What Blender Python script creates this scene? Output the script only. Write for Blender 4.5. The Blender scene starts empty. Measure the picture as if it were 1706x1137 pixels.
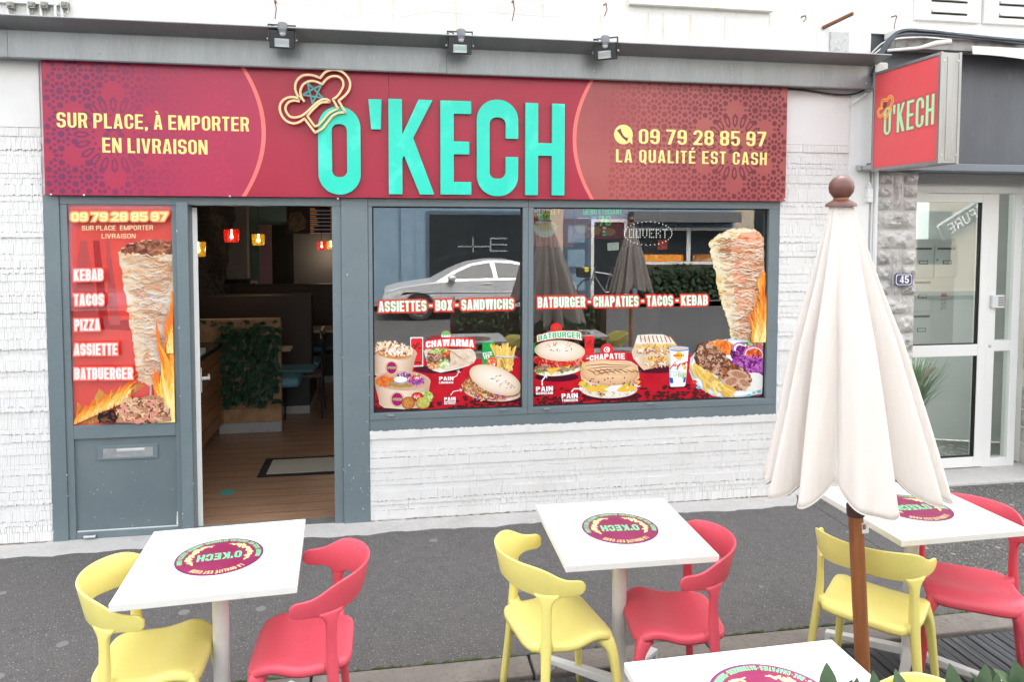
import bpy, bmesh, math, random
import numpy as np
from mathutils import Vector, Matrix, geometry
random.seed(7)
R_ = math.radians
scene = bpy.context.scene
COL = scene.collection

# ------------------------------------------------------------------ camera
CAM_POS = (0.0, -4.9, 1.981)
cam_d = bpy.data.cameras.new('camera')
cam_d.sensor_width = 36.0
cam_d.lens = 1210.76 / 1706 * 36.0
cam_d.shift_x = (853 - 844.43) / 1706
cam_d.shift_y = (443.8 - 568.5) / 1706
cam_d.clip_start = 0.05
cam_d.clip_end = 500
cam = bpy.data.objects.new('camera', cam_d)
COL.objects.link(cam)
YAW, PITCH, ROLL = R_(9.4334), R_(2.8936), R_(0.085)
_f = Vector((math.sin(YAW)*math.cos(PITCH), math.cos(YAW)*math.cos(PITCH), -math.sin(PITCH)))
_r = Vector((math.cos(YAW), -math.sin(YAW), 0))
_u = _r.cross(_f)
_r2 = math.cos(ROLL)*_r + math.sin(ROLL)*_u
_u2 = -math.sin(ROLL)*_r + math.cos(ROLL)*_u
_m = Matrix((( _r2.x, _u2.x, -_f.x, CAM_POS[0]), (_r2.y, _u2.y, -_f.y, CAM_POS[1]), (_r2.z, _u2.z, -_f.z, CAM_POS[2]), (0, 0, 0, 1)))
cam.matrix_world = _m
scene.camera = cam

# ------------------------------------------------------------------ light
SUN_EL, SUN_AZ = R_(56), R_(18)          # azimuth clockwise from +y (the street side is -y)
world = bpy.data.worlds.new('World'); scene.world = world
world.use_nodes = True
wn = world.node_tree.nodes; wl = world.node_tree.links
bgn = wn['Background']
sky = wn.new('ShaderNodeTexSky'); sky.sky_type = 'NISHITA'; sky.sun_disc = False
sky.sun_elevation = SUN_EL; sky.sun_rotation = SUN_AZ
sky.air_density = 1.6; sky.dust_density = 4.0
hsv = wn.new('ShaderNodeHueSaturation'); hsv.inputs['Saturation'].default_value = 0.22
wl.new(sky.outputs[0], hsv.inputs['Color']); wl.new(hsv.outputs[0], bgn.inputs[0])
bgn.inputs[1].default_value = 0.15
sun_d = bpy.data.lights.new('sun', 'SUN'); sun_d.energy = 1.5; sun_d.angle = R_(25); sun_d.color = (1.0, 0.96, 0.91)
sun = bpy.data.objects.new('sun', sun_d); COL.objects.link(sun)
_sd = Vector((math.sin(SUN_AZ)*math.cos(SUN_EL), math.cos(SUN_AZ)*math.cos(SUN_EL), math.sin(SUN_EL)))
sun.rotation_euler = _sd.to_track_quat('Z', 'Y').to_euler()
sun.location = (0, -6, 12)
vs = scene.view_settings
scene.display_settings.display_device = 'sRGB'
vs.view_transform = 'Standard'; vs.look = 'None'; vs.exposure = 2.55; vs.gamma = 1; vs.use_curve_mapping = False
scene.render.engine = 'CYCLES'
scene.cycles.max_bounces = 8; scene.cycles.transparent_max_bounces = 16
scene.cycles.caustics_reflective = False; scene.cycles.caustics_refractive = False

# ------------------------------------------------------------------ helpers
def lin(c):
    c /= 255.0
    return c/12.92 if c <= 0.04045 else ((c+0.055)/1.055)**2.4
def S(r, g, b, k=0.8):                     # print colour as seen -> base colour
    return (lin(r)*k, lin(g)*k, lin(b)*k)

MATS = {}
def mat(name, col, rough=0.5, metal=0.0, var=None, bump=None, coat=0.0, spec=None, stretch=None, emit=None, speck=None):
    """var=(scale, second colour, low, high): noise patches; bump=(scale, height in m)"""
    if name in MATS: return MATS[name]
    m = bpy.data.materials.new(name); m.use_nodes = True
    nt = m.node_tree; n = nt.nodes; l = nt.links
    b = n['Principled BSDF']
    b.inputs['Base Color'].default_value = (*col, 1); b.inputs['Roughness'].default_value = rough
    b.inputs['Metallic'].default_value = metal
    if coat: b.inputs['Coat Weight'].default_value = coat; b.inputs['Coat Roughness'].default_value = 0.08
    if spec is not None: b.inputs['Specular IOR Level'].default_value = spec
    if emit: b.inputs['Emission Color'].default_value = (*emit[0], 1); b.inputs['Emission Strength'].default_value = emit[1]
    vec = None
    if var or bump or speck:
        tc = n.new('ShaderNodeTexCoord'); mp = n.new('ShaderNodeMapping')
        l.new(tc.outputs['Object'], mp.inputs[0]); vec = mp.outputs[0]
        if stretch: mp.inputs['Scale'].default_value = stretch
    cur = None
    if var:
        vs_ = var if isinstance(var, list) else [var]
        for sc, c2, lo, hi in vs_:
            ns = n.new('ShaderNodeTexNoise'); ns.inputs['Scale'].default_value = sc; ns.inputs['Detail'].default_value = 6; ns.inputs['Roughness'].default_value = 0.62
            l.new(vec, ns.inputs['Vector'])
            mr = n.new('ShaderNodeMapRange'); mr.inputs[1].default_value = lo; mr.inputs[2].default_value = hi
            l.new(ns.outputs[0], mr.inputs[0])
            mx = n.new('ShaderNodeMix'); mx.data_type = 'RGBA'
            l.new(mr.outputs[0], mx.inputs[0])
            if cur: l.new(cur, mx.inputs[6])
            else: mx.inputs[6].default_value = (*col, 1)
            mx.inputs[7].default_value = (*c2, 1)
            cur = mx.outputs[2]
    if speck:
        for sc, thr, c2 in speck:
            vo = n.new('ShaderNodeTexVoronoi'); vo.inputs['Scale'].default_value = sc
            if sc < 9 or 'asphalt' in name: vo.voronoi_dimensions = '2D'
            l.new(vec, vo.inputs['Vector'])
            wn_ = n.new('ShaderNodeTexWhiteNoise'); l.new(vo.outputs['Color'], wn_.inputs[0])
            ad = n.new('ShaderNodeMath'); ad.operation = 'MULTIPLY'; ad.inputs[1].default_value = thr
            l.new(wn_.outputs[0], ad.inputs[0])
            lt = n.new('ShaderNodeMath'); lt.operation = 'LESS_THAN'
            l.new(vo.outputs['Distance'], lt.inputs[0]); l.new(ad.outputs[0], lt.inputs[1])
            mx = n.new('ShaderNodeMix'); mx.data_type = 'RGBA'
            l.new(lt.outputs[0], mx.inputs[0])
            if cur: l.new(cur, mx.inputs[6])
            else: mx.inputs[6].default_value = (*col, 1)
            mx.inputs[7].default_value = (*c2, 1)
            cur = mx.outputs[2]
    if cur: l.new(cur, b.inputs['Base Color'])
    if bump:
        last = None
        for sc, h in (bump if isinstance(bump, list) else [bump]):
            ns = n.new('ShaderNodeTexNoise'); ns.inputs['Scale'].default_value = sc; ns.inputs['Detail'].default_value = 5
            l.new(vec, ns.inputs['Vector'])
            bp = n.new('ShaderNodeBump'); bp.inputs['Distance'].default_value = h; bp.inputs['Strength'].default_value = 1.0
            l.new(ns.outputs[0], bp.inputs['Height'])
            if last: l.new(last, bp.inputs['Normal'])
            last = bp.outputs[0]
        l.new(last, b.inputs['Normal'])
    MATS[name] = m
    return m

def ramp_mat(name, cols, scale, stretch=(1, 1, 1), rough=0.35, detail=5, dist=0.0, spec=0.3):
    """printed picture: noise through a colour ramp"""
    if name in MATS: return MATS[name]
    m = bpy.data.materials.new(name); m.use_nodes = True
    n = m.node_tree.nodes; l = m.node_tree.links; b = n['Principled BSDF']
    b.inputs['Roughness'].default_value = rough; b.inputs['Specular IOR Level'].default_value = spec
    tc = n.new('ShaderNodeTexCoord'); mp = n.new('ShaderNodeMapping'); mp.inputs['Scale'].default_value = stretch
    l.new(tc.outputs['Object'], mp.inputs[0])
    ns = n.new('ShaderNodeTexNoise'); ns.inputs['Scale'].default_value = scale; ns.inputs['Detail'].default_value = detail
    ns.inputs['Distortion'].default_value = dist; ns.inputs['Roughness'].default_value = 0.6
    l.new(mp.outputs[0], ns.inputs['Vector'])
    cr = n.new('ShaderNodeValToRGB'); e = cr.color_ramp.elements
    lo, hi = 0.3, 0.7
    while len(e) < len(cols): e.new(0.5)
    for i, c in enumerate(cols):
        e[i].position = lo + (hi-lo)*i/(len(cols)-1); e[i].color = (*c, 1)
    l.new(ns.outputs[0], cr.inputs[0]); l.new(cr.outputs[0], b.inputs['Base Color'])
    MATS[name] = m
    return m

def wloc(o):
    v = Vector((0, 0, 0))
    while o is not None:
        v += o.location; o = o.parent
    return v

class MB:
    def __init__(s): s.v = []; s.f = []; s.mi = []
    def add(s, vs, fs, mi=0):
        o = len(s.v); s.v += [tuple(p) for p in vs]
        for f in fs: s.f.append([i+o for i in f]); s.mi.append(mi)
    def box(s, x0, x1, y0, y1, z0, z1, mi=0):
        s.add([(x0,y0,z0),(x1,y0,z0),(x1,y1,z0),(x0,y1,z0),(x0,y0,z1),(x1,y0,z1),(x1,y1,z1),(x0,y1,z1)],
              [(0,3,2,1),(4,5,6,7),(0,1,5,4),(1,2,6,5),(2,3,7,6),(3,0,4,7)], mi)
    def poly(s, pts, mi=0): s.add(pts, [list(range(len(pts)))], mi)
    def tube(s, pts, r, n=8, mi=0, cap=True):
        pts = [Vector(p) for p in pts]; k = len(pts)
        rr = r if isinstance(r, (list, tuple)) else [r]*k
        rings = []; up = None
        for i, p in enumerate(pts):
            t = (pts[min(i+1, k-1)] - pts[max(i-1, 0)]).normalized()
            if up is None: up = t.orthogonal().normalized()
            a = (up - t*up.dot(t)).normalized(); up = a; b = t.cross(a)
            rings.append([p + rr[i]*(math.cos(2*math.pi*j/n)*a + math.sin(2*math.pi*j/n)*b) for j in range(n)])
        vs = [q for ring in rings for q in ring]; fs = []
        for i in range(k-1):
            for j in range(n):
                fs.append((i*n+j, i*n+(j+1) % n, (i+1)*n+(j+1) % n, (i+1)*n+j))
        if cap: fs.append(tuple(range(n-1, -1, -1))); fs.append(tuple((k-1)*n+j for j in range(n)))
        s.add(vs, fs, mi)
    def lathe(s, prof, c, n=24, mi=0, ax=None):
        """prof [(r, h)] around an axis through c (default z)"""
        a = Vector(ax or (0, 0, 1)).normalized(); u = a.orthogonal().normalized(); w = a.cross(u); c = Vector(c)
        vs = []; fs = []
        for r, h in prof:
            for j in range(n):
                t = 2*math.pi*j/n
                vs.append(c + a*h + r*(math.cos(t)*u + math.sin(t)*w))
        k = len(prof)
        for i in range(k-1):
            for j in range(n): fs.append((i*n+j, i*n+(j+1) % n, (i+1)*n+(j+1) % n, (i+1)*n+j))
        if prof[0][0] > 1e-5: fs.append(tuple(range(n-1, -1, -1)))
        if prof[-1][0] > 1e-5: fs.append(tuple((k-1)*n+j for j in range(n)))
        s.add(vs, fs, mi)
    def extrude(s, poly, holes, fn, d0, d1, mi=0, mi_side=None):
        """2D outline (+holes) -> solid between depths d0 (front) and d1 (back); fn(x, y, depth) -> 3D"""
        loops = [poly]+holes
        tri = geometry.tessellate_polygon([[Vector((x, y, 0)) for x, y in lp] for lp in loops])
        flat = [p for lp in loops for p in lp]
        s.add([fn(x, y, d0) for x, y in flat], [tuple(t) for t in tri], mi)
        if d1 is not None:
            s.add([fn(x, y, d1) for x, y in flat], [tuple(t) for t in tri], mi)
            for lp in loops:
                k = len(lp)
                s.add([fn(x, y, d0) for x, y in lp]+[fn(x, y, d1) for x, y in lp],
                      [(i, (i+1) % k, k+(i+1) % k, k+i) for i in range(k)], mi if mi_side is None else mi_side)
    def build(s, name, mats, parent=None, smooth=None, bevel=0.0, local=False, seg=2, subsurf=0):
        me = bpy.data.meshes.new(name)
        off = Vector((0, 0, 0)) if (parent is None or local) else wloc(parent)
        me.from_pydata([(p[0]-off.x, p[1]-off.y, p[2]-off.z) for p in s.v], [], s.f)
        if not isinstance(mats, (list, tuple)): mats = [mats]
        for m in mats: me.materials.append(m)
        me.polygons.foreach_set('material_index', s.mi)
        bm = bmesh.new(); bm.from_mesh(me)
        if smooth is not None or subsurf: bmesh.ops.remove_doubles(bm, verts=bm.verts, dist=1e-6)
        bmesh.ops.recalc_face_normals(bm, faces=bm.faces); bm.to_mesh(me); bm.free()
        if smooth is not None:
            me.shade_smooth()
            if smooth < 179: me.set_sharp_from_angle(angle=R_(smooth))
        me.update()
        o = bpy.data.objects.new(name, me); COL.objects.link(o)
        if parent is not None: o.parent = parent
        if bevel:
            bv = o.modifiers.new('bevel', 'BEVEL'); bv.width = bevel; bv.segments = seg; bv.limit_method = 'ANGLE'; bv.angle_limit = R_(40)
            bv.harden_normals = False
        if subsurf:
            sb = o.modifiers.new('sub', 'SUBSURF'); sb.levels = subsurf; sb.render_levels = subsurf
        return o

def tag(o, label=None, cat=None, group=None, kind=None):
    if label: o['label'] = label
    if cat: o['category'] = cat
    if group: o['group'] = group
    if kind: o['kind'] = kind
    return o
def thing(name, loc, label, cat, group=None, rz=0.0):
    o = bpy.data.objects.new(name, None); o.empty_display_size = 0.1; COL.objects.link(o)
    o.location = loc; o.rotation_euler = (0, 0, rz)
    return tag(o, label, cat, group)
def dup(root, loc, rz, label=None, group=None, swap=None):
    """copy a thing with its parts and sub-parts; swap = {material: material}"""
    r = root.copy(); COL.objects.link(r); r.location = loc; r.rotation_euler = (0, 0, rz)
    if label: r['label'] = label
    if group: r['group'] = group
    def kids(src, dst):
        for ch in [o for o in src.children]:
            c = ch.copy()
            if swap and ch.type == 'MESH' and ch.data.materials and ch.data.materials[0] in swap:
                c.data = ch.data.copy(); c.data.materials[0] = swap[ch.data.materials[0]]
            COL.objects.link(c); c.parent = dst
            kids(ch, c)
    kids(root, r)
    return r

# a point of the facade: from the survey of the photograph to metres on the plane y = const
def facade(u, v, y):
    d = _r2*((u-844.43)/1210.76) - _u2*((v-443.8)/1210.76) + _f
    t = (y - CAM_POS[1]) / d.y
    return (CAM_POS[0]+d.x*t, CAM_POS[2]+d.z*t)
# ------------------------------------------------------------------ lettering: condensed capitals cut as outlines
def g_box(x0, y0, x1, y1): return ('b', x0, y0, x1, y1)
def g_rr(x0, y0, x1, y1, r): return ('r', x0, y0, x1, y1, r)
def g_pl(*p): return ('p', p)
def prim_sdf(p, X, Y):
    if p[0] in 'br':
        r = p[5] if p[0] == 'r' else 0.0
        cx, cy = (p[1]+p[3])/2, (p[2]+p[4])/2; hx, hy = (p[3]-p[1])/2, (p[4]-p[2])/2
        r = min(r, hx, hy)
        qx = np.abs(X-cx)-hx+r; qy = np.abs(Y-cy)-hy+r
        return np.minimum(np.maximum(qx, qy), 0) + (np.hypot(np.maximum(qx, 0), np.maximum(qy, 0)) if r > 0 else np.maximum(np.maximum(qx, qy), 0)) - r
    pts = p[1]; d = np.full(X.shape, -1e9); n = len(pts)
    area = sum(pts[i][0]*pts[(i+1) % n][1]-pts[(i+1) % n][0]*pts[i][1] for i in range(n))
    sg = 1 if area > 0 else -1
    for i in range(n):
        (ax, ay), (bx, by) = pts[i], pts[(i+1) % n]
        L = math.hypot(bx-ax, by-ay)
        d = np.maximum(d, sg*((X-ax)*(by-ay)-(Y-ay)*(bx-ax))/L)
    return d
def glyph(ch, w, a, b):
    """groups [(adds, cuts)] for a letter of cap height 1; a = upright stroke, b = level stroke"""
    R = min(0.26, w*0.5); ri = max(0.02, R-min(a, b)); E_ = 0.02; m = 0.5
    ring = lambda x0, y0, x1, y1, rt=R: ([g_rr(x0, y0, x1, y1, rt)], [g_rr(x0+a, y0+b, x1-a, y1-b, max(0.02, rt-min(a, b)))])
    O = ring(0, 0, w, 1)
    top = ring(0, m-b/2, w, 1, R*0.85); bot = ring(0, 0, w, m+b/2, R*0.85)
    if ch in 'O0': return [O], w
    if ch == 'Q': return [O, ([g_pl((w*.5, .2), (w*.68, .26), (w*1.05, -.1), (w*.82, -.12))], [])], w
    if ch == 'C': return [(O[0], O[1]+[g_box(w-a-E_, .38, w+1, .62)])], w
    if ch == 'G': return [(O[0], O[1]+[g_box(w-a-E_, .5, w+1, .64)]), ([g_box(w*.52, .5-b, w, .5), g_box(w-a, .04, w, .5)], [])], w
    if ch == 'D': return [([g_rr(0, 0, w, 1, R), g_box(0, 0, w/2, 1)], [g_rr(a, b, w-a, 1-b, ri), g_box(a, b, w*.55, 1-b)])], w
    if ch == 'U': return [([g_rr(0, 0, w, 1.6, R)], [g_rr(a, b, w-a, 1.7, ri), g_box(-1, 1, w+1, 3)])], w
    if ch == 'S': return [(top[0], top[1]+[g_box(w-a-E_, m+b/2, w+1, .70), g_box(w*.6, -1, w+1, m+b/2+.0)]), (bot[0], bot[1]+[g_box(-1, .30, a+E_, m-b/2), g_box(-1, m-b/2, w*.4, 2)])], w
    if ch == '8': return [top, bot], w
    if ch == '9': return [ring(0, .40, w, 1, R*.9), (O[0], O[1]+[g_box(-1, .27, a+E_, .42)])], w
    if ch == '6': return [ring(0, 0, w, .60, R*.9), (O[0], O[1]+[g_box(w-a-E_, .58, w+1, .73)])], w
    if ch == '5': return [([g_box(0, 1-b, w*.94, 1), g_box(0, .46, a, 1)], []), ([g_rr(0, 0, w, .64, R)], [g_rr(a, b, w-a, .64-b, ri), g_box(-1, .28, a+E_, .46)])], w
    if ch == '3': return [(top[0], top[1]+[g_box(-1, .3, a+E_, .70)]), (bot[0], bot[1]+[g_box(-1, .30, a+E_, .8)])], w
    if ch == '2': return [([g_box(0, 0, w, b)], []), (ring(0, .45, w, 1, R)[0], ring(0, .45, w, 1, R)[1]+[g_box(-1, .2, a+E_, .70), g_box(-1, .2, w-a-.02, .62), g_box(-1, .2, w+1, .60)]), ([g_pl((0, b*.6), (a*1.25, b*.6), (w, .62), (w-a, .64))], [])], w
    if ch == '7': return [([g_box(0, 1-b, w, 1), g_pl((w*.16, 0), (w*.16+a*1.05, 0), (w, 1-b+.01), (w-a*1.1, 1-b+.01))], [])], w
    if ch == '4': return [([g_box(w*.58-.02, 0, w*.58+a-.02, 1), g_box(0, .2, w*1.05, .2+b), g_pl((0, .2), (a*.85, .2+b*.5), (w*.62, 1), (w*.58-.02, 1))], [])], w
    if ch == '1': return [([g_box(w-a, 0, w, 1), g_pl((0, .72), (0, .86), (w-a*.5, 1), (w-a*.5, .84))], [])], w
    if ch == 'A': return [([g_pl((0, 0), (w*.5-a*.62, 1), (w*.5+a*.62, 1), (w, 0))], [g_pl((a, -.01), (w*.5, .82), (w-a, -.01))]), ([g_box(w*.22, .19, w*.78, .19+b*.9)], [])], w
    if ch == 'V': return [([g_pl((0, 1), (w*.5-a*.62, 0), (w*.5+a*.62, 0), (w, 1))], [g_pl((a, 1.01), (w*.5, .18), (w-a, 1.01))])], w
    if ch == 'W':
        h = w*.5
        f = lambda x: ([g_pl((x, 1), (x+h*.5-a*.5, 0), (x+h*.5+a*.5, 0), (x+h, 1))], [g_pl((x+a*.9, 1.01), (x+h*.5, .2), (x+h-a*.9, 1.01))])
        return [f(0), f(h-a*.0)], w
    if ch == 'M': return [([g_box(0, 0, a, 1), g_box(w-a, 0, w, 1), g_pl((0, 1), (a*1.15, 1), (w*.5+a*.42, .0), (w*.5-a*.42, .0)), g_pl((w, 1), (w-a*1.15, 1), (w*.5-a*.42, 0), (w*.5+a*.42, 0))], [])], w
    if ch == 'N': return [([g_box(0, 0, a*.95, 1), g_box(w-a*.95, 0, w, 1), g_pl((0, 1), (a*1.05, 1), (w, 0), (w-a*1.05, 0))], [])], w
    if ch == 'K': return [([g_box(0, 0, a, 1), g_pl((a*.8, .32), (a*.8, .56), (w*.97-a*1.05, 1), (w*.97, 1)), g_pl((w-a*1.08, 0), (w, 0), (a*.6+w*.34, .62), (a*.2+w*.20, .50))], [])], w
    if ch == 'R': 
        t = ring(0, .42, w, 1, R*.85)
        return [([g_rr(0, .42, w, 1, R*.85), g_box(0, .42, w*.5, 1)], [g_rr(a, .42+b, w-a, 1-b, .08), g_box(a, .42+b, w*.5, 1-b)]), ([g_box(0, 0, a, 1)], []), ([g_pl((w-a*1.02, 0), (w*1.02, 0), (w*.84, .46), (w*.84-a, .46))], [])], w
    if ch == 'P': return [([g_rr(0, .40, w, 1, R*.9), g_box(0, .40, w*.5, 1)], [g_rr(a, .40+b, w-a, 1-b, .09), g_box(a, .40+b, w*.5, 1-b)]), ([g_box(0, 0, a, 1)], [])], w
    if ch == 'B':
        f = lambda y0, y1: ([g_rr(0, y0, w, y1, R*.85), g_box(0, y0, w*.5, y1)], [g_rr(a, y0+b, w-a, y1-b, .07), g_box(a, y0+b, w*.5, y1-b)])
        return [f(m-b/2, 1), f(0, m+b/2)], w
    if ch == 'H': return [([g_box(0, 0, a, 1), g_box(w-a, 0, w, 1), g_box(0, m-b/2, w, m+b/2)], [])], w
    if ch == 'E': return [([g_box(0, 0, a, 1), g_box(0, 0, w*.92, b), g_box(0, 1-b, w*.92, 1), g_box(0, m-b/2, w*.86, m+b/2)], [])], w*.92
    if ch == 'F': return [([g_box(0, 0, a, 1), g_box(0, 1-b, w*.9, 1), g_box(0, m-b/2, w*.82, m+b/2)], [])], w*.9
    if ch == 'L': return [([g_box(0, 0, a, 1), g_box(0, 0, w*.86, b)], [])], w*.86
    if ch == 'T': return [([g_box(w*.5-a/2, 0, w*.5+a/2, 1), g_box(0, 1-b, w, 1)], [])], w
    if ch == 'I': return [([g_box(0, 0, a, 1)], [])], a
    if ch == 'X': return [([g_pl((0, 0), (a*1.1, 0), (w, 1), (w-a*1.1, 1)), g_pl((0, 1), (a*1.1, 1), (w, 0), (w-a*1.1, 0))], [])], w
    if ch == 'Y': return [([g_box(w*.5-a/2, 0, w*.5+a/2, .5), g_pl((0, 1), (a, 1), (w*.5+a/2, .42), (w*.5-a/2, .42)), g_pl((w, 1), (w-a, 1), (w*.5-a/2, .42), (w*.5+a/2, .42))], [])], w
    if ch == 'Z': return [([g_box(0, 0, w, b), g_box(0, 1-b, w, 1), g_pl((0, b*.9), (a*1.05, b*.9), (w, 1-b*.9), (w-a*1.05, 1-b*.9))], [])], w
    if ch == '-': return [([g_box(0, m-b*.55, w*.62, m+b*.45)], [])], w*.62
    if ch == '.': return [([g_box(0, 0, a, b)], [])], a
    if ch == ',': return [([g_pl((0, 0), (0, b*1.1), (a, b*1.1), (a, 0), (a*.45, -b), (0.02, -b))], [])], a
    if ch in "'’": return [([g_pl((0, 1), (a, 1), (a*.92, .68), (a*.12, .68))], [])], a
    if ch == '·': return [([g_rr(0, .42, a, .42+a, a/2)], [])], a
    if ch == '€': return [(O[0], O[1]+[g_box(w-a-E_, .30, w+1, .70)]), ([g_box(-.1, .42-b*.4, w*.7, .42+b*.1), g_box(-.1, .58-b*.1, w*.7, .58+b*.4)], [])], w
    if ch == 'É': 
        g, ww = glyph('E', w, a, b); return g+[([g_pl((w*.3, 1.07), (w*.55, 1.07), (w*.8, 1.27), (w*.48, 1.27))], [])], ww
    if ch == 'À':
        g, ww = glyph('A', w, a, b); return g+[([g_pl((w*.62, 1.07), (w*.4, 1.07), (w*.1, 1.27), (w*.42, 1.27))], [])], ww
    return [], w*.6
WID = dict(I=1, M=1.38, W=1.5, N=1.06, Q=1.0, A=1.06, V=1.04, T=.88, L=1.0, K=1.05, Y=1.02)
_gc = {}
def simplify(p, tol):
    n = len(p)
    if n < 4: return p
    keep = [False]*n
    k1 = max(range(n), key=lambda i: (p[i][0]-p[0][0])**2+(p[i][1]-p[0][1])**2)
    def dp(i, j):
        st = [(i, j)]
        while st:
            i, j = st.pop()
            keep[i % n] = keep[j % n] = True
            ax, ay = p[i % n]; bx, by = p[j % n]; L = math.hypot(bx-ax, by-ay) or 1e-9
            best = tol; bi = None
            for k in range(i+1, j):
                d = abs((p[k % n][0]-ax)*(by-ay)-(p[k % n][1]-ay)*(bx-ax))/L
                if d > best: best = d; bi = k
            if bi is not None: st += [(i, bi), (bi, j)]
    dp(0, k1); dp(k1, n)
    return [p[i] for i in range(n) if keep[i]]
def contours(D, x0, y0, h):
    """iso-0 outlines of a sampled distance field -> closed loops"""
    ny, nx = D.shape; seg = {}
    D = np.where(np.abs(D) < 1e-9, 1e-9, D); s = D < 0
    mixed = ~((s[:-1, :-1] == s[1:, :-1]) & (s[:-1, :-1] == s[:-1, 1:]) & (s[:-1, :-1] == s[1:, 1:]))
    P = {}
    def pt(key):
        if key not in P:
            k, i, j = key
            if k == 0: t = D[j, i]/(D[j, i]-D[j, i+1]); P[key] = (x0+(i+t)*h, y0+j*h)
            else: t = D[j, i]/(D[j, i]-D[j+1, i]); P[key] = (x0+i*h, y0+(j+t)*h)
        return key
    for j, i in zip(*np.nonzero(mixed)):
        a, b, c, d = s[j, i], s[j, i+1], s[j+1, i+1], s[j+1, i]
        e = []
        B, Rr, T, L = (0, i, j), (1, i+1, j), (0, i, j+1), (1, i, j)
        # walk with the inside on the left
        code = a*1+b*2+c*4+d*8
        tab = {1: [(B, L)], 2: [(Rr, B)], 3: [(Rr, L)], 4: [(T, Rr)], 6: [(T, B)], 7: [(T, L)], 8: [(L, T)], 9: [(B, T)],
               11: [(Rr, T)], 12: [(L, Rr)], 13: [(B, Rr)], 14: [(L, B)], 5: [(B, L), (T, Rr)], 10: [(Rr, B), (L, T)]}
        for p, q in tab[code]: seg[pt(p)] = pt(q)
    loops = []
    while seg:
        k0 = next(iter(seg)); lp = []; k = k0
        while k in seg:
            lp.append(P[k]); k = seg.pop(k)
        if len(lp) > 2: loops.append(simplify(lp, h*0.12))
    return loops
def area2(p): return sum(p[i][0]*p[(i+1) % len(p)][1]-p[(i+1) % len(p)][0]*p[i][1] for i in range(len(p)))/2
def inside(q, p):
    r = False; n = len(p)
    for i in range(n):
        (ax, ay), (bx, by) = p[i], p[(i+1) % n]
        if (ay > q[1]) != (by > q[1]) and q[0] < (bx-ax)*(q[1]-ay)/(by-ay)+ax: r = not r
    return r
def nest(loops):
    loops = [l for l in loops if abs(area2(l)) > 1e-6]
    if not loops: return []
    big = max(loops, key=lambda l: abs(area2(l))); sg = 1 if area2(big) > 0 else -1
    outs = [(l, []) for l in loops if area2(l)*sg > 0]
    for l in loops:
        if area2(l)*sg < 0:
            c = [o for o in outs if inside(l[0], o[0])]
            if c: min(c, key=lambda o: abs(area2(o[0])))[1].append(l)
    return outs
def glyph_shapes(ch, w, a, b, iso=0.0, res=44):
    key = (ch, round(w, 3), round(a, 3), round(b, 3), round(iso, 4), res)
    if key in _gc: return _gc[key]
    g, adv = glyph(ch, w*WID.get(ch, 1.0), a, b)
    if not g: _gc[key] = ([], adv); return _gc[key]
    h = 1.0/res; pad = 0.32+abs(iso)
    x0, x1, y0, y1 = -pad, adv+pad+.25, -pad, 1.3+pad
    nx = int((x1-x0)/h)+2; ny = int((y1-y0)/h)+2
    X, Y = np.meshgrid(x0+0.0037+np.arange(nx)*h, y0+0.0041+np.arange(ny)*h)
    D = np.full(X.shape, 1e9)
    for adds, cuts in g:
        d = np.full(X.shape, 1e9)
        for p in adds: d = np.minimum(d, prim_sdf(p, X, Y))
        for p in cuts: d = np.maximum(d, -prim_sdf(p, X, Y))
        D = np.minimum(D, d)
    _gc[key] = (nest(contours(D-iso, x0+0.0037, y0+0.0041, h)), adv)
    return _gc[key]
def layout(txt, w, a, b, gap=0.09, space=0.22):
    x = 0; out = []
    for ch in txt:
        if ch == ' ': x += space+gap*.5; continue
        _, adv = glyph(ch, w*WID.get(ch, 1.0), a, b)
        out.append((ch, x)); x += adv+gap
    return out, x-gap
def text_shapes(txt, fn, w=.46, a=.15, b=.13, gap=.09, iso=0.0, res=44, space=.22, width=None):
    """yield (outline, holes) with fn(x, y) applied; x runs 0..1 along the line, y in cap heights"""
    lay, W = layout(txt, w, a, b, gap, space)
    for ch, x in lay:
        sh, _ = glyph_shapes(ch, w, a, b, iso, res)
        for o, hs in sh:
            yield [fn((x+px)/W, py) for px, py in o], [[fn((x+px)/W, py) for px, py in h] for h in hs]
# ------------------------------------------------------------------ materials of the setting
WHITE = mat('white_wall_paint', (.72, .712, .70), .75, var=[(3.0, (.66, .645, .62), .5, .78), (40, (.64, .63, .61), .6, .9)], bump=[(90, .0008), (300, .0004)])
PLASTER = mat('stained_plaster', (.72, .71, .685), .85, var=[(1.6, (.66, .62, .54), .5, .8), (9, (.62, .585, .53), .56, .8), (60, (.66, .65, .62), .5, .9)], bump=[(25, .003), (180, .0012)], stretch=(1.6, 1, .45))
GREY = mat('grey_blue_paint', (.135, .172, .188), .42, var=[(2.2, (.16, .20, .215), .45, .75), (26, (.12, .15, .165), .55, .8)], bump=(90, .0004), speck=[(23, .05, (.45, .46, .46))])
GREYD = mat('grey_blue_panel_paint', (.115, .148, .162), .5, var=[(3, (.135, .168, .18), .4, .7)], bump=(60, .0006), speck=[(17, .05, (.5, .5, .5))])
FASCIA = mat('grey_metal_flashing', (.26, .275, .28), .38, metal=.35, var=[(2, (.22, .23, .235), .4, .7), (30, (.31, .32, .33), .5, .8)], stretch=(4, 1, .5), bump=(8, .002))
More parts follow.
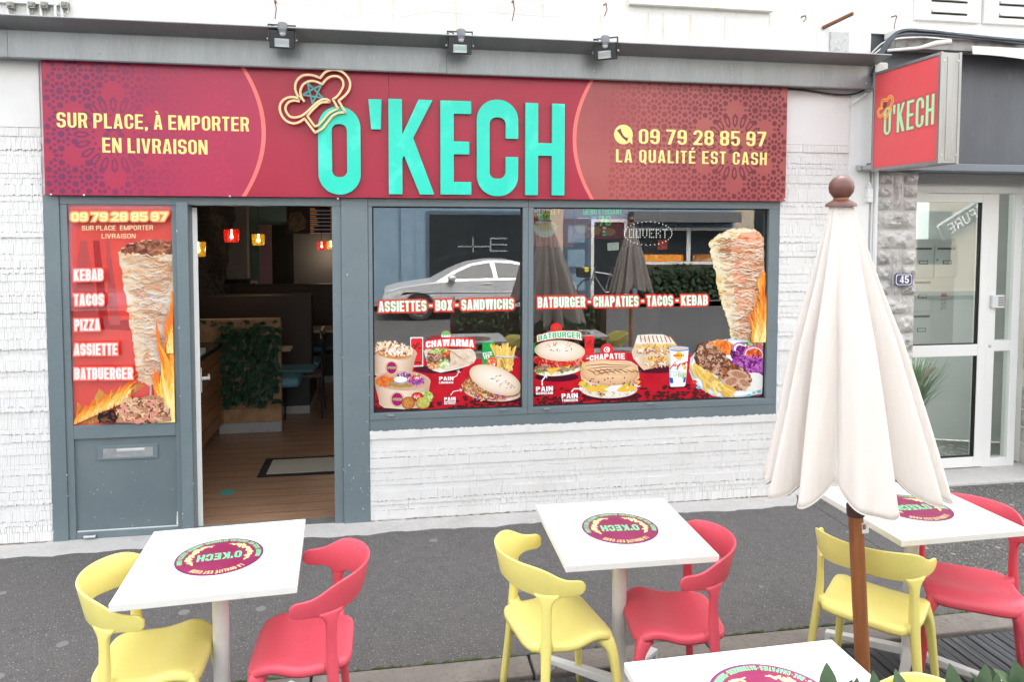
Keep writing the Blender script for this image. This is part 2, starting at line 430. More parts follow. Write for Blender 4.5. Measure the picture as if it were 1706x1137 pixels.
ASPH = mat('pavement_asphalt', (.104, .096, .092), .9, var=[(.7, (.125, .116, .11), .4, .7), (2.7, (.088, .082, .079), .5, .72), (14, (.084, .078, .075), .45, .7)], bump=[(160, .004), (420, .002)],
           speck=[(95, .28, (.175, .166, .158)), (60, .22, (.06, .056, .055)), (130, .36, (.14, .132, .126)), (34, .11, (.32, .31, .29)), (2.1, .06, (.20, .195, .185)), (5.5, .022, (.27, .25, .22))])
ASPH2 = mat('coarse_asphalt', (.09, .086, .08), .92, var=[(1.4, (.125, .118, .105), .4, .7), (20, (.06, .058, .055), .45, .7)], bump=[(90, .007), (260, .003)],
            speck=[(60, .38, (.20, .19, .17)), (36, .25, (.04, .04, .04)), (26, .14, (.34, .33, .30)), (5, .09, (.28, .27, .25))])
ROADM = mat('road_asphalt', (.06, .06, .062), .9, var=(3, (.08, .08, .08), .4, .7), bump=(200, .003))
CONC = mat('concrete', (.47, .45, .43), .9, var=[(3, (.39, .37, .35), .45, .7), (30, (.54, .52, .50), .5, .8)], bump=[(60, .003), (250, .001)], speck=[(40, .10, (.2, .18, .16))])
KERB = mat('kerb_stone', (.19, .165, .145), .9, var=[(5, (.25, .22, .19), .4, .7), (40, (.13, .115, .10), .5, .75)], bump=[(50, .004), (200, .002)], speck=[(30, .1, (.33, .30, .26))])
MOSS = mat('moss', (.045, .085, .018), .95, var=(60, (.09, .10, .035), .4, .7), bump=(120, .006))
DECK = mat('deck_boards', (.058, .06, .064), .5, var=[(5, (.15, .153, .16), .5, .7), (60, (.042, .043, .046), .45, .7)], stretch=(9, .6, 1), bump=(40, .002))
STONE = mat('rough_stone', (.50, .48, .455), .9, var=[(7, (.30, .29, .275), .46, .64), (40, (.62, .60, .57), .5, .75)], bump=[(18, .02), (70, .008)])
MORTAR = mat('mortar', (.50, .48, .455), .95, var=(20, (.40, .38, .36), .4, .7), bump=(80, .004))
PVC = mat('white_door_frame', (.74, .745, .73), .35)
DARK = mat('dark_gap', (.012, .012, .012), .8)
STEEL = mat('galvanised_steel', (.55, .56, .57), .4, metal=.8, var=(12, (.42, .43, .43), .4, .7))
RUST = mat('rusty_iron', (.24, .105, .05), .85, var=(60, (.12, .06, .035), .4, .7), bump=(90, .002))
BLACKP = mat('black_plastic', (.018, .018, .019), .45)
CABLE = mat('dark_cable_sheath', (.05, .058, .068), .5)
CABLEW = mat('white_cable_sheath', (.7, .69, .66), .5)
WOODF = mat('wood_floor', (.36, .205, .125), .3, var=[(4, (.24, .135, .08), .4, .65), (22, (.44, .27, .17), .5, .75)], stretch=(.5, 7, 1))

def glass_mat(name, tint, ior=1.85, rough=0.0):
    m = bpy.data.materials.new(name); m.use_nodes = True
    n = m.node_tree.nodes; l = m.node_tree.links
    n.remove(n['Principled BSDF'])
    tr = n.new('ShaderNodeBsdfTransparent'); tr.inputs[0].default_value = (*tint, 1)
    gl = n.new('ShaderNodeBsdfGlossy'); gl.inputs['Roughness'].default_value = rough
    fr = n.new('ShaderNodeFresnel'); fr.inputs[0].default_value = ior
    ge = n.new('ShaderNodeNewGeometry'); mu = n.new('ShaderNodeMath'); mu.operation = 'MULTIPLY'
    inv = n.new('ShaderNodeMath'); inv.operation = 'SUBTRACT'; inv.inputs[0].default_value = 1
    l.new(ge.outputs['Backfacing'], inv.inputs[1]); l.new(inv.outputs[0], mu.inputs[0]); l.new(fr.outputs[0], mu.inputs[1])
    mx = n.new('ShaderNodeMixShader'); l.new(mu.outputs[0], mx.inputs[0]); l.new(tr.outputs[0], mx.inputs[1]); l.new(gl.outputs[0], mx.inputs[2])
    l.new(mx.outputs[0], n['Material Output'].inputs[0])
    return m
GLASS = glass_mat('window_glass', (.93, .95, .94), 2.9)
GLASS_D = glass_mat('door_glass', (.90, .94, .92), 2.3)

def struct(mb, name, m, **k): return tag(mb.build(name, m, **k), kind='structure')

# ------------------------------------------------------------------ ground
mb = MB(); mb.poly([(-60, -60, -.16), (60, -60, -.16), (60, 60, -.16), (-60, 60, -.16)]); struct(mb, 'ground', ROADM)
mb = MB(); mb.box(-40, 3.02, -1.67, .0, -.15, 0); struct(mb, 'pavement', ASPH)
mb = MB(); mb.box(3.02, 40, -1.67, .33, -.15, -.001); struct(mb, 'pavement', ASPH2)
# smooth bay of newer asphalt with a rounded corner, running past the end of the restaurant wall
mb = MB()
arc = [(3.02, -.16)]+[(3.0+.16*math.sin(t), -.32+.16*math.cos(t)) for t in np.linspace(.2, 1.5, 6)]
pts = arc+[(3.17, -1.0), (3.02+.1, -1.66), (3.02, -1.66)]
mb.extrude(pts, [], lambda x, y, d: (x, y, d), .003, -.05); struct(mb, 'pavement', ASPH)
# cement band along the foot of the wall, feathered edge
mb = MB(); xs = np.linspace(-6, 3.0, 260)
edge = [(-.185 + .012*math.sin(x*7)+.008*math.sin(x*23+1)+random.uniform(-.006, .006)+(.17*max(0, (x-2.85)/.15)**2), x) for x in xs]
top = [(x, -.001, .012) for x in xs]; bot = [(x, e, .0035) for e, x in edge]
k = len(xs); mb.add(top+bot, [(i, k+i, k+i+1, i+1) for i in range(k-1)])
mb.add(bot+[(p[0], p[1]-.004, -.01) for p in bot], [(i, k+i, k+i+1, i+1) for i in range(k-1)])
struct(mb, 'cement_strip', CONC)
# kerb stones
mb = MB(); x = -6.0; 
while x < 8:
    L = random.choice([.86, .98, 1.05]); mb.box(x+.006, x+L-.006, -1.825, -1.672, -.2, .004+random.uniform(-.003, .003)); x += L
struct(mb, 'kerb', KERB, bevel=.008)
mb = MB(); x = -2.5; 
while x < 4:
    w = random.uniform(.02, .09); y = -1.671+random.uniform(-.004, .004)
    n = 7; c = [(x+w*.5*math.cos(t)*random.uniform(.7, 1.2), y+.007*math.sin(t)*random.uniform(.6, 1.5)) for t in np.linspace(0, 2*math.pi, n, endpoint=False)]
    mb.lathe([(.001, .01)], (x, y, 0), n=3) if False else mb.add([(a, b, .004) for a, b in c]+[(x, y, .011)], [(i, (i+1) % n, n) for i in range(n)])
    x += random.uniform(.02, .12)
tag(mb.build('moss', MOSS), kind='stuff')
# terrace deck in the parking bay
mb = MB(); x = -2.4
while x < 3.12:
    mb.box(x+.003, x+.137, -3.9, -1.86, -.035, -.004)
    for g in range(3): mb.box(x+.006+g*.044, x+.006+g*.044+.038, -3.9, -1.861, -.004, -.001)
    x += .14
struct(mb, 'terrace_deck', DECK)
mb = MB(); mb.box(-2.4, 3.12, -3.9, -1.86, -.15, -.037); struct(mb, 'deck_frame', DARK)

# ------------------------------------------------------------------ restaurant building
B = thing('restaurant_building', (0, 0, 0), 'white painted restaurant building with grey blue shopfront and big red sign across it', 'building')
def fx(u, v=400, y=0.0): return facade(u, v, y)[0]

courses = [.066, .040, .030, .062, .044, .034, .050, .036]
def cladding(mb, x0, x1, z0, z1, seed, y=0.0):
    rnd = random.Random(seed)
    z = z0; ci = 0
    while z < z1-.004:
        h = min(courses[ci % len(courses)], z1-z)
        if z1-(z+h) < .012: h = z1-z
        base = rnd.choice([.004, .0065, .009, .0115]) + (.0025 if ci % 3 == 0 else 0)
        ragged = rnd.random() < .5
        if z < .10: base = .006; ragged = True
        x = x0; tile = x0 + rnd.uniform(.02, .11); lvl = 0
        while x < x1-.0005:
            wdt = rnd.uniform(.007, .016)*(1.0 if z > .1 else 1.25)
            xe = min(x+wdt, x1, tile)
            gap = .0008
            if tile-x <= wdt+1e-6:
                tile += rnd.uniform(.075, .13); lvl = rnd.uniform(-.0014, .0014); gap = .0012
            dpt = max(.0015, base+lvl+rnd.uniform(-.0015, .0012))
            zb = z+(rnd.choice([0, 0, 0, .003, .005, .008]) if ragged else (rnd.uniform(0, .0025) if rnd.random() < .4 else 0))
            if z < .10 and rnd.random() < .35: gap = .0025
            zt = z+h-rnd.uniform(0, .0015)
            xe2 = max(x+.002, xe-gap)
            vs_ = [(x, y-dpt, zb), (xe2, y-dpt, zb), (xe2, y-dpt+.001, zt), (x, y-dpt+.001, zt), (x, y, zb), (xe2, y, zb), (xe2, y, zt), (x, y, zt)]
            mb.add(vs_, [(0, 1, 2, 3), (0, 4, 5, 1), (1, 5, 6, 2), (2, 6, 7, 3), (0, 3, 7, 4)])
            x = xe
        z += h; ci += 1
mb = MB(); cladding(mb, -.115, 2.822, .012, .622, 3); cladding(mb, -2.6, -2.081, .012, 2.60, 4); cladding(mb, 2.823, 3.36, .012, 2.60, 5)
mb.build('split_face_cladding', WHITE, B)
mb = MB()
mb.box(-9, -2.075, .0, .16, -.1, 3.12); mb.box(2.815, 3.60, .0, .16, -.1, 3.12); mb.box(-.12, 2.82, .0, .12, -.1, .62); mb.box(-2.08, 2.82, .0, .16, 2.19, 3.12)
mb.box(-9, -2.6, -.012, -.0005, .0, 3.12); mb.box(-2.6, -2.081, -.012, -.0005, 2.60, 3.12)
mb.box(2.823, 3.36, -.010, -.0005, 2.60, 3.12); mb.box(3.36, 3.53, -.016, -.0005, .0, 3.12)
mb.build('wall', WHITE, B, bevel=.003)
mb = MB(); mb.box(-9, 3.52, .0, .3, 3.12, 7.5); mb.box(3.52, 11, .0, .3, 3.425, 7.5)
mb.build('upper_wall', PLASTER, B)
# cracks, ledge and a window sill of the upper storey
mb = MB(); mb.box(1.66, 2.72, -.045, -.001, 3.53, 3.60); mb.box(1.70, 2.68, -.02, -.001, 3.60, 4.9); mb.build('upper_window_ledge', mat('cream_sill', (.78, .75, .69), .8, var=(6, (.62, .55, .45), .5, .75)), B, bevel=.006)
SHUT = mat('white_shutter_paint', (.76, .75, .72), .6)
for x0, x1 in ((3.86, 4.40), (4.43, 4.97), (5.0, 5.54)):
    mb = MB(); mb.box(x0, x1, -.035, -.001, 3.535, 5.2)
    s = mb.build('shutter', SHUT, B, bevel=.004)
    mb = MB(); 
    for i in range(8):
        z = 3.59+i*.09; mb.add([(x0+.12, -.036, z+.012), (x1-.12, -.036, z+.012), (x1-.12, -.058, z), (x0+.12, -.058, z), (x0+.12, -.036, z+.03), (x1-.12, -.036, z+.03)], [(0, 1, 2, 3), (3, 2, 5, 4)])
        mb.box(x0+.12, x1-.12, -.0365, -.0355, z-.012, z, 1)
    mb.build('louvre', [SHUT, DARK], s)
STREAK = mat('rust_streak_stain', (.60, .46, .32), .9, var=(14, (.74, .69, .60), .35, .6), stretch=(5, 1, .5))
mb = MB()
rnd = random.Random(12)
for u, v, L in ((600, 2, .10), (655, 0, .16), (700, 8, .12), (760, 2, .2), (1000, 25, .16), (1080, 20, .2), (1105, 22, .26), (1150, 24, .2), (1282, 24, .1), (1208, 26, .18), (830, 8, .12), (905, 6, .1)):
    x, z = facade(u, v, 0); w = rnd.uniform(.006, .016)
    n = 8; l_ = [(x-w*rnd.uniform(.4, 1)*(1-i/n*.6), -.0015, z-L*i/n) for i in range(n+1)]; r_ = [(x+w*rnd.uniform(.4, 1)*(1-i/n*.6), -.0015, z-L*i/n) for i in range(n+1)]
    mb = MB(); mb.add(l_+r_, [(i, i+1, n+2+i, n+1+i) for i in range(n)]); mb.build('rust_streak', STREAK, B)
mb = MB()
for pts in ([(540, 12), (585, 30), (640, 16), (660, 30), (720, 18), (790, 24)], [(815, 20), (900, 26), (960, 28)], [(300, 0), (312, 20), (330, 32)], [(1300, 15), (1352, 22), (1360, 50), (1362, 80)], [(440, 4), (540, 10)]):
    q = [(facade(u, v, 0)[0], -.001, facade(u, v, 0)[1]) for u, v in pts]; mb = MB(); mb.tube(q, .0011, 4); mb.build('plaster_crack', mat('crack_shade', (.56, .52, .47), .9), B)
# flashing above the sign: vertical face, then an overhanging soffit
mb = MB()
prof = [(-.10, 3.0), (-.115, 2.992), (-.12, 3.0), (-.122, 3.155), (-.31, 3.188), (-.314, 3.192), (-.31, 3.198), (-.10, 3.22), (-.0, 3.24), (-.0, 3.0)]
for xa, xb in ((-6, -2.2), (-2.198, .395), (.398, 3.46)):
    n = len(prof); mb.add([(xa, y, z) for y, z in prof]+[(xb, y, z) for y, z in prof], [(i, (i+1) % n, n+(i+1) % n, n+i) for i in range(n)]+[tuple(range(n)), tuple(range(2*n-1, n-1, -1))])
mb.build('flashing', FASCIA, B)
for u, v in ((165, 70), (165, 88), (450, 78), (450, 97), (733, 88), (733, 106), (990, 117), (1219, 114), (1219, 128), (1443, 125), (1443, 139), (700, 99), (1140, 125)):
    x, z = facade(u, v, -.122); mb = MB(); mb.lathe([(.006, 0), (.0055, .002), (.003, .004), (0, .0045)], (x, -.1215, z), 10, ax=(0, -1, 0)); mb.build('screw', STEEL, B, smooth=40)

# shopfront frame
mb = MB()
Z0, ZG, ZT = .0, .746, 2.133
mb.box(-2.08, -1.99, -.014, .10, Z0, 2.187); mb.box(-1.99, -1.948, -.004, .08, Z0, ZT)       # left post
mb.box(-1.948, -1.34, -.004, .08, .655, .741); mb.box(-1.948, -1.34, -.004, .08, 0.012, .057)   # rails of the side light
mb.box(-1.34, -1.305, -.004, .08, .012, ZT); mb.box(-1.305, -1.235, -.034, .09, 0.012, 2.15)        # post by the door
mb.box(-.350, -.29, -.004, .10, .0, ZT); mb.box(-.29, -.118, -.016, .10, .0, 2.187)       # door jamb and wide post
mb.box(-1.99, -.29, -.006, .085, ZT, 2.187)
mb.build('shopfront_post', GREY, B, bevel=.003)
mb = MB(); mb.box(-1.948, -1.34, .012, .05, .057, .655); mb.build('side_panel', GREYD, B)
mb = MB(); mb.box(-1.945, -1.342, .004, .012, .057, .061); mb.box(-1.348, -1.342, .006, .0115, .06, .15)
mb.poly([(-1.352, .0035, .072), (-1.343, .0035, .062), (-1.343, .0035, .155), (-1.348, .0035, .13)]); mb.build('chipped_edge', PVC, B)
# letter slot
LS = MB(); LS.box(-1.815, -1.455, .004, .0118, .512, .527); LS.box(-1.815, -1.455, .004, .0118, .586, .603); LS.box(-1.815, -1.785, .004, .0118, .527, .586); LS.box(-1.485, -1.455, .004, .0118, .527, .586)
ls = LS.build('letter_slot', GREY, B, bevel=.002)
mb = MB(); mb.box(-1.785, -1.485, .008, .0117, .527, .586); mb.build('slot_plate', STEEL, ls)
mb = MB(); mb.box(-1.70, -1.53, .0, .0078, .562, .580); mb.box(-1.69, -1.54, -.002, .0, .566, .576); mb.build('slot_flap', mat('worn_steel', (.62, .62, .64), .35, metal=.5), ls, bevel=.001)
mb = MB(); mb.lathe([(.012, 0), (.012, .07)], (-1.90, -.012, .028), 12, ax=(1, 0, 0)); mb.build('floor_bolt', STEEL, B, smooth=40)
# poster light
mb = MB(); mb.box(-1.948, -1.34, .020, .03, .741, ZT); POSTER_BACK = mb.build('poster_panel', mat('poster_red', S(240, 62, 54, 1.0), .25, var=(2.2, S(250, 96, 80, 1.0), .35, .7), stretch=(1, 1, .6)), B)
mb = MB(); mb.box(-1.95, -1.338, .005, .010, .739, 2.135); 
PG = mb.build('poster_glass', glass_mat('poster_glass', (.97, .97, .97), 2.0), B)

# display windows: frame > glass, printed pictures
def window_part(x0, x1, xa, xb, name='display_window'):
    mb = MB()
    mb.box(xa, xb, -.010, .075, .700, .746); mb.box(xa, xb, -.010, .075, ZT, 2.187)
    mb.box(xa, x0, -.010, .075, .746, ZT); mb.box(x1, xb, -.010, .075, .746, ZT)
    f = mb.build(name, GREY, B, bevel=.003)
    mb = MB()
    for a, b, c, d in ((x0, x0+.008, .746, ZT), (x1-.008, x1, .746, ZT), (x0, x1, .746, .754), (x0, x1, ZT-.008, ZT)): mb.box(a, b, .018, .030, c, d)
    mb.build('gasket', DARK, f)
    mb = MB(); mb.box(x0, x1, .030, .038, .746, ZT); mb.build('window_glass', GLASS, f)
    return f
W1 = window_part(-.09, .923, -.117, .9605)
W2 = window_part(.999, 2.738, .9615, 2.822)
mb = MB(); mb.box(-.118, 2.822, -.006, .07, .622, .6985); 
SILL = mb.build('sill_panel', GREY, B, bevel=.002)
mb = MB(); xs = np.linspace(-.118, 2.822, 200)
lo = [(x, -.0135, .621-random.uniform(.0, .006)) for x in xs]; hi = [(x, -.0135, .626+random.uniform(-.002, .007)) for x in xs]
n = len(xs); mb.add(lo+hi, [(i, i+1, n+i+1, n+i) for i in range(n-1)]); mb.build('mortar_line', WHITE, B)
for w, us in ((W1, (651, 838)), (W2, (911, 1083))):
    for u in us:
        x, z = facade(u, {651: 693, 838: 683, 911: 682, 1083: 673}[u], -.02)
        mb = MB(); mb.box(x-.022, x+.022, -.026, -.011, z-.005, z+.006); mb.build('drain_cap', mat('cap_grey', (.22, .25, .26), .4), w, bevel=.002)

# chips along the painted edges, dirt line at the foot of the wall
mb = MB(); rnd = random.Random(40)
for i in range(46):
    x = rnd.choice([-1.99, -1.304, -1.236, -.291, -.119, -2.079]); z = rnd.uniform(.03, 2.1) if rnd.random() < .5 else rnd.uniform(.02, .45); y = {-1.99: -.0146, -1.304: -.0346, -1.236: -.0346, -.291: -.0166, -.119: -.0166, -2.079: -.0146}[x]
    if rnd.random() < .35: x = rnd.uniform(-.28, -.13); y = -.0166
    r = rnd.uniform(.0012, .0045); mb.add([(x+r*rnd.uniform(.5, 1.2)*math.cos(t)+.002, y, z+r*rnd.uniform(.7, 2.2)*math.sin(t)) for t in np.linspace(0, 6.28, 7)[:-1]], [tuple(range(6))])
for i in range(22):
    x = rnd.uniform(-1.92, -1.36); z = rnd.uniform(.07, .5); r = rnd.uniform(.001, .003); mb.add([(x+r*math.cos(t), .0116, z+r*rnd.uniform(.7, 1.6)*math.sin(t)) for t in np.linspace(0, 6.28, 7)[:-1]], [tuple(range(6))])
tag(mb.build('paint_chips', mat('chip_white', (.6, .6, .59), .7), B), kind='stuff')
for xa, xb in ((-.115, 2.95), (-2.6, -2.09)):
    xs = np.arange(xa, xb, .02); mb = MB(); mb.tube([(x, -.010+rnd.uniform(-.003, .003), .012+rnd.uniform(-.002, .003)) for x in xs], [rnd.uniform(.002, .007) for _ in xs], 5)
    mb.build('dirt_line', mat('foot_dirt', (.16, .12, .09), .95, var=(30, (.35, .31, .27), .45, .65)), B)

# entrance door, swung open inwards, seen edge on
dr = MB(); L = .90; t = .075
dv = Vector((-.235, .972, 0)).normalized(); nv = Vector((dv.y, -dv.x, 0))
h0 = Vector((-1.207, .085, 0))
def dbox(m, a0, a1, n0, n1, z0, z1, mi=0):
    P = [h0+dv*a+nv*nn for nn in (n0, n1) for a in (a0, a1)]
    m.add([(p.x, p.y, z) for z in (z0, z1) for p in (P[0], P[1], P[3], P[2])], [(0, 1, 2, 3), (7, 6, 5, 4), (0, 4, 5, 1), (1, 5, 6, 2), (2, 6, 7, 3), (3, 7, 4, 0)], mi)
dbox(dr, 0, .09, -t, 0, .015, 2.12); dbox(dr, L-.09, L, -t, 0, .015, 2.12); dbox(dr, .09, L-.09, -t, 0, .015, .2); dbox(dr, .09, L-.09, -t, 0, 2.0, 2.12); dbox(dr, .09, L-.09, -t, 0, .66, .74); dbox(dr, .09, L-.09, -.04, -.01, .2, .66)
D_ = dr.build('entrance_door', PVC, B, bevel=.002)
D_['label'] = 'white framed glass entrance door swung open inwards, seen edge on'
mb = MB(); dbox(mb, .09, L-.09, -.03, -.02, .74, 2.0); mb.build('door_glass', GLASS_D, D_)
mb = MB(); dbox(mb, -.0015, -.0002, -.050, -.034, .05, 2.1); dbox(mb, -.002, -.0004, -.068, -.062, .03, 2.11); mb.build('seal', mat('blue_black_seal', (.03, .035, .09), .5), D_)
for z in (.16, 1.93):
    mb = MB(); dbox(mb, -.03, .02, -.085, -.057, z-.06, z+.06); mb.build('hinge', PVC, D_, bevel=.006)
mb = MB(); dbox(mb, .05, .07, .001, .05, .98, 1.0); dbox(mb, .04, .16, .045, .06, .98, 1.0); dbox(mb, .03, .07, .001, .01, .90, 1.06); mb.build('handle', STEEL, D_, bevel=.003)
mb = MB(); mb.box(-1.235, -.35, .0, .11, -.02, .014); mb.build('threshold', STEEL, B, bevel=.003)

# ------------------------------------------------------------------ interior
INW = mat('interior_wall_grey', (.30, .295, .29), .8, var=(3, (.25, .245, .24), .4, .7))
TEAL = mat('interior_wall_teal', (.22, .36, .33), .8)
mb = MB(); mb.box(-2.6, 3.5, .11, 8.0, -.1, .001); struct(mb, 'floor', WOODF)
mb = MB(); 
for i in range(40):
    y = .12+i*.16; mb.box(-2.4, 3.4, y, y+.0025, .001, .0022)
for i in range(150):
    r = random.randrange(40); x = random.uniform(-2.2, 3.2); mb.box(x, x+.002, .122+r*.16, .122+(r+1)*.16-.003, .001, .0022)
mb.build('floor_joint', mat('joint_brown', (.06, .032, .018), .6), B)
mb = MB(); mb.box(-2.72, -2.6, .16, 8.1, -.1, 2.9); mb.box(3.5, 3.6, .16, 8.1, -.1, 2.9); mb.box(-2.6, 3.5, 7.0, 7.1, -.1, 2.9); mb.build('interior_wall', INW, B)
mb = MB(); mb.box(-2.72, 3.6, .165, 8.1, 2.75, 2.85); mb.build('ceiling', mat('dark_ceiling', (.22, .22, .22), .9), B)
mb = MB(); mb.box(-2.02, -1.45, 6.4, 6.99, 0, 2.74); mb.box(-1.45, -.9, 6.42, 6.99, 2.05, 2.74); mb.build('teal_wall', TEAL, B)
mb = MB(); mb.box(-2.3, -2.0, 6.2, 6.38, 1.25, 2.74); mb.build('white_panel', mat('interior_white', (.42, .40, .385), .7), B, bevel=.005)
mb = MB(); mb.box(-1.86, -1.68, 6.33, 6.395, 0, 2.05); mb.build('pink_door_frame', mat('pink_paint', (.36, .22, .27), .7), B)
mb = MB(); mb.box(-1.68, -1.38, 6.36, 6.398, 0, 2.04); mb.build('dark_doorway', DARK, B)
mb = MB(); mb.box(-1.37, -.7, 6.36, 6.398, 0, 2.03); mb.build('grey_panel', mat('panel_grey', (.13, .13, .135), .7), B)
# bark-like feature on the left wall
ROCK = mat('bark_panel', (.075, .068, .06), .9, var=[(5, (.15, .14, .125), .5, .7), (25, (.03, .028, .026), .45, .7)], bump=[(7, .05), (30, .02)])
mb = MB(); n = 26; rows = []
for i in range(n+1):
    z = 2.74*i/n; xr = -1.93+.07*math.sin(z*3.1+1)+random.uniform(-.03, .03)
    rows.append([(-2.59, 4.6, z)]+[(-2.55+(xr+2.55)*j/6, 4.5-.10*math.sin(j*1.3+z*4)-.1*math.sin(math.pi*j/6)+random.uniform(-.03, .03), z+random.uniform(-.02, .02)) for j in range(1, 7)]+[(xr, 4.62, z)])
m_ = len(rows[0]); mb.add([p for r in rows for p in r], [(i*m_+j, i*m_+j+1, (i+1)*m_+j+1, (i+1)*m_+j) for i in range(n) for j in range(m_-1)])
mb.build('bark_wall', ROCK, B, smooth=60)
mb = MB(); mb.box(-1.98, -1.89, 6.30, 6.33, .98, 1.22); f_ = mb.build('switch_box', PVC, B, bevel=.004)
mb = MB(); mb.box(-1.96, -1.91, 6.29, 6.30, 1.03, 1.18); mb.build('red_switch', mat('red_switch', (.35, .03, .02), .5), f_)

# ------------------------------------------------------------------ neighbouring block with the street door
N = thing('apartment_building', (4.5, 0, 0), 'stone trimmed apartment entrance with dark fascia and white framed glass door beside restaurant', 'building')
def stone_pier(x0, x1, y0, y1, ztop, seed, parent, pattern=None):
    rnd = random.Random(seed); mb = MB()
    mb.box(x0+.006, x1-.006, y0+.022, y1, -.05, ztop, 1)
    z = 0.0; k = 0
    while z < ztop-.03:
        mode = rnd.choice([0, 1, 1, 2]) if pattern is None else pattern[k % len(pattern)]
        h = {0: rnd.uniform(.13, .16), 1: rnd.uniform(.12, .17), 2: rnd.uniform(.33, .42)}[mode]; h = min(h, ztop-z)
        cells = []
        if mode == 0 or h < .1: cells = [(x0, x1, z, z+h)]
        elif mode == 1:
            xm = x0+(x1-x0)*rnd.uniform(.38, .62); cells = [(x0, xm, z, z+h), (xm, x1, z, z+h)]
        else:
            xa = x0+(x1-x0)*.40; xb = x0+(x1-x0)*.64
            cells = [(xa, xb, z, z+h)]
            zz = z
            for j in range(3):
                cells += [(x0, xa, z+h*j/3, z+h*(j+1)/3), (xb, x1, z+h*j/3, z+h*(j+1)/3)]
        for a, b, c, d in cells:
            g = .008; a += g; b -= g; c += g; d -= g; nx, nz = 11, 10
            ph = rnd.uniform(0, 6); base = rnd.uniform(.02, .045)
            vsx = []
            for i in range(nz+1):
                for j in range(nx+1):
                    e = min(1, 3.2*min(j/nx, 1-j/nx)+.02)*min(1, 3.2*min(i/nz, 1-i/nz)+.02)
                    dd = base*e**.6*(1+.35*math.sin(j*1.1+ph)*math.cos(i*.9+ph*1.7))+rnd.uniform(-.006, .006)*e
                    vsx.append((a+(b-a)*j/nx, y0+.022-.0-dd-.004*e, c+(d-c)*i/nz))
            W_ = nx+1
            mb.add(vsx, [(i*W_+j, i*W_+j+1, (i+1)*W_+j+1, (i+1)*W_+j) for i in range(nz) for j in range(nx)])
        # return side towards the door
        z += h; k += 1
    mb.build('stone_pier', [STONE, MORTAR], parent, smooth=35)
stone_pier(3.60, 3.945, -.02, .42, 2.415, 5, N, [2, 1, 2, 0, 1, 1, 0, 2, 0, 0])
stone_pier(5.27, 5.9, -.02, .42, 2.415, 9, N)
# jamb faces of the right pier, seen from the left
mb = MB(); rnd = random.Random(2); z = 0
while z < 2.4:
    h = rnd.uniform(.10, .2); h = min(h, 2.4-z)
    y = -.005
    while y < .33:
        w = rnd.uniform(.1, .2); w = min(w, .36-y)
        g = .005; nx, nz = 6, 6; vsx = []
        for i in range(nz+1):
            for j in range(nx+1):
                e = min(1, 3.2*min(j/nx, 1-j/nx)+.02)*min(1, 3.2*min(i/nz, 1-i/nz)+.02)
                vsx.append((5.262-(.016*e+rnd.uniform(-.005, .005)*e), y+g+(w-2*g)*j/nx, z+g+(h-2*g)*i/nz))
        mb.add(vsx, [(i*7+j, i*7+j+1, (i+1)*7+j+1, (i+1)*7+j) for i in range(nz) for j in range(nx)]); y += w
    z += h
mb.build('stone_pier', [STONE], N, smooth=35)
NAVY = mat('dark_slate_fascia', (.075, .083, .098), .45, var=[(2, (.10, .11, .125), .45, .7), (20, (.13, .14, .155), .62, .85)], stretch=(1, 1, .4), bump=(30, .001))
mb = MB(); mb.box(3.54, 9, .03, .16, 2.475, 3.425); mb.build('fascia_panel', NAVY, N)
mb = MB(); mb.box(3.50, 9, -.10, .16, 2.42, 2.474); mb.build('fascia_ledge', mat('ledge_blue_grey', (.17, .19, .22), .45, var=(9, (.35, .36, .38), .62, .8)), N, bevel=.005)
mb = MB()
for i in range(5): mb.box(3.955, 5.26, .10+.03*i, .125+.03*i, 2.398-.013*i, 2.418-.01*i)
mb.box(3.95, 5.26, .26, .40, 2.36, 2.42)
mb.build('soffit_slat', mat('slat_grey', (.30, .30, .295), .6), N)
mb = MB(); mb.box(3.6, 9, .16, .5, 2.42, 3.12); mb.box(5.27, 9, .1, .5, -.1, 2.42); mb.build('wall', PLASTER, N)
# street door
yd = .30
mb = MB()
mb.box(3.95, 5.155, yd, yd+.07, 2.28, 2.355); mb.box(5.085, 5.155, yd, yd+.07, 0.02, 2.28); mb.box(4.845, 4.93, yd, yd+.07, .02, 2.28); mb.box(3.95, 4.03, yd, yd+.07, .02, 2.28)
mb.box(4.93, 5.085, yd, yd+.07, .02, .09); mb.box(4.93, 5.085, yd+.001, yd+.069, .985, 1.075)
fr = mb.build('door_frame', PVC, N, bevel=.004)
mb = MB(); mb.box(4.93, 5.085, yd+.03, yd+.036, .09, 2.28); mb.build('side_glass', GLASS_D, fr)
mb = MB(); y2 = yd-.012
mb.box(4.035, 4.11, y2, yd+.05, .03, 2.275); mb.box(4.765, 4.84, y2, yd+.05, .03, 2.275); mb.box(4.11, 4.765, y2, yd+.05, .03, .115); mb.box(4.11, 4.765, y2, yd+.05, 2.205, 2.275); mb.box(4.11, 4.765, y2, yd+.05, .955, 1.05)
dd = mb.build('street_door', PVC, N, bevel=.004)
for z0, z1 in ((.115, .955), (1.05, 2.205)):
    mb = MB(); mb.box(4.11, 4.765, yd+.01, yd+.018, z0, z1); mb.build('door_glass', GLASS_D, dd)
    mb = MB(); mb.box(4.11, 4.116, y2+.006, yd+.03, z0, z1); mb.box(4.759, 4.765, y2+.006, yd+.03, z0, z1); mb.box(4.116, 4.759, y2+.006, yd+.03, z0, z0+.006); mb.build('gasket', DARK, dd)
mb = MB(); mb.lathe([(.011, 0), (.011, .006), (.004, .007), (0, .007)], (4.886, yd-.0005, 1.03), 12, ax=(0, -1, 0)); mb.build('lock_cylinder', STEEL, fr, smooth=40)
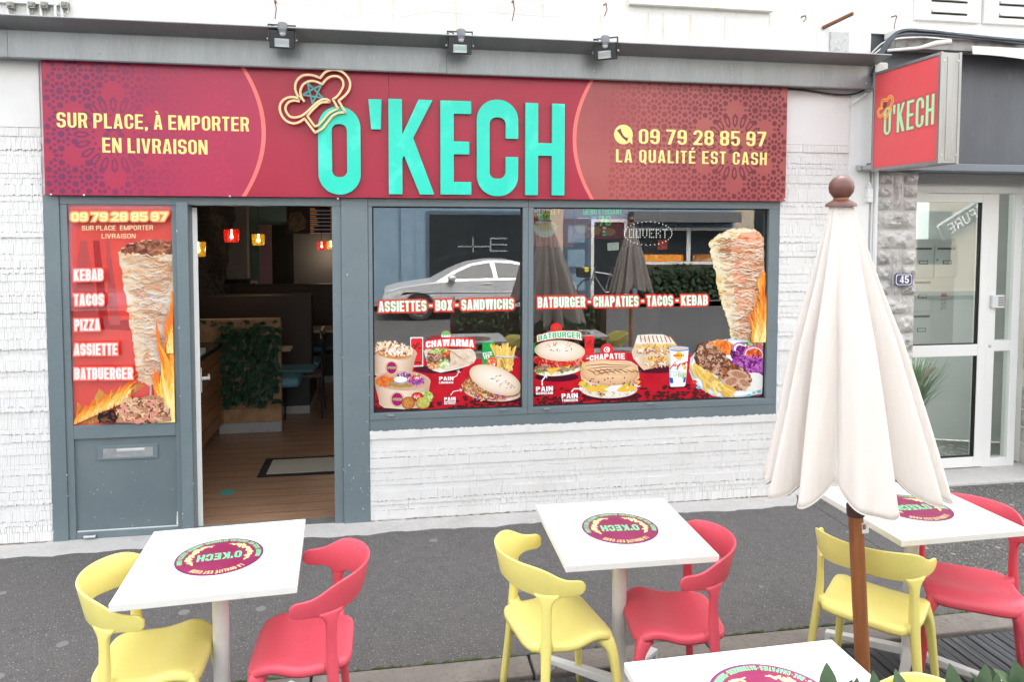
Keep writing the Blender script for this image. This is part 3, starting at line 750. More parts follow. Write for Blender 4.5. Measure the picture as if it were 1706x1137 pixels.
kp = MB(); kp.box(4.872, 4.985, yd-.03, yd-.001, 1.345, 1.452); kpo = kp.build('keypad', mat('keypad_grey', (.62, .63, .63), .4), N, bevel=.006)
mb = MB()
for i in range(3):
    for j in range(4): mb.box(4.925+i*.018, 4.937+i*.018, yd-.034, yd-.030, 1.365+j*.02, 1.378+j*.02)
mb.build('key', mat('key_grey', (.22, .22, .23), .4), kpo)
mb = MB(); mb.box(3.95, 5.26, -.015, .36, -.1, .022); mb.build('door_step', CONC, N, bevel=.01)
# hallway behind the door
mb = MB(); mb.box(3.62, 5.9, .375, 4.0, -.05, .022); mb.build('hall_floor', mat('mosaic_floor', (.26, .26, .24), .5, speck=[(18, .5, (.42, .41, .38))], var=(40, (.16, .16, .15), .4, .7)), N)
HALL = mat('hall_wall', (.80, .82, .81), .7)
mb = MB(); mb.box(3.5, 3.62, .43, 4.0, 0, 2.7); mb.box(5.9, 6.0, .5, 4.0, 0, 2.7); mb.box(3.5, 6.0, 4.0, 4.1, 0, 2.7); mb.box(3.5, 6.0, .5, 1.5, 2.7, 2.8)  # ceiling cut short: added opening behind it lets sky light into the hall
mb.add([(4.95, 1.1, .03), (5.9, .75, .03), (5.9, .75, 2.7), (4.95, 1.1, 2.7), (4.95, 4, .03), (4.95, 4, 2.7)], [(0, 1, 2, 3), (4, 0, 3, 5)])
mb.build('hall_wall', HALL, N)
# ------------------------------------------------------------------ the big shop sign
YS = -.06
SG = thing('shop_sign', (.393, YS, 2.19), "wide burgundy shop sign with raised turquoise O'KECH letters above the shop windows", 'shop sign')
BURG = mat('sign_burgundy', S(174, 34, 62), .3, var=(1.3, S(182, 44, 70), .4, .7), stretch=(1, 1, .5), spec=.35)
ZONEL = mat('sign_rose', S(190, 50, 86), .3, var=(1.0, S(172, 44, 78), .35, .7), spec=.35)
ZONER = mat('sign_brown_reflection', S(168, 74, 78), .3, var=(1.2, S(184, 100, 92), .4, .7), spec=.4)  # right field: brownish reflection of the street painted into its colour
def fade_mat(name, base, dark, xa, xb):
    """printed tone that fades along the sign from xa (full) to xb (none)"""
    m = bpy.data.materials.new(name); m.use_nodes = True; n = m.node_tree.nodes; l = m.node_tree.links; b = n['Principled BSDF']
    b.inputs['Roughness'].default_value = .3; b.inputs['Specular IOR Level'].default_value = .35
    tc = n.new('ShaderNodeTexCoord'); sp = n.new('ShaderNodeSeparateXYZ'); l.new(tc.outputs['Object'], sp.inputs[0])
    mr = n.new('ShaderNodeMapRange'); mr.inputs[1].default_value = xa; mr.inputs[2].default_value = xb; l.new(sp.outputs[0], mr.inputs[0])
    mx = n.new('ShaderNodeMix'); mx.data_type = 'RGBA'; l.new(mr.outputs[0], mx.inputs[0]); mx.inputs[6].default_value = (*dark, 1); mx.inputs[7].default_value = (*base, 1)
    l.new(mx.outputs[2], b.inputs['Base Color']); return m
xl, xr, zb, zt = -2.046, 2.832, 2.187, 3.011
mb = MB(); mb.box(xl, .0235, YS, -.02, zb, zt); mb.box(.0245, xr, YS, -.02, zb, zt)
PANEL = mb.build('sign_panel', BURG, SG, bevel=.0015)
# end fields bounded by a curved stripe
def arc_x(z, xm, bulge, zc=2.60, hz=.41): return xm - bulge*((z-zc)/hz)**2
n = 28; zs = [zb+.002+(zt-zb-.004)*i/n for i in range(n+1)]
L_ = lambda z, o=0: arc_x(z, -.762+o, .128)
R2_ = lambda z, o=0: 1.268+o+.128*((z-2.60)/.41)**2
mb = MB(); mb.extrude([(xl+.002, zs[0])]+[(L_(z), z) for z in zs]+[(xl+.002, zs[-1])], [], lambda x, z, d: (x, d, z), YS-.0006, None)
mb.build('sign_field', ZONEL, SG)
mb = MB(); mb.extrude([(xr-.002, zs[0])]+[(R2_(z), z) for z in zs]+[(xr-.002, zs[-1])], [], lambda x, z, d: (x, d, z), YS-.0006, None)
mb.build('sign_field', ZONER, SG)
STRIPE = mat('stripe_coral', S(255, 118, 112, .85), .3)
for fn in (L_, R2_):
    mb = MB(); mb.extrude([(fn(z, -.012), z) for z in zs]+[(fn(z, .014), z) for z in reversed(zs)], [], lambda x, z, d: (x, d, z), YS-.0012, None); mb.build('stripe', STRIPE, SG)
# star lattice in the end fields
def lattice(cx, cz, xmin, xmax, limit, flip):
    P = []; seen = set()
    def blob(x, z, r, n, rot=0, k=1.0):
        key = (round(x, 3), round(z, 3))
        if any((key[0]+i*.001, key[1]+j*.001) in seen for i in (-1, 0, 1) for j in (-1, 0, 1)): return
        seen.add(key)
        P.append([(x+r*math.cos(rot+2*math.pi*i/n)*(k if i % 2 else 1), z+r*math.sin(rot+2*math.pi*i/n)*(k if i % 2 else 1)) for i in range(n)])
    def kite(x, z, a, r0, r1, w):
        ca, sa = math.cos(a), math.sin(a); 
        q = [(r0, 0), ((r0*.55+r1*.45), w), (r1, w*.55), (r1, -w*.55), ((r0*.55+r1*.45), -w)]
        P.append([(x+u*ca-v*sa, z+u*sa+v*ca) for u, v in q])
    def ringpetal(x, z, a, r0, r1, w):
        ca, sa = math.cos(a), math.sin(a)
        q = [(r0, 0), (r0+(r1-r0)*.25, w*.8), (r0+(r1-r0)*.75, w), (r1, 0), (r0+(r1-r0)*.75, -w), (r0+(r1-r0)*.25, -w*.8)]
        q2 = [(r0+(r1-r0)*(.2+.6*((p[0]-r0)/(r1-r0))), p[1]*.45) for p in q]
        for i in range(6):
            j = (i+1) % 6; P.append([(x+u*ca-v*sa, z+u*sa+v*ca) for u, v in (q[i], q[j], q2[j], q2[i])])
    for i in range(8): kite(cx, cz, 2*math.pi*i/8, .02, .06, .017)
    for i in range(20): ringpetal(cx, cz, 2*math.pi*i/20, .135, .235, .021)
    for i in range(20): blob(cx+.12*math.cos(2*math.pi*(i+.5)/20), cz+.12*math.sin(2*math.pi*(i+.5)/20), .009, 6)
    d = .150
    for i in range(-18, 19):
        for j in range(-5, 6):
            x = cx+(i+.5*(j % 2))*d; z = cz+j*d*.866
            rr = math.hypot(x-cx, z-cz)
            if rr < .265: continue
            blob(x, z, .024, 20, 0, .80)
            for k in range(10): 
                a = 2*math.pi*k/10; kite(x, z, a, .029, .059, .0125)
            for k in range(6):
                a = 2*math.pi*(k+.5)/6; blob(x+.0866*math.cos(a), z+.0866*math.sin(a), .020, 6, a)
                a = 2*math.pi*k/6; blob(x+.075*math.cos(a), z+.075*math.sin(a), .0135, 10, a, .5)
    out = []
    for q in P:
        qx = [p[0] for p in q]; qz = [p[1] for p in q]
        if min(qx) < xmin or max(qx) > xmax or min(qz) < zb+.004 or max(qz) > zt-.004: continue
        if any((p[0] > limit(p[1])-.02) if not flip else (p[0] < limit(p[1])+.02) for p in q): continue
        out.append(q)
    return out
cx, cz = facade(190, 225, YS)
mb = MB()
for i, q in enumerate(lattice(cx, cz, xl+.004, -.95, L_, False)): mb.poly([(x, YS-.0009-.0000002*i, z) for x, z in q])
mb.build('star_lattice', fade_mat('lattice_plum', S(190, 50, 86), S(122, 42, 88), cx-.393-.12, -1.05-.393), SG)
cx2, cz2 = facade(1224, 245, YS)
mb = MB()
for i, q in enumerate(lattice(cx2, cz2, 1.5, xr-.004, R2_, True)): mb.poly([(x, YS-.0009-.0000002*i, z) for x, z in q])
mb.build('star_lattice', fade_mat('lattice_brown', S(168, 74, 78), S(118, 42, 56), cx2-.393, 1.55-.393), SG)  # fades into the painted reflection brown of the right field

# flat yellow lettering
YEL = mat('letter_yellow', S(255, 232, 142, .86), .35)
def line_text(mb, txt, x0, x1, z0, z1, h0, h1, y, depth=.0022, mi=0, **k):
    """lettering from (x0, z0) to (x1, z1) with cap heights h0..h1"""
    for o, hs in text_shapes(txt, lambda t, v: (x0+(x1-x0)*t, z0+(z1-z0)*t+v*(h0+(h1-h0)*t)), **k):
        mb.extrude(o, hs, lambda x, z, d: (x, d, z), y-depth, None, mi)
def seg_uv(y, u0, v0, u1, v1):
    a = facade(u0, v0, y); b = facade(u1, v1, y); return a[0], b[0], a[1], b[1]
K = dict(w=.50, a=.165, b=.13, gap=.10, space=.2)
mb = MB()
x0, x1, z0, z1 = seg_uv(YS, 95, 212, 415, 219); line_text(mb, 'SUR PLACE, À EMPORTER', x0, x1, z0, z1, .091, .089, YS, **K); mb.build('slogan_lettering', YEL, SG); mb = MB()
x0, x1, z0, z1 = seg_uv(YS, 171, 254, 346, 257.5); line_text(mb, 'EN LIVRAISON', x0, x1, z0, z1, .091, .090, YS, **K)
mb.build('slogan_lettering', YEL, SG)
mb = MB()
x0, x1, z0, z1 = seg_uv(YS, 1064, 239.5, 1276, 244); line_text(mb, '09 79 28 85 97', x0, x1, z0, z1, .102, .104, YS, **K)
mb.build('number_lettering', YEL, SG)
mb = MB()
x0, x1, z0, z1 = seg_uv(YS, 1026, 270, 1277, 275); line_text(mb, 'LA QUALITÉ EST CASH', x0, x1, z0, z1, .088, .089, YS, w=.46, a=.155, b=.12, gap=.14, space=.24)
mb.build('slogan_lettering', YEL, SG)
# round telephone badge
px, pz = facade(1038.5, 224, YS)
mb = MB(); r = .067
ci = [(px+r*math.cos(t), pz+r*math.sin(t)) for t in np.linspace(-.35, 2*math.pi-.85, 40)]+[(px+r*.98, pz-r*1.02)]
mb.extrude(ci, [], lambda x, z, d: (x, d, z), YS-.0022, None, 0)
hs = []
for t in np.linspace(0, 1, 14):
    a = math.pi*(1.03+.44*t); hs.append((px+.012+.062*math.cos(a)*.9+.028, pz+.052+.088*math.sin(a)*.9))
# handset: thick arc with two end lobes
def thick(pts, w):
    L, R = [], []
    for i, p in enumerate(pts):
        q0 = pts[max(0, i-1)]; q1 = pts[min(len(pts)-1, i+1)]; dx, dz = q1[0]-q0[0], q1[1]-q0[1]; l = math.hypot(dx, dz) or 1e-9
        ww = w(i/(len(pts)-1)) if callable(w) else w
        L.append((p[0]-dz/l*ww, p[1]+dx/l*ww)); R.append((p[0]+dz/l*ww, p[1]-dx/l*ww))
    return L+R[::-1]
hp = [(px-.034+.062*t**1.0*1.05, pz+.034-.068*t-.016*math.sin(math.pi*t)) for t in np.linspace(0, 1, 16)]
mb.extrude(thick(hp, lambda t: .008+.008*(abs(2*t-1)**3)), [], lambda x, z, d: (x, d, z), YS-.0028, None, 1)
mb.build('phone_badge', [YEL, mat('badge_plum', S(122, 44, 62), .3)], SG)

# raised turquoise letters
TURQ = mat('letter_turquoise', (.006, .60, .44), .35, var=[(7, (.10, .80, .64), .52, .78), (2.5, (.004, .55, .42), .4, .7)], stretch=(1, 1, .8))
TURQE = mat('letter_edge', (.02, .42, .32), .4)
def big(ch, u0, u1, v0, v1):
    xa, za = facade(u0, v1, -.09); xb, zb_ = facade(u1, v0, -.09)
    W, H = xb-xa, zb_-za
    w = W/H
    a = .083/H if ch != "'" else w; b = .075/H
    if ch == "'": sh = [([(0, 1), (w, 1), (w*.93, 0), (w*.2, 0)], [])]; ww = w
    elif ch == 'O': sh = nest_shape([([g_rr(0, 0, w, 1, w*.5)], [g_rr(a*1.02, b*1.5, w-a*1.02, 1-b*1.5, w*.16)])], w)
    elif ch == 'C': sh = nest_shape([([g_rr(0, 0, w, 1, w*.48)], [g_rr(a*1.02, b*1.55, w-a*1.02, 1-b*1.55, w*.16), g_box(w-a*1.1, .41, w+1, .60)])], w)
    else:
        g, ww = glyph(ch, w if ch != 'E' else w/.92, a*1.05, b*1.12); sh = nest_shape(g, w)
    mb = MB()
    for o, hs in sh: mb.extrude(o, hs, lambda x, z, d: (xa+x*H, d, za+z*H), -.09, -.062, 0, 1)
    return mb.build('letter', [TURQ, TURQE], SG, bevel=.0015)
def nest_shape(groups, w, res=130):
    h = 1/res; xs = np.arange(-.1, w+.2, h)+.0013; ys = np.arange(-.1, 1.15, h)+.0017
    X, Y = np.meshgrid(xs, ys); D = np.full(X.shape, 1e9)
    for adds, cuts in groups:
        d = np.full(X.shape, 1e9)
        for p in adds: d = np.minimum(d, prim_sdf(p, X, Y))
        for p in cuts: d = np.maximum(d, -prim_sdf(p, X, Y))
        D = np.minimum(D, d)
    return nest(contours(D, xs[0], ys[0], h))
for ch, u0, u1, v0, v1 in (('O', 531, 600, 178, 324), ("'", 614, 635.5, 165.5, 215), ('K', 648, 723, 166.5, 323.5), ('E', 734, 785, 168.5, 324), ('C', 794.5, 863.5, 167, 326.5), ('H', 875, 941, 173, 325)): big(ch, u0, u1, v0, v1)
# gold outline hat with a star
def smooth_path(pts, n=10):
    out = []
    for i in range(len(pts)-1):
        if i+1 < len(pts):
            p0 = pts[max(0, i-1)]; p1 = pts[i]; p2 = pts[i+1]; p3 = pts[min(len(pts)-1, i+2)]
            if len(p1) > 2: p0 = p1
            if len(p2) > 2: p3 = p2
            for k in range(n):
                t = k/n
                out.append(tuple(.5*((2*p1[c])+(-p0[c]+p2[c])*t+(2*p0[c]-5*p1[c]+4*p2[c]-p3[c])*t*t+(-p0[c]+3*p1[c]-3*p2[c]+p3[c])*t**3) for c in (0, 1)))
    out.append(tuple(pts[-1][:2])); return out
c = 1   # corner marker
HAT_OUT = [(545, 790, c), (470, 840), (390, 855), (300, 820), (235, 740), (212, 640), (240, 560), (310, 510), (400, 500), (490, 525, c), (445, 460), (420, 380), (435, 290), (500, 220), (580, 198), (670, 208), (758, 240, c), (830, 160), (930, 130), (1040, 150), (1120, 215), (1162, 300), (1150, 400), (1090, 480), (1008, 548, c), (1055, 630), (1100, 705, c), (1000, 715), (920, 760), (850, 850), (780, 930), (690, 980, c), (620, 890), (545, 790, c)]
HAT_IN = [(545, 560, c), (505, 500), (490, 420), (520, 340), (580, 295), (650, 280), (720, 295), (785, 325, c), (850, 250), (930, 215), (1010, 225), (1062, 275), (1070, 350), (1030, 430), (985, 490), (930, 530, c), (970, 600), (1000, 658, c), (930, 685), (860, 735), (790, 820), (740, 875), (685, 895, c), (630, 820), (585, 755, c), (640, 690), (700, 630), (770, 575), (890, 565, c), (860, 535), (800, 528), (730, 560), (660, 620), (590, 690), (510, 750), (420, 775), (350, 760), (300, 700), (290, 630), (330, 570), (400, 545), (480, 560, c)]
GOLD = mat('gold_outline', (.72, .54, .27), .4, var=(20, (.76, .60, .33), .4, .7))
def hat_uv(p, y): return facade(440+p[0]/8.12, 100+p[1]/8.12, y)
def ribbon(mb, pts, w, y0, y1, mi=0, closed=False):
    q = pts
    L, R = [], []
    n = len(q)
    for i in range(n):
        a = q[max(0, i-1)]; b = q[min(n-1, i+1)]
        if closed and i in (0, n-1): a = q[-2]; b = q[1]
        dx, dz = b[0]-a[0], b[1]-a[1]; l = math.hypot(dx, dz) or 1e-9
        L.append((q[i][0]-dz/l*w, q[i][1]+dx/l*w)); R.append((q[i][0]+dz/l*w, q[i][1]-dx/l*w))
    vs_ = []
    for y in (y0, y1): vs_ += [(x, y, z) for x, z in L]+[(x, y, z) for x, z in R]
    fs = []
    for i in range(n-1): fs += [(i, i+1, n+i+1, n+i), (2*n+i, 3*n+i, 3*n+i+1, 2*n+i+1), (i, 2*n+i, 2*n+i+1, i+1), (n+i, n+i+1, 3*n+i+1, 3*n+i)]
    fs += [(0, n, 3*n, 2*n), (n-1, 3*n-1, 4*n-1, 2*n-1)]
    mb.add(vs_, fs, mi)
mb = MB()
ribbon(mb, [hat_uv(p, -.11) for p in smooth_path(HAT_OUT)], .0068, -.112, -.094, closed=True)
ribbon(mb, [hat_uv(p, -.11) for p in smooth_path(HAT_IN)], .0066, -.111, -.094)
HATO = mb.build('hat_outline', GOLD, SG)
mb = MB(); sx, sz = hat_uv((665, 445), -.105)
tips = [hat_uv(p, -.105) for p in ((590, 312), (775, 335), (800, 515), (655, 590), (522, 470))]
for k in range(5):
    a, b = tips[k], tips[(k+2) % 5]
    ribbon(mb, [a, b], .0052, -.109-.0002*k, -.100-.0002*k)
mb.build('star', mat('star_green', (.04, .26, .24), .4), HATO)
for u, v in ((72, 98), (332, 106), (601, 115), (610, 116), (786, 121), (1117, 135), (1263, 141), (1307, 332), (140, 325), (383, 327), (563, 331), (85, 324)):
    x, z = facade(u, v, YS); mb = MB(); mb.lathe([(.006, 0), (.006, .002), (.003, .004), (0, .0042)], (x, YS-.0005, z), 10, ax=(0, -1, 0)); mb.build('screw', mat('white_screw_cap', (.7, .7, .7), .4), SG, smooth=40)

# ------------------------------------------------------------------ floodlights on the flashing
LAMPK = mat('lamp_black', (.022, .023, .025), .35); LENS = mat('lamp_lens', (.34, .35, .34), .15, spec=.8); SENS = mat('sensor_grey', (.20, .205, .22), .35); REFL = mat('lamp_reflector', (.6, .6, .58), .25, metal=.7)
def flood(u, v, rz, label, lensm):
    x, z = facade(u, v, -.27); loc = (x, -.27, z)
    t = thing('floodlight', loc, label, 'floodlight', 'floodlights above the shop sign', rz)
    body = MB()
    # tilted box: front face turned down towards the sign
    def tr(p):
        a = R_(12); y, zz = p[1], p[2]; return (p[0], y*math.cos(a)-zz*math.sin(a), y*math.sin(a)+zz*math.cos(a))
    b = MB(); b.box(-.072, .072, -.030, .022, -.052, .052); 
    for i in range(9): b.box(-.062+i*.0145, -.056+i*.0145, .022, .036, -.045, .045)
    b.v = [tr(p) for p in b.v]; bo = b.build('lamp_body', LAMPK, t, local=True, bevel=.003)
    b = MB(); b.box(-.042, .042, -.034, -.0305, -.042, .006); b.v = [tr(p) for p in b.v]; b.build('lens', lensm, bo, local=True)
    b = MB(); b.add([(-.042, -.0345, -.042), (.042, -.0345, -.042), (.028, -.0345, -.03), (-.028, -.0345, -.03)], [(0, 1, 2, 3)]); b.add([(-.042, -.0345, .006), (.042, -.0345, .006), (.028, -.0345, -.004), (-.028, -.0345, -.004)], [(3, 2, 1, 0)]); b.v = [tr(p) for p in b.v]; b.build('reflector', REFL, bo, local=True)
    b = MB(); b.box(-.082, -.076, -.012, .012, -.01, .085); b.box(.076, .082, -.012, .012, -.01, .085); b.box(-.082, .082, -.012, .012, .085, .089); b.build('bracket', LAMPK, t, local=True)
    b = MB(); 
    for s in (-1, 1): b.lathe([(.009, 0), (.009, .006), (.004, .008), (0, .008)], (s*.082, 0, 0), 10, ax=(s, 0, 0))
    b.build('bolt', STEEL, t, local=True, smooth=40)
    b = MB(); b.lathe([(.026, -.012), (.028, .0), (.028, .028), (.022, .034), (0, .035)], (0.006, -.035, .060), 20); b.lathe([(.019, -.03), (.024, -.012)], (.006, -.035, .060), 18); se = b.build('motion_sensor', SENS, t, local=True, smooth=40)
    b = MB(); b.lathe([(.0, -.048), (.014, -.044), (.019, -.03)], (.006, -.035, .060), 18); b.build('sensor_dome', mat('dome_white', (.6, .6, .62), .3), se, local=True, smooth=60)
    b = MB(); b.tube([(-.02, .0, .05), (-.05, -.03, .075), (-.075, -.02, .07), (-.07, .01, .03)], .004, 6); b.build('cable', BLACKP, t, local=True, smooth=60)
    return t
flood(470, 66, R_(4), 'leftmost black floodlight with motion sensor, above the gold hat outline', LENS)
flood(766, 76, R_(-2), 'middle black floodlight with motion sensor and greenish lens, above the letters E and C', mat('lamp_lens_green', (.30, .42, .36), .15, spec=.8))
flood(1009, 86, R_(-32), 'black floodlight turned sideways, above the right end of the big lettering', LENS)

# ------------------------------------------------------------------ projecting sign
PX0, PX1, PY0, PY1, PZ0, PZ1 = 3.435, 3.575, -.80, -.16, 2.405, 3.095
PS = thing('projecting_sign', (3.5, -.16, 2.4), "red lightbox sign jutting from the wall with green O'KECH lettering", 'shop sign')
ALU = mat('brushed_aluminium', (.36, .37, .375), .35, metal=.7, var=(9, (.30, .31, .31), .4, .7), stretch=(3, 3, .3))
mb = MB()
mb.box(PX0, PX1, PY0, PY0+.012, PZ0, PZ1); mb.box(PX0, PX1, PY1-.012, PY1, PZ0, PZ1); mb.box(PX0, PX1, PY0+.0122, PY1-.0122, PZ0, PZ0+.012); mb.box(PX0, PX1, PY0+.0122, PY1-.0122, PZ1-.012, PZ1)
for xx in (PX0-.004, PX1-.014):
    mb.box(xx, xx+.018, PY0-.004, PY0+.016, PZ0-.004, PZ1+.004); mb.box(xx, xx+.018, PY1-.016, PY1+.004, PZ0-.004, PZ1+.004); mb.box(xx, xx+.018, PY0+.0162, PY1-.0162, PZ0-.004, PZ0+.016); mb.box(xx, xx+.018, PY0+.0162, PY1-.0162, PZ1-.016, PZ1+.004)
mb.box(PX0+.045, PX1-.048, PY0-.003, PY0, PZ0+.02, PZ1-.02)
mb.build('sign_case', ALU, PS, bevel=.0015)
REDS = mat('lightbox_red', S(228, 92, 96, 1.0), .35, var=(1.5, S(226, 78, 82, 1.0), .4, .7))
mb = MB(); mb.box(PX0+.002, PX0+.006, PY0+.017, PY1-.017, PZ0+.017, PZ1-.017); mb.box(PX1-.006, PX1-.002, PY0+.017, PY1-.017, PZ0+.017, PZ1-.017); mb.build('sign_face', REDS, PS)
MINT = mat('lettering_mint', S(190, 255, 200, .86), .4); HALO = mat('halo_brown', S(220, 90, 93, .97), .4); HALO2 = mat('halo_brown_deep', S(206, 92, 92, .93), .4)
def lb(s, z):       # face coordinates: s 0 at the wall edge .. 1 at the outer edge
    return (PY1-.017)+((PY0+.017)-(PY1-.017))*s, PZ0+.017+(PZ1-PZ0-.034)*z
mb = MB()
for iso, mi, d in ((.10, 0, .0006), (.05, 1, .0010), (0, 2, .0016)):
    for o, hs in text_shapes("O’KECH", lambda t, v: (.17+.78*t, .335+.02*t+.295*v), w=.41, a=.135, b=.095, gap=.10, iso=iso, res=60):
        d += .00002; mb.extrude(o, hs if iso == 0 else [], lambda s, z, dd: (PX0+.002-dd, *lb(s, z)), d, None, mi)
mb.build('lettering', [HALO, HALO2, MINT], PS)
mb = MB()
def hat_lb(p): return (.055+(p[0]-210)/(1165-210)*.27, .50+(990-p[1])/(990-120)*.245)
for path, off in ((HAT_OUT, .0022), (HAT_IN, .0023)):
    q = [lb(*hat_lb(p)) for p in smooth_path(path, 6)]
    L = thick([(a, b) for a, b in q], .0042)
    n = len(q); mb.add([(PX0+.002-off, a, b) for a, b in L], [(i, i+1, 2*n-2-i, 2*n-1-i) for i in range(n-1)])
mb.build('hat_logo', mat('logo_orange', S(255, 190, 96, 1), .4), PS)
mb = MB(); tipl = [lb(*hat_lb(p)) for p in ((590, 312), (775, 335), (800, 515), (655, 590), (522, 470))]
for k in range(5):
    L = thick([tipl[k], tipl[(k+2) % 5]], .0022); mb.poly([(PX0+.002-.0026-.0001*k, a, b) for a, b in L])
mb.build('star', mat('logo_dark', S(120, 60, 70), .4), PS)
mb = MB(); mb.box(3.41, PX0-.004, -.055, -.02, 2.418, 2.455); mb.build('wall_bracket', STEEL, PS, bevel=.002); mb = MB(); mb.box(3.435, 3.56, -.155, -.014, 2.42, 2.45); mb.build('wall_bracket', STEEL, PS, bevel=.002); mb = MB(); mb.box(3.45, 3.53, -.155, -.014, 3.0, 3.03)
mb.build('wall_bracket', STEEL, PS, bevel=.002)
mb = MB(); 
for z in (PZ0+.05, PZ1-.05):
    for xx in (PX0+.02, PX1-.02): mb.lathe([(.006, 0), (.006, .003), (0, .0045)], (xx, PY0-.0005, z), 10, ax=(0, -1, 0))
mb.build('screw', STEEL, PS, smooth=40)

# ------------------------------------------------------------------ wall clutter
def F3(u, v, y): a = facade(u, v, y); return (a[0], y, a[1])
def cable(name, pts, r, m, label, y=None, grp=None, n=6):
    mb = MB(); q = [F3(*p) for p in pts]
    sm = []
    for i in range(len(q)-1):
        p0 = Vector(q[max(0, i-1)]); p1 = Vector(q[i]); p2 = Vector(q[i+1]); p3 = Vector(q[min(len(q)-1, i+2)])
        for k in range(8):
            t = k/8; sm.append(.5*(2*p1+(p2-p0)*t+(2*p0-5*p1+4*p2-p3)*t*t+(3*p1-p0-3*p2+p3)*t**3))
    sm.append(Vector(q[-1])); mb.tube(sm, r, n)
    return tag(mb.build(name, m, smooth=60), label, 'cable', grp)
cable('cable', [(1312, 148, -.03), (1340, 150, -.03), (1390, 157, -.04), (1420, 157, -.05), (1440, 150, -.07)], .007, BLACKP, 'black cable running along the bare wall between big sign and projecting sign')
cable('cable', [(1415, 176, -.03), (1430, 165, -.05), (1448, 152, -.08)], .006, CABLEW, 'short frayed white cable end under the corner of the metal flashing')
G_ = 'cables bundled around the shutter box'
cable('cable', [(1454, 125, -.14), (1465, 93, -.15), (1482, 66, -.15), (1505, 51, -.15), (1545, 52, -.15), (1600, 58, -.15), (1660, 64, -.15), (1706, 68, -.15)], .015, CABLE, 'thickest dark grey cable arching over the shutter box', grp=G_)
cable('cable', [(1470, 90, -.17), (1490, 62, -.16), (1520, 57, -.16), (1570, 59, -.155), (1640, 66, -.15), (1706, 73, -.15)], .009, CABLE, 'thinner dark cable following the thick one over the shutter box', grp=G_)
cable('cable', [(1449, 92, -.06), (1470, 72, -.11), (1495, 64, -.16), (1540, 62, -.16), (1585, 66, -.15)], .006, CABLEW, 'white cable slanting up to the shutter box beside the dark cables', grp=G_)
cable('cable', [(1452, 94, -.05), (1475, 76, -.05), (1500, 68, -.045)], .006, CABLEW, 'second white cable just under the longer white one', grp=G_)
# conduit down the wall by the stone pier
mb = MB(); x, z = facade(1463, 285, -.02); mb.tube([(3.575, -.03, .02), (3.572, -.03, 2.43)], .016, 12); mb.tube([(3.55, -.022, 1.5), (3.548, -.022, 2.43)], .006, 8)
tag(mb.build('downpipe', mat('white_pipe', (.66, .66, .65), .45), smooth=40), 'slim white pipe running down beside the stone pier', 'pipe')
mb = MB(); x, z = facade(1446, 325, -.02); mb.box(x-.022, x+.022, -.05, -.016, z-.055, z+.045); mb.lathe([(.016, 0), (.016, .03), (.009, .034), (.009, .05)], (x, -.033, z+.045), 14); mb.box(x-.027, x+.027, -.054, -.0165, z-.015, z-.01)
tag(mb.build('junction_box', mat('box_white', (.72, .72, .71), .5), bevel=.003), 'small white junction box on the wall beside the slim pipe', 'junction box')
# shutter box and rolled awning over the neighbouring fascia
mb = MB(); 
a = facade(1490, 62, -.10); b = facade(1706, 78, -.10)
mb.box(3.62, 9, -.14, -.005, 3.375, 3.43); 
AW = thing('awning', (3.6, -.1, 3.3), 'weathered white retractable awning case above the dark fascia', 'awning')
mb.build('case', mat('awning_white', (.68, .67, .66), .5, var=(5, (.52, .51, .49), .5, .75)), AW, bevel=.008)
mb = MB(); mb.box(3.64, 9, -.11, -.005, 3.30, 3.374); mb.build('roller', mat('awning_dirty_metal', (.33, .32, .31), .5, var=(12, (.16, .15, .14), .45, .7)), AW)
mb = MB(); n = 60
xs = np.linspace(4.22, 9, n); top = [(x, -.16, 3.305+.02) for x in xs]; bt = [(x, -.17-.012*math.sin(x*3), 3.245+.018*math.cos((x-4.22)*4.4)) for x in xs]
top2 = [(x, -.154, 3.325) for x in xs]; bt2 = [(p[0], p[1]+.006, p[2]) for p in bt]
mb.add(top+bt+top2+bt2, [(i, i+1, n+i+1, n+i) for i in range(n-1)]+[(2*n+i, 3*n+i, 3*n+i+1, 2*n+i+1) for i in range(n-1)]+[(n+i, n+i+1, 3*n+i+1, 3*n+i) for i in range(n-1)])
mb.build('valance', mat('awning_canvas', (.62, .60, .57), .9, var=(7, (.45, .43, .40), .5, .75)), AW, smooth=60)
mb = MB(); mb.tube([F3(1478, 84, -.16), F3(1530, 80, -.22), F3(1560, 72, -.28), F3(1583, 70, -.28)], [.011, .012, .02, .018], 8); mb.build('folding_arm', mat('arm_white', (.66, .64, .61), .5, var=(9, (.4, .37, .33), .5, .75)), AW, smooth=50)
mb = MB(); x, z = facade(1475, 108, -.2); mb.box(x-.05, x+.055, -.16, -.05, z-.06, z+.03); 
tag(mb.build('plaster_block', mat('block_cream', (.6, .58, .52), .9, bump=(40, .006), speck=[(25, .2, (.3, .27, .2))]), bevel=.012), 'rough cream plaster block under the cables behind the projecting sign', 'block')
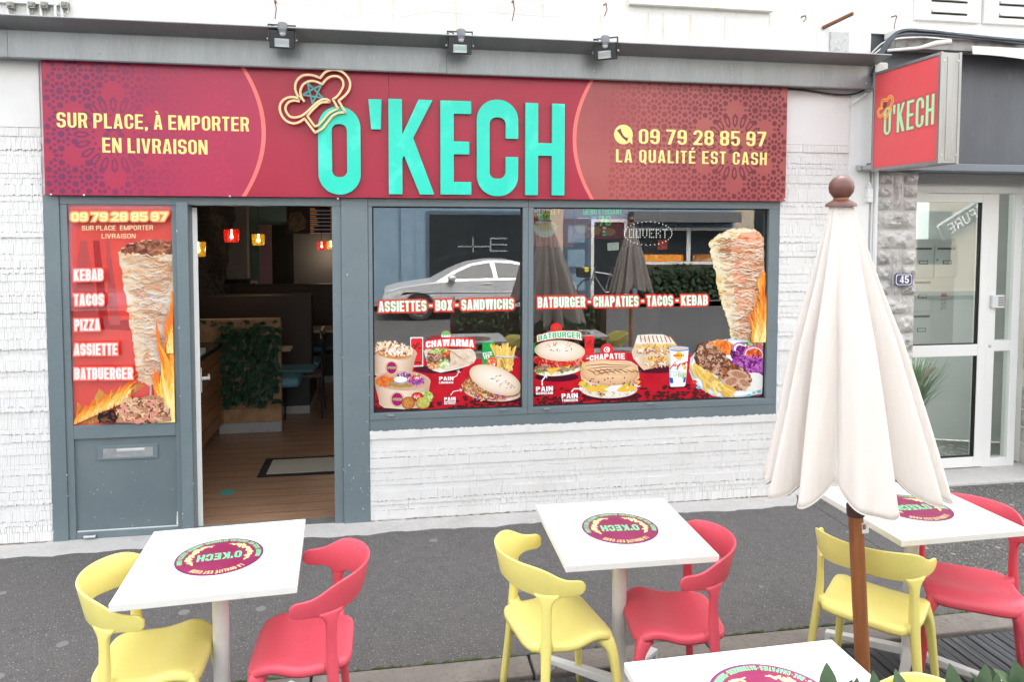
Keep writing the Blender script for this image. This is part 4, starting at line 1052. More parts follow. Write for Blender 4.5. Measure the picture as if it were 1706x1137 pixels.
# rusty stub, hooks, junction plates
mb = MB(); a = F3(1371, 46, -.005); b = F3(1421, 22, -.20); mb.tube([a, b], .014, 12); tag(mb.build('pipe_stub', RUST, smooth=40), 'rusty pipe stub jutting out of the upper wall', 'pipe')
mb = MB(); mb.box(3.185, 3.335, -.016, -.0005, 3.268, 3.42); e = mb.build('cover_plate', mat('zinc_plate', (.52, .52, .50), .6, var=(40, (.36, .36, .35), .45, .7)), bevel=.003); tag(e, 'square mottled metal cover plate above the right end of the flashing', 'cover plate')
mb = MB(); mb.lathe([(.009, 0), (.008, .004), (0, .005)], (3.255, -.016, 3.30), 12, ax=(0, -1, 0)); mb.build('plate_screw', STEEL, e, smooth=40)
HG = 'rusty hooks in the upper wall'
def hook(u, v, ln, lab, bend=1):
    x, z = facade(u, v, 0); mb = MB(); mb.tube([(x, -.001, z), (x, -.05, z-.004), (x, -.06, z-.02)], .005, 7)
    mb.tube([(x, -.055, z-.015), (x+.008*bend, -.05, z-.015-ln*.4), (x-.004, -.03, z-.015-ln)], .0035, 6)
    return tag(mb.build('wall_hook', RUST, smooth=50), lab, 'hook', HG)
hook(460, 3, .10, 'rusty hook above the leftmost floodlight'); hook(853, 3, .12, 'rusty twisted hook between the middle and right floodlights'); hook(1006, 8, .07, 'rusty hook just above the right floodlight'); hook(1335, 28, .03, 'short rusty hook left of the pipe stub'); hook(1485, 28, .13, 'rusty hook with a hanging chain right of the pipe stub', -1)
cable('cable', [(493, 0, -.01), (493, 18, -.012), (490, 30, -.015), (482, 42, -.05)], .004, CABLEW, 'thin pale cable hanging down beside the leftmost floodlight')
# telephone line terminal, upper left corner
TB = thing('cable_terminal', (-2.1, 0, 3.3), 'row of grey cable terminals with white conduits at the upper left corner', 'terminal box')
for u in (14, 48, 69, 93, 104): 
    x, z = facade(u, 26, -.02); mb = MB(); mb.tube([(x, -.02, z-.02), (x-.004, -.02, z+.16)], .009, 8); mb.build('conduit', mat('conduit_white', (.74, .74, .73), .5), TB, smooth=50)
for u in (20, 55, 76, 110):
    x, z = facade(u, 9, -.02); mb = MB(); mb.box(x-.018, x+.018, -.05, -.006, z-.022, z+.016); mb.box(x-.012, x+.012, -.06, -.05, z-.012, z+.006); mb.tube([(x, -.03, z-.022), (x+.006, -.03, z-.05)], .004, 6); mb.build('terminal', mat('terminal_grey', (.20, .20, .17), .7, var=(60, (.4, .4, .36), .45, .7)), TB, bevel=.003)
mb = MB(); x0_, z0_ = facade(0, 4, -.02); x1_, _ = facade(115, 4, -.02); mb.box(x0_-.3, x1_, -.03, -.001, z0_+.0, z0_+.06); mb.build('rail', mat('rail_grey', (.6, .59, .57), .6), TB)
mb = MB(); x, z = facade(106, 15, -.02); mb.tube([(x+.035*math.cos(t)-.004, -.03, z+.035*math.sin(t)) for t in np.linspace(0, 2*math.pi, 24)], .0025, 5); mb.build('cable_loop', CABLEW, TB, smooth=60)
# house number plate
HN = thing('house_number', (3.81, -.035, 1.612), 'blue enamel house number plate 45 on the stone pier', 'house number')
mb = MB(); w_, h_ = .074, .048
for d0, d1, e, mi in ((-.0465, -.040, 0, 0), (-.048, -.0466, .008, 1), (-.0495, -.0481, .013, 0)):
    c_ = .012
    q = [(-w_+e+c_, -h_+e), (w_-e-c_, -h_+e), (w_-e, -h_+e+c_), (w_-e, h_-e-c_), (w_-e-c_, h_-e), (-w_+e+c_, h_-e), (-w_+e, h_-e-c_), (-w_+e, -h_+e+c_)]
    mb.extrude([(x+3.81, z+1.612) for x, z in q], [], lambda x, z, d: (x, d, z), d0, d1, mi)
mb.build('plate', [mat('enamel_blue', (.012, .022, .12), .15, coat=.5), mat('enamel_white', (.75, .75, .75), .2)], HN)
mb = MB(); line_text(mb, '45', 3.772, 3.848, 1.585, 1.585, .056, .056, -.0495, w=.55, a=.19, b=.16, gap=.14); mb.build('digits', MATS['enamel_white'], HN)
# ------------------------------------------------------------------ printed pictures on the shop windows
class Print:
    """flat printed film on a window: shapes given in survey coordinates, each a hair in front of the last"""
    def __init__(s, T, y): s.T = T; s.y = y; s.d = 0.0; s.mb = MB(); s.m = []; s.clip = None
    def mi(s, m):
        if m not in s.m: s.m.append(m)
        return s.m.index(m)
    def P(s, p): return facade(*s.T(*p), s.y)
    def poly(s, pts, m, holes=(), step=.00006):
        s.d += step
        q = [s.P(p) for p in pts]; hq = [[s.P(p) for p in h] for h in holes]
        if s.clip:
            x0, x1, z0, z1 = s.clip
            q = [(min(max(x, x0), x1), min(max(z, z0), z1)) for x, z in q]
        s.mb.extrude(q, hq, lambda x, z, d: (x, d, z), s.y-s.d, None, s.mi(m))
    def ell(s, cx, cy, rx, ry, m, rot=0, jit=0, n=28, rnd=random, a0=0, a1=2*math.pi, **k):
        c, sn = math.cos(rot), math.sin(rot); pts = []
        full = abs(a1-a0-2*math.pi) < 1e-6
        for i in range(n if full else n+1):
            t = a0+(a1-a0)*i/n; j = 1+rnd.uniform(-jit, jit); x, y = rx*math.cos(t)*j, ry*math.sin(t)*j
            pts.append((cx+x*c-y*sn, cy+x*sn+y*c))
        s.poly(pts, m, **k)
    def line(s, pts, w, m): s.poly(thick(pts, w), m)
    def rough(s, pts, m, amp, sub=5, rnd=random, **k):
        out = []; n = len(pts)
        for i in range(n):
            a, b = pts[i], pts[(i+1) % n]
            for j in range(sub):
                t = j/sub; out.append((a[0]+(b[0]-a[0])*t+rnd.uniform(-amp, amp)*(j > 0 or .3), a[1]+(b[1]-a[1])*t+rnd.uniform(-amp, amp)*(j > 0 or .3)))
        s.poly(out, m, **k)
    def bits(s, cx, cy, rx, ry, n, L, W, mats, rot=0, rnd=random, curl=.3, ang=None):
        """scatter of small curved strips inside an ellipse"""
        for i in range(n):
            a = rnd.uniform(0, 6.283); r = math.sqrt(rnd.random()); x, y = rx*r*math.cos(a), ry*r*math.sin(a)
            x, y = cx+x*math.cos(rot)-y*math.sin(rot), cy+x*math.sin(rot)+y*math.cos(rot)
            th = rnd.uniform(0, 3.14) if ang is None else ang+rnd.uniform(-.4, .4); l = L*rnd.uniform(.5, 1.2); w = W*rnd.uniform(.6, 1.3); k = rnd.uniform(-curl, curl)*l
            pts = [(x+(t-.5)*l*math.cos(th)-k*4*t*(1-t)*math.sin(th), y+(t-.5)*l*math.sin(th)+k*4*t*(1-t)*math.cos(th)) for t in (0, .25, .5, .75, 1)]
            s.poly(thick(pts, lambda t: w*(.35+.65*math.sin(math.pi*min(1, max(0, .12+.76*t))))), rnd.choice(mats), step=.000004)
        s.d += .00006
    def text(s, txt, x0, y0, x1, y1, h0, h1=None, layers=(), bend=0, **k):
        """lettering on the baseline (x0, y0)-(x1, y1); layers [(offset, material)] back to front"""
        h1 = h1 or h0; L = math.hypot(x1-x0, y1-y0); nx, ny = (y1-y0)/L, -(x1-x0)/L
        def f(t, v):
            h = h0+(h1-h0)*t; bx = x0+(x1-x0)*t; by = y0+(y1-y0)*t-bend*4*t*(1-t)
            sl = -bend*4*(1-2*t)/L; return (bx+nx*v*h*1.0+(-sl)*0, by+ny*v*h)
        for iso, m in layers:
            s.d += .00008; mi_ = s.mi(m)
            for o, hs in text_shapes(txt, f, iso=iso, **k):
                s.d += .000003; s.mb.extrude([s.P(p) for p in o], [[s.P(p) for p in h] for h in hs if iso < .05], lambda x, z, d: (x, d, z), s.y-s.d, None, mi_)
    def grad(s, cx, cy, rx, ry, ca, cb, rot=0, dx=0, dy=0, n=9, tag=''):
        """rounded form in the printed photo: nested ellipses from the rim colour ca to the middle colour cb"""
        for i in range(n):
            t = i/(n-1); k = 1-.72*t
            c = tuple(ca[j]+(cb[j]-ca[j])*t**.5 for j in range(3))
            s.ell(cx+dx*t, cy+dy*t, rx*k, ry*k, pm('print_%s_%d' % (tag, i), S(*c)), rot=rot, n=36)
    def cyl(s, L, R, n, dark, light, tag):
        """vertical shading bands of a round container: L, R = (top, bottom) points of its sides"""
        for i in range(n):
            t0, t1 = i/n, (i+1)/n; m = 1-abs(2*(t0+t1)/2-.9)**1.6
            c = tuple(dark[j]+(light[j]-dark[j])*max(0, m) for j in range(3)); f = lambda t, k: (L[k][0]+(R[k][0]-L[k][0])*t, L[k][1]+(R[k][1]-L[k][1])*t+(1-(2*t-1)**2)*R[k][2])
            s.poly([f(t0, 0), f(t1, 0), f(t1, 1), f(t0, 1)], pm('print_%s_%d' % (tag, i), S(*c)), step=.000002)
        s.d += .00006
    def done(s, name, parent, label=None):
        o = s.mb.build(name, s.m, parent)
        if label: o['label'] = label
        return o
TA = lambda X, Y: (610+X/6.319, 540+Y/6.319)
TB_ = lambda X, Y: (880+X/6.319, 540+Y/6.319)
TC = lambda X, Y: (1100+X/3.789, 370+Y/3.789)
TP = lambda X, Y: (60+X/2.843, 320+Y/2.843)
TPX = lambda X, Y: (X, Y)
def pm(name, c, c2=None, rough=.3, sc=60): return mat(name, c, rough, var=(sc, c2, .42, .68) if c2 else None, spec=.3)
pRED = pm('print_red', S(206, 26, 46), S(186, 14, 36), sc=9); pREDD = pm('print_red_dark', S(88, 26, 34), S(70, 34, 32), sc=30); pDK = pm('print_shadow', S(86, 12, 40), S(64, 10, 38), sc=20)
pW = pm('print_white', S(255, 255, 255, .84)); pSIGNR = pm('print_signal_red', S(236, 44, 48)); pGRN = pm('print_green', S(96, 200, 120)); pDGRN = pm('print_can_green', S(30, 172, 84), S(20, 150, 66))
pBOWL = pm('print_bowl', S(240, 214, 192), S(232, 204, 180), sc=6); pBOWLD = pm('print_bowl_rim', S(222, 188, 160)); pBOWLI = pm('print_bowl_inside', S(214, 176, 148)); pPLUM = pm('print_plum', S(168, 22, 110)); pLIME = pm('print_lime', S(190, 226, 120)); pGOLDP = pm('print_gold', S(226, 196, 120))
pBREAD = ramp_mat('print_bread', [S(196, 150, 112), S(240, 222, 204), S(250, 240, 228), S(252, 246, 238), S(244, 228, 210)], 13, (1, 1, 1.3)); pBREAD2 = pm('print_bread_edge', S(230, 206, 180), S(244, 230, 212), sc=25); pTOAST = pm('print_toast', S(188, 116, 70), S(214, 160, 116), sc=50)
pMEAT = ramp_mat('print_meat', [S(96, 50, 34), S(168, 100, 66), S(206, 150, 108), S(238, 206, 176)], 45, (1, 1, 1.4)); MEATS = [pm('print_meat_a', S(140, 88, 64), S(110, 62, 44)), pm('print_meat_b', S(196, 146, 116), S(170, 116, 86)), pm('print_meat_c', S(226, 190, 164), S(206, 160, 130)), pm('print_meat_d', S(92, 52, 40), S(120, 74, 54))]
CHICK = [pm('print_chicken_a', S(228, 160, 90), S(200, 120, 60)), pm('print_chicken_b', S(246, 214, 166), S(232, 180, 120)), pm('print_chicken_c', S(184, 104, 56), S(150, 76, 40)), pm('print_chicken_d', S(252, 240, 220))]
FRY = [pm('print_fry_a', S(250, 214, 110), S(240, 190, 80)), pm('print_fry_b', S(255, 232, 150), S(248, 214, 120)), pm('print_fry_c', S(228, 176, 70), S(240, 196, 96))]
CAB = [pm('print_cabbage_a', S(150, 40, 150), S(190, 90, 190)), pm('print_cabbage_b', S(206, 130, 206), S(170, 70, 170)), pm('print_cabbage_c', S(110, 24, 110))]
CARR = [pm('print_carrot_a', S(244, 120, 40), S(230, 90, 30)), pm('print_carrot_b', S(252, 160, 80), S(244, 130, 60)), pm('print_carrot_c', S(224, 84, 24))]
SAL = [pm('print_salad_a', S(150, 196, 70), S(190, 220, 110)), pm('print_salad_b', S(96, 150, 50)), pm('print_salad_c', S(214, 226, 150))]
TOMS = [pm('print_tomato_a', S(222, 48, 38), S(240, 100, 80)), pm('print_tomato_b', S(186, 24, 24)), pm('print_bacon', S(236, 150, 130))]
pCHEESE = pm('print_cheese', S(252, 206, 84), S(246, 190, 60)); pPATTY = ramp_mat('print_patty', [S(100, 66, 52), S(160, 120, 98), S(206, 176, 152)], 50); pTOM = TOMS[0]; pBLK = pm('print_black', S(40, 24, 26)); pBLUE = pm('print_blue', S(24, 96, 186)); pLBLUE = pm('print_pale_blue', S(206, 226, 240)); pSUN = pm('print_sun', S(250, 206, 60)); pGREY = pm('print_grey', S(186, 186, 190), S(150, 150, 156)); pCREAMY = pm('print_cream_sauce', S(250, 248, 244))
CHK = [pREDD]
YG = .0292
def tile_cut(p, seed, x0, x1, ytop, ybot, xm=None, dens=1.0):
    """broken lattice of dark tiles growing denser to the bottom"""
    rnd = random.Random(seed); y = ytop
    while y < ybot-4:
        f = (y-ytop)/(ybot-ytop); x = x0
        while x < x1-30:
            if rnd.random() < .10+.80*f*dens:
                w = rnd.uniform(40, 80); h = rnd.uniform(18, 34); sl = rnd.uniform(-.25, .25)
                q = [(x+rnd.uniform(-5, 5), y), (x+w*.6, y-h*.5+sl*w*.3), (x+w, y+sl*w*.2), (x+w*.8, y+h*.5), (x+w*.35, y+h*.6)]
                q = [(min(max(a, x0), x1), min(b, lim(a))) for a, b in q]
                p.poly(q, pREDD, step=.000005)
            x += rnd.uniform(34, 66)
        y += rnd.uniform(16, 24)
    p.d += .00008
# ---- left window
p = Print(TA, YG); lim = lambda a: 938-(a-85)*.042
p.poly([(85, 470), (300, 420), (620, 378), (1160, 366), (1632, 358), (1632, 868), (85, 936)], pRED)
for c in ((280, 905, 260, 30), (1390, 790, 250, 50), (760, 480, 260, 45), (200, 560, 160, 40)): p.ell(*c, pDK)
tile_cut(p, 5, 85, 1632, 770, 930)
p.done('red_film', W1)
def can(p, x0, x1, y0, y1, body, lid):
    w = x1-x0; p.poly([(x0, y0+14), (x0+8, y0+3), (x1-8, y0), (x1, y0+12), (x1, y1-12), (x1-8, y1), (x0+8, y1+3), (x0, y1-10)], body)
    p.poly([(x0+5, y0+5), (x0+8, y0), (x1-8, y0-3), (x1-5, y0+3)], lid); p.poly([(x0+5, y1-3), (x1-5, y1-6), (x1-9, y1+2), (x0+9, y1+4)], lid)
def squiggle(p, pts, w, m): p.line(pts, lambda t: w*(.5+.5*math.sin(math.pi*(t*3 % 1))), m)
p = Print(TA, YG-.0006); p.poly([(464, 140), (600, 138), (600, 448), (470, 452)], pW)
can(p, 472, 592, 150, 440, pSIGNR, pGREY)
squiggle(p, [(480, 240), (500, 220), (515, 228), (505, 262), (488, 258)], 5, pBLK); squiggle(p, [(520, 262), (528, 225), (548, 190), (560, 205), (540, 250), (556, 262), (580, 240)], 5, pBLK); squiggle(p, [(560, 265), (572, 245), (586, 262)], 4, pBLK); p.line([(480, 290), (588, 290)], 1.5, pBLK)
p.text('330ML', 500, 420, 586, 418, 22, layers=[(0, pBLK)], res=20); p.done('drink_can_picture', W1)
def bowl(p, rim, body, badge, fill, side):
    cx, cy, rx, ry = rim
    p.poly(body, pBOWL); p.cyl(*side, 24, (206, 172, 146), (248, 226, 206), 'bowlside'); p.ell(cx, cy, rx, ry, pBOWLD, rot=rim_rot); p.ell(cx, cy+4, rx-13, ry-9, pBOWLI, rot=rim_rot); fill(p)
    bx, by, r = badge; p.ell(bx, by, r, r*1.02, pGOLDP); p.ell(bx, by, r*.9, r*.92, pBOWL); p.ell(bx, by, r*.74, r*.86, pPLUM); p.text("O'KECH", bx-r*.58, by+r*.16, bx+r*.58, by+r*.16, r*.34, layers=[(0, pLIME)], w=.6, a=.2, b=.18, res=20)
    for k in range(16): a = 2*math.pi*k/16; p.ell(bx+r*.82*math.cos(a), by+r*.84*math.sin(a), r*.07, r*.05, pPLUM, n=6, step=.000004)
rim_rot = R_(7); rnd = random.Random(1)
p = Print(TA, YG-.0012)
def fill1(p):
    p.ell(290, 290, 205, 75, CHICK[0], rot=R_(6), jit=.05, n=50); 
    p.ell(270, 255, 150, 60, CHICK[1], rot=R_(6), jit=.08, n=40)
    p.bits(290, 270, 195, 66, 420, 44, 8, CHICK+[CHICK[1], CHICK[3]], rot=R_(6), rnd=rnd); p.bits(290, 265, 180, 60, 26, 80, 6, [pCREAMY], rot=R_(6), rnd=rnd)
bowl(p, (305, 290, 232, 86), [(85, 318), (85, 535), (120, 552), (300, 560), (480, 500), (536, 300)], (268, 462, 72), fill1, (((85, 318), (92, 520)), ((534, 305, 10), (484, 500, 40))))
p.bits(240, 222, 120, 22, 40, 60, 15, CHICK, rnd=rnd); p.done('chicken_bowl_picture', W1)
rim_rot = R_(2); p = Print(TA, YG-.0024)
def fill2(p):
    p.ell(200, 610, 95, 52, CARR[0], jit=.08); p.bits(200, 605, 88, 50, 130, 50, 4, CARR, rnd=rnd)
    p.ell(520, 600, 90, 42, CAB[1], jit=.08); p.bits(530, 600, 82, 40, 90, 40, 4, CAB, rnd=rnd); p.bits(500, 560, 80, 24, 36, 40, 5, TOMS+[pCREAMY], rnd=rnd)
    for i in range(9): p.ell(240+i*26+rnd.uniform(-8, 8), 645+rnd.uniform(-18, 8)-abs(i-4)*2, 36, 22, pm('print_olive', S(186, 156, 92), S(160, 130, 70)) if i % 2 else pm('print_falafel', S(200, 160, 100), S(170, 120, 60)), rot=rnd.uniform(-.4, .4), jit=.05)
    p.ell(400, 540, 75, 22, CAB[2], jit=.1); p.bits(400, 538, 70, 18, 20, 50, 5, CAB+[pCREAMY], rnd=rnd)
    p.ell(362, 600, 68, 34, pGREY); p.ell(362, 585, 70, 32, pCREAMY)
bowl(p, (382, 600, 298, 105), [(86, 610), (120, 700), (140, 850), (190, 885), (400, 900), (600, 880), (640, 840), (676, 600)], (327, 795, 80), fill2, (((88, 625), (150, 860)), ((674, 612, 40), (630, 840, 42))))
p.bits(640, 770, 60, 50, 60, 50, 8, SAL, rnd=rnd); p.grad(540, 770, 66, 50, (160, 20, 20), (238, 70, 56), dy=-8, tag='tom'); p.bits(530, 760, 40, 24, 10, 24, 5, [pCREAMY, TOMS[2]], rnd=rnd)
p.grad(443, 832, 70, 66, (150, 88, 40), (226, 160, 84), dy=-10, dx=-8, tag='ball'); p.bits(443, 832, 62, 58, 90, 14, 5, [CHICK[2], CHICK[0], pm('print_crumb', S(206, 130, 60))], rnd=rnd)
p.ell(598, 832, 74, 62, pm('print_crumb_edge', S(190, 140, 60)), jit=.03); p.ell(600, 828, 64, 53, pm('print_falafel_inside', S(214, 206, 110), S(180, 180, 80)), jit=.03); p.bits(600, 828, 58, 46, 60, 9, 4, SAL+[CHICK[0]], rnd=rnd)
p.done('salad_bowl_picture', W1)
# wrap
p = Print(TA, YG-.0012)
p.poly([(612, 300), (625, 268), (680, 262), (760, 245), (860, 262), (900, 268), (1100, 262), (1130, 280), (1150, 320), (1160, 360), (1130, 415), (1080, 440), (960, 478), (780, 515), (700, 490), (650, 440), (628, 360)], pBREAD)
p.poly([(880, 280), (1040, 265), (1130, 285), (1156, 350), (1120, 410), (960, 470), (830, 495), (880, 400), (893, 330)], pBREAD2)
p.poly([(600, 285), (640, 270), (700, 275), (640, 300), (628, 330)], pBREAD2)
p.rough([(640, 340), (690, 275), (790, 255), (870, 280), (888, 350), (880, 420), (800, 470), (700, 440), (650, 400)], MEATS[0], 5, rnd=rnd)
p.bits(730, 360, 90, 80, 320, 44, 5, MEATS, rnd=rnd); p.bits(840, 300, 40, 34, 34, 36, 9, TOMS+CARR[:1], rnd=rnd); p.bits(760, 285, 80, 24, 40, 34, 8, SAL, rnd=rnd); p.bits(820, 420, 60, 36, 60, 44, 10, SAL+[pCREAMY, SAL[2]], rnd=rnd); p.bits(700, 445, 50, 20, 26, 50, 8, [CHICK[1], CHICK[0]], rnd=rnd)
p.line([(890, 280), (940, 320), (1010, 370)], 4, pTOAST); p.bits(1010, 390, 110, 60, 24, 30, 5, [pBREAD, pm('print_fleck', S(222, 190, 150))], rnd=rnd); p.done('wrap_picture', W1)
p = Print(TA, YG-.002)
for i, (rx, m) in enumerate(((58, pSIGNR), (50, pW))): p.ell(840, 118, rx, rx*.86, m)
p.ell(840, 118, 50, 43, pGRN, a0=math.pi, a1=2*math.pi); p.ell(840, 136, 46, 28, pBLK, a0=.15, a1=math.pi-.15)
for x in (815, 840, 865): p.ell(x, 125, 6, 6, pSIGNR, n=8)
p.text('CHAWARMA', 630, 252, 1135, 246, 66, 76, layers=[(.26, pSIGNR), (.16, pSIGNR), (0.015, pW)], bend=16, w=.62, a=.24, b=.2, gap=.10, res=30); p.done('chawarma_lettering', W1)
# green can, fries
p = Print(TA, YG-.0006); can(p, 1222, 1355, 190, 470, pDGRN, pGREY); p.text('FUZE', 1232, 342, 1330, 330, 40, layers=[(0, pW)], w=.6, a=.18, b=.16, res=24); p.text('TEA', 1238, 372, 1305, 366, 32, layers=[(0, pW)], w=.6, a=.2, b=.18, res=24)
p.ell(1320, 400, 50, 56, CARR[0], rot=.5); p.ell(1330, 410, 34, 40, TOMS[2]); p.bits(1325, 405, 36, 40, 18, 28, 6, [CARR[1], pW, TOMS[0]], rnd=rnd); p.done('green_can_picture', W1)
p = Print(TA, YG-.0012)
for i in range(26):
    x = 1395+rnd.uniform(-26, 150); yb = 360; a = (x-1470)/300+rnd.uniform(-.12, .12); L = rnd.uniform(70, 165); w = 11
    c, s_ = math.sin(a), math.cos(a); p.poly([(x-w*s_, yb-w*c*0), (x+w*s_, yb), (x+w*s_+L*c, yb-L*s_-8), (x-w*s_+L*c, yb-L*s_+8)], rnd.choice(FRY))
p.poly([(1365, 352), (1560, 345), (1520, 500), (1390, 480)], pm('print_basket', S(214, 176, 120), S(240, 214, 150))); p.bits(1460, 420, 80, 60, 70, 70, 8, FRY+[pm('print_weave', S(180, 130, 70))], rnd=rnd, ang=1.4)
p.line([(1362, 336), (1460, 352), (1558, 348)], 9, pGREY); p.line([(1365, 333), (1460, 347), (1555, 343)], 3, pW); p.done('fries_picture', W1)
# round sandwich
p = Print(TA, YG-.0022)
p.ell(1330, 715, 305, 100, pBREAD2, rot=R_(5)); p.ell(1330, 690, 292, 92, MEATS[1], rot=R_(6), jit=.03, n=50)
p.bits(1240, 700, 230, 66, 520, 48, 7, MEATS+CHICK[:3], rot=R_(12), rnd=rnd); p.bits(1100, 640, 70, 70, 190, 44, 7, CHICK[:3]+MEATS[:2], rnd=rnd); p.bits(1300, 775, 180, 22, 50, 50, 6, CAB+TOMS[:2]+SAL, rnd=rnd)
p.ell(1358, 590, 285, 138, pBREAD2, rot=R_(21), n=44); p.grad(1358, 586, 280, 134, (236, 208, 176), (255, 247, 234), rot=R_(21), dy=-10, tag='bun'); p.bits(1440, 600, 150, 60, 18, 30, 6, [pTOAST, pm('print_toast_pale', S(226, 186, 150))], rot=R_(21), rnd=rnd, curl=.1); p.done('round_sandwich_picture', W1)
p = Print(TA, YG-.003)
H = dict(w=.66, a=.24, b=.21, gap=.10, res=28)
p.text('PAIN', 768, 597, 920, 594, 40, layers=[(.0, pW)], **H); p.text('LIBANAIS', 768, 630, 918, 628, 22, layers=[(0, pW)], **H)
p.line([(920, 566), (955, 545), (975, 500)], 4, pW); p.line([(955, 500), (975, 488), (990, 515)], 3, pW); p.done('bread_caption', W1); p = Print(TA, YG-.003)
p.text('PAIN', 822, 810, 942, 806, 36, layers=[(.0, pW)], **H); p.text('MAROCAIN', 822, 829, 942, 826, 15, layers=[(0, pW)], **H); p.text('BATBOUT', 822, 849, 942, 846, 16, layers=[(0, pW)], **H)
p.line([(888, 752), (920, 712), (1010, 695)], 4, pW); p.line([(985, 680), (1012, 696), (990, 716)], 3, pW); p.done('bread_caption', W1)
OUTL = lambda k=1: [(.20*k, pSIGNR), (.10*k, pW)]
p = Print(TPX, YG-.001); SLK = dict(w=.52, a=.20, b=.16, gap=.11, space=.16, res=34)
lay_ = [(.18, pSIGNR), (.045, pGRN), (.0, pW)]
p.text('ASSIETTES - BOX - SANDWICHS', 631, 520, 856, 515, 17.5, 17, layers=lay_, **SLK); p.done('slogan_lettering', W1)

# ---- right window
p = Print(TB_, YG); lim = lambda a: 862-(a-45)*.043
xr_ = 2474; p.poly([(45, 470), (300, 330), (900, 300), (1430, 315), (xr_, 330), (xr_, 752), (45, 858)], pRED)
for c in ((300, 560, 230, 50), (880, 760, 320, 50), (1340, 480, 260, 40), (1600, 650, 110, 26)): p.ell(*c, pDK)
tile_cut(p, 8, 46, 1650, 680, 860, dens=1.0); lim = lambda a: 862-(a-45)*.043
tile_cut(p, 9, 1300, 1900, 660, 790, dens=.8); p.done('red_film', W2)
p = Print(TB_, YG-.0006); p.poly([(48, 195), (75, 200), (75, 310), (48, 315)], pDGRN); p.done('green_can_picture', W2)
p = Print(TB_, YG-.0006); can(p, 595, 692, 122, 340, pSIGNR, pGREY); squiggle(p, [(600, 210), (618, 190), (628, 200), (612, 228)], 4, pBLK); squiggle(p, [(632, 226), (640, 190), (658, 165), (664, 180), (648, 220), (668, 228), (688, 205)], 4, pBLK); p.line([(598, 245), (688, 245)], 1.5, pBLK); p.done('drink_can_picture', W2)
p = Print(TB_, YG-.0012); p.ell(320, 480, 250, 68, pBREAD2, rot=R_(-5)); p.ell(322, 505, 215, 40, pBREAD, rot=R_(-5))
p.bits(320, 470, 250, 40, 80, 60, 9, SAL, rnd=rnd, rot=R_(-5)); p.ell(330, 440, 258, 60, pPATTY, rot=R_(-6), jit=.02, n=50); p.poly([(190, 470), (350, 455), (240, 540)], pCHEESE); p.poly([(370, 450), (450, 430), (425, 470)], pCHEESE); p.poly([(540, 410), (590, 395), (570, 440)], pCHEESE)
p.rough([(60, 335), (150, 350), (340, 390), (560, 340), (612, 320), (600, 370), (520, 410), (340, 445), (160, 440), (70, 385)], TOMS[0], 8, rnd=rnd); p.bits(320, 395, 260, 40, 110, 60, 9, TOMS, rnd=rnd)
p.ell(332, 285, 266, 108, pBREAD2, rot=R_(3), n=44); p.grad(333, 280, 264, 108, (238, 210, 180), (255, 247, 234), rot=R_(3), dy=-14, tag='bunb'); p.bits(330, 240, 170, 50, 22, 30, 5, [pTOAST, pm('print_toast_pale', S(226, 186, 150))], rnd=rnd, curl=.1); p.done('burger_picture', W2)
p = Print(TB_, YG-.002); p.ell(295, 48, 62, 60, pSIGNR); 
st = [(295+26*math.cos(2*math.pi*k/5-math.pi/2), 48+26*math.sin(2*math.pi*k/5-math.pi/2)) for k in range(5)]
for k in range(5): p.line([st[k], st[(k+2) % 5]], 2.6, pm('print_star', S(150, 110, 50)))
p.text('BATBURGER', 105, 180, 552, 160, 54, 66, layers=[(.22, pSIGNR), (.13, pW), (.0, pGRN)], bend=26, w=.6, a=.22, b=.19, gap=.10, res=30); p.done('batburger_lettering', W2)
p = Print(TB_, YG-.0022); p.ell(850, 690, 300, 95, pBREAD2); p.ell(850, 715, 270, 68, pBREAD); p.bits(850, 700, 270, 50, 26, 20, 6, [pBLK, pTOAST], rnd=rnd, curl=.1)
p.rough([(525, 640), (560, 600), (850, 640), (1160, 590), (1185, 610), (1120, 700), (980, 720), (900, 690), (820, 720), (640, 710), (580, 660)], pCHEESE, 6, rnd=rnd); p.bits(850, 640, 310, 26, 40, 70, 8, TOMS[:2]+CAB[:2]+SAL+[pCREAMY], rnd=rnd); p.poly([(760, 660), (1000, 640), (930, 700), (860, 720), (800, 690)], pCREAMY); p.poly([(640, 655), (880, 650), (760, 705), (610, 700)], pCHEESE)
p.poly([(548, 520), (560, 460), (640, 400), (780, 380), (950, 378), (1080, 395), (1150, 440), (1165, 510), (1170, 570), (1110, 610), (960, 640), (800, 650), (640, 630), (560, 585)], pBREAD2)
p.grad(855, 520, 308, 128, (226, 172, 126), (252, 216, 176), rot=R_(2), dy=-30, tag='bunc'); p.grad(855, 460, 296, 80, (240, 192, 140), (254, 226, 190), rot=R_(4), tag='bund'); p.bits(860, 600, 280, 40, 14, 18, 7, [pBLK], rnd=rnd, curl=.1)
GR = pm('print_grill', S(150, 84, 46), S(186, 124, 82))
for i in range(8): x = 620+i*68; p.line([(x, 470+abs(i-3)*3), (x+60, 505), (x+95, 545-i*7)], lambda t: 5*math.sin(math.pi*(.1+.8*t))+1, GR)
for i in range(4): p.line([(600+i*40, 440+i*32), (780, 425+i*30), (1080-i*30, 440+i*14)], lambda t: 5*math.sin(math.pi*(.1+.8*t))+1, GR)
p.done('grilled_bread_picture', W2)
p = Print(TB_, YG-.003); p.ell(828, 272, 68, 66, pSIGNR); p.ell(828, 272, 33, 32, pW); p.ell(830, 272, 22, 22, pSIGNR); p.ell(837, 272, 16, 16, pW); p.ell(838, 272, 7, 7, pSIGNR, n=10)
p.text('-CHAPATIE', 612, 392, 1018, 372, 52, 62, layers=[(.24, pSIGNR), (.0, pW)], bend=10, w=.62, a=.24, b=.2, gap=.10, res=30)
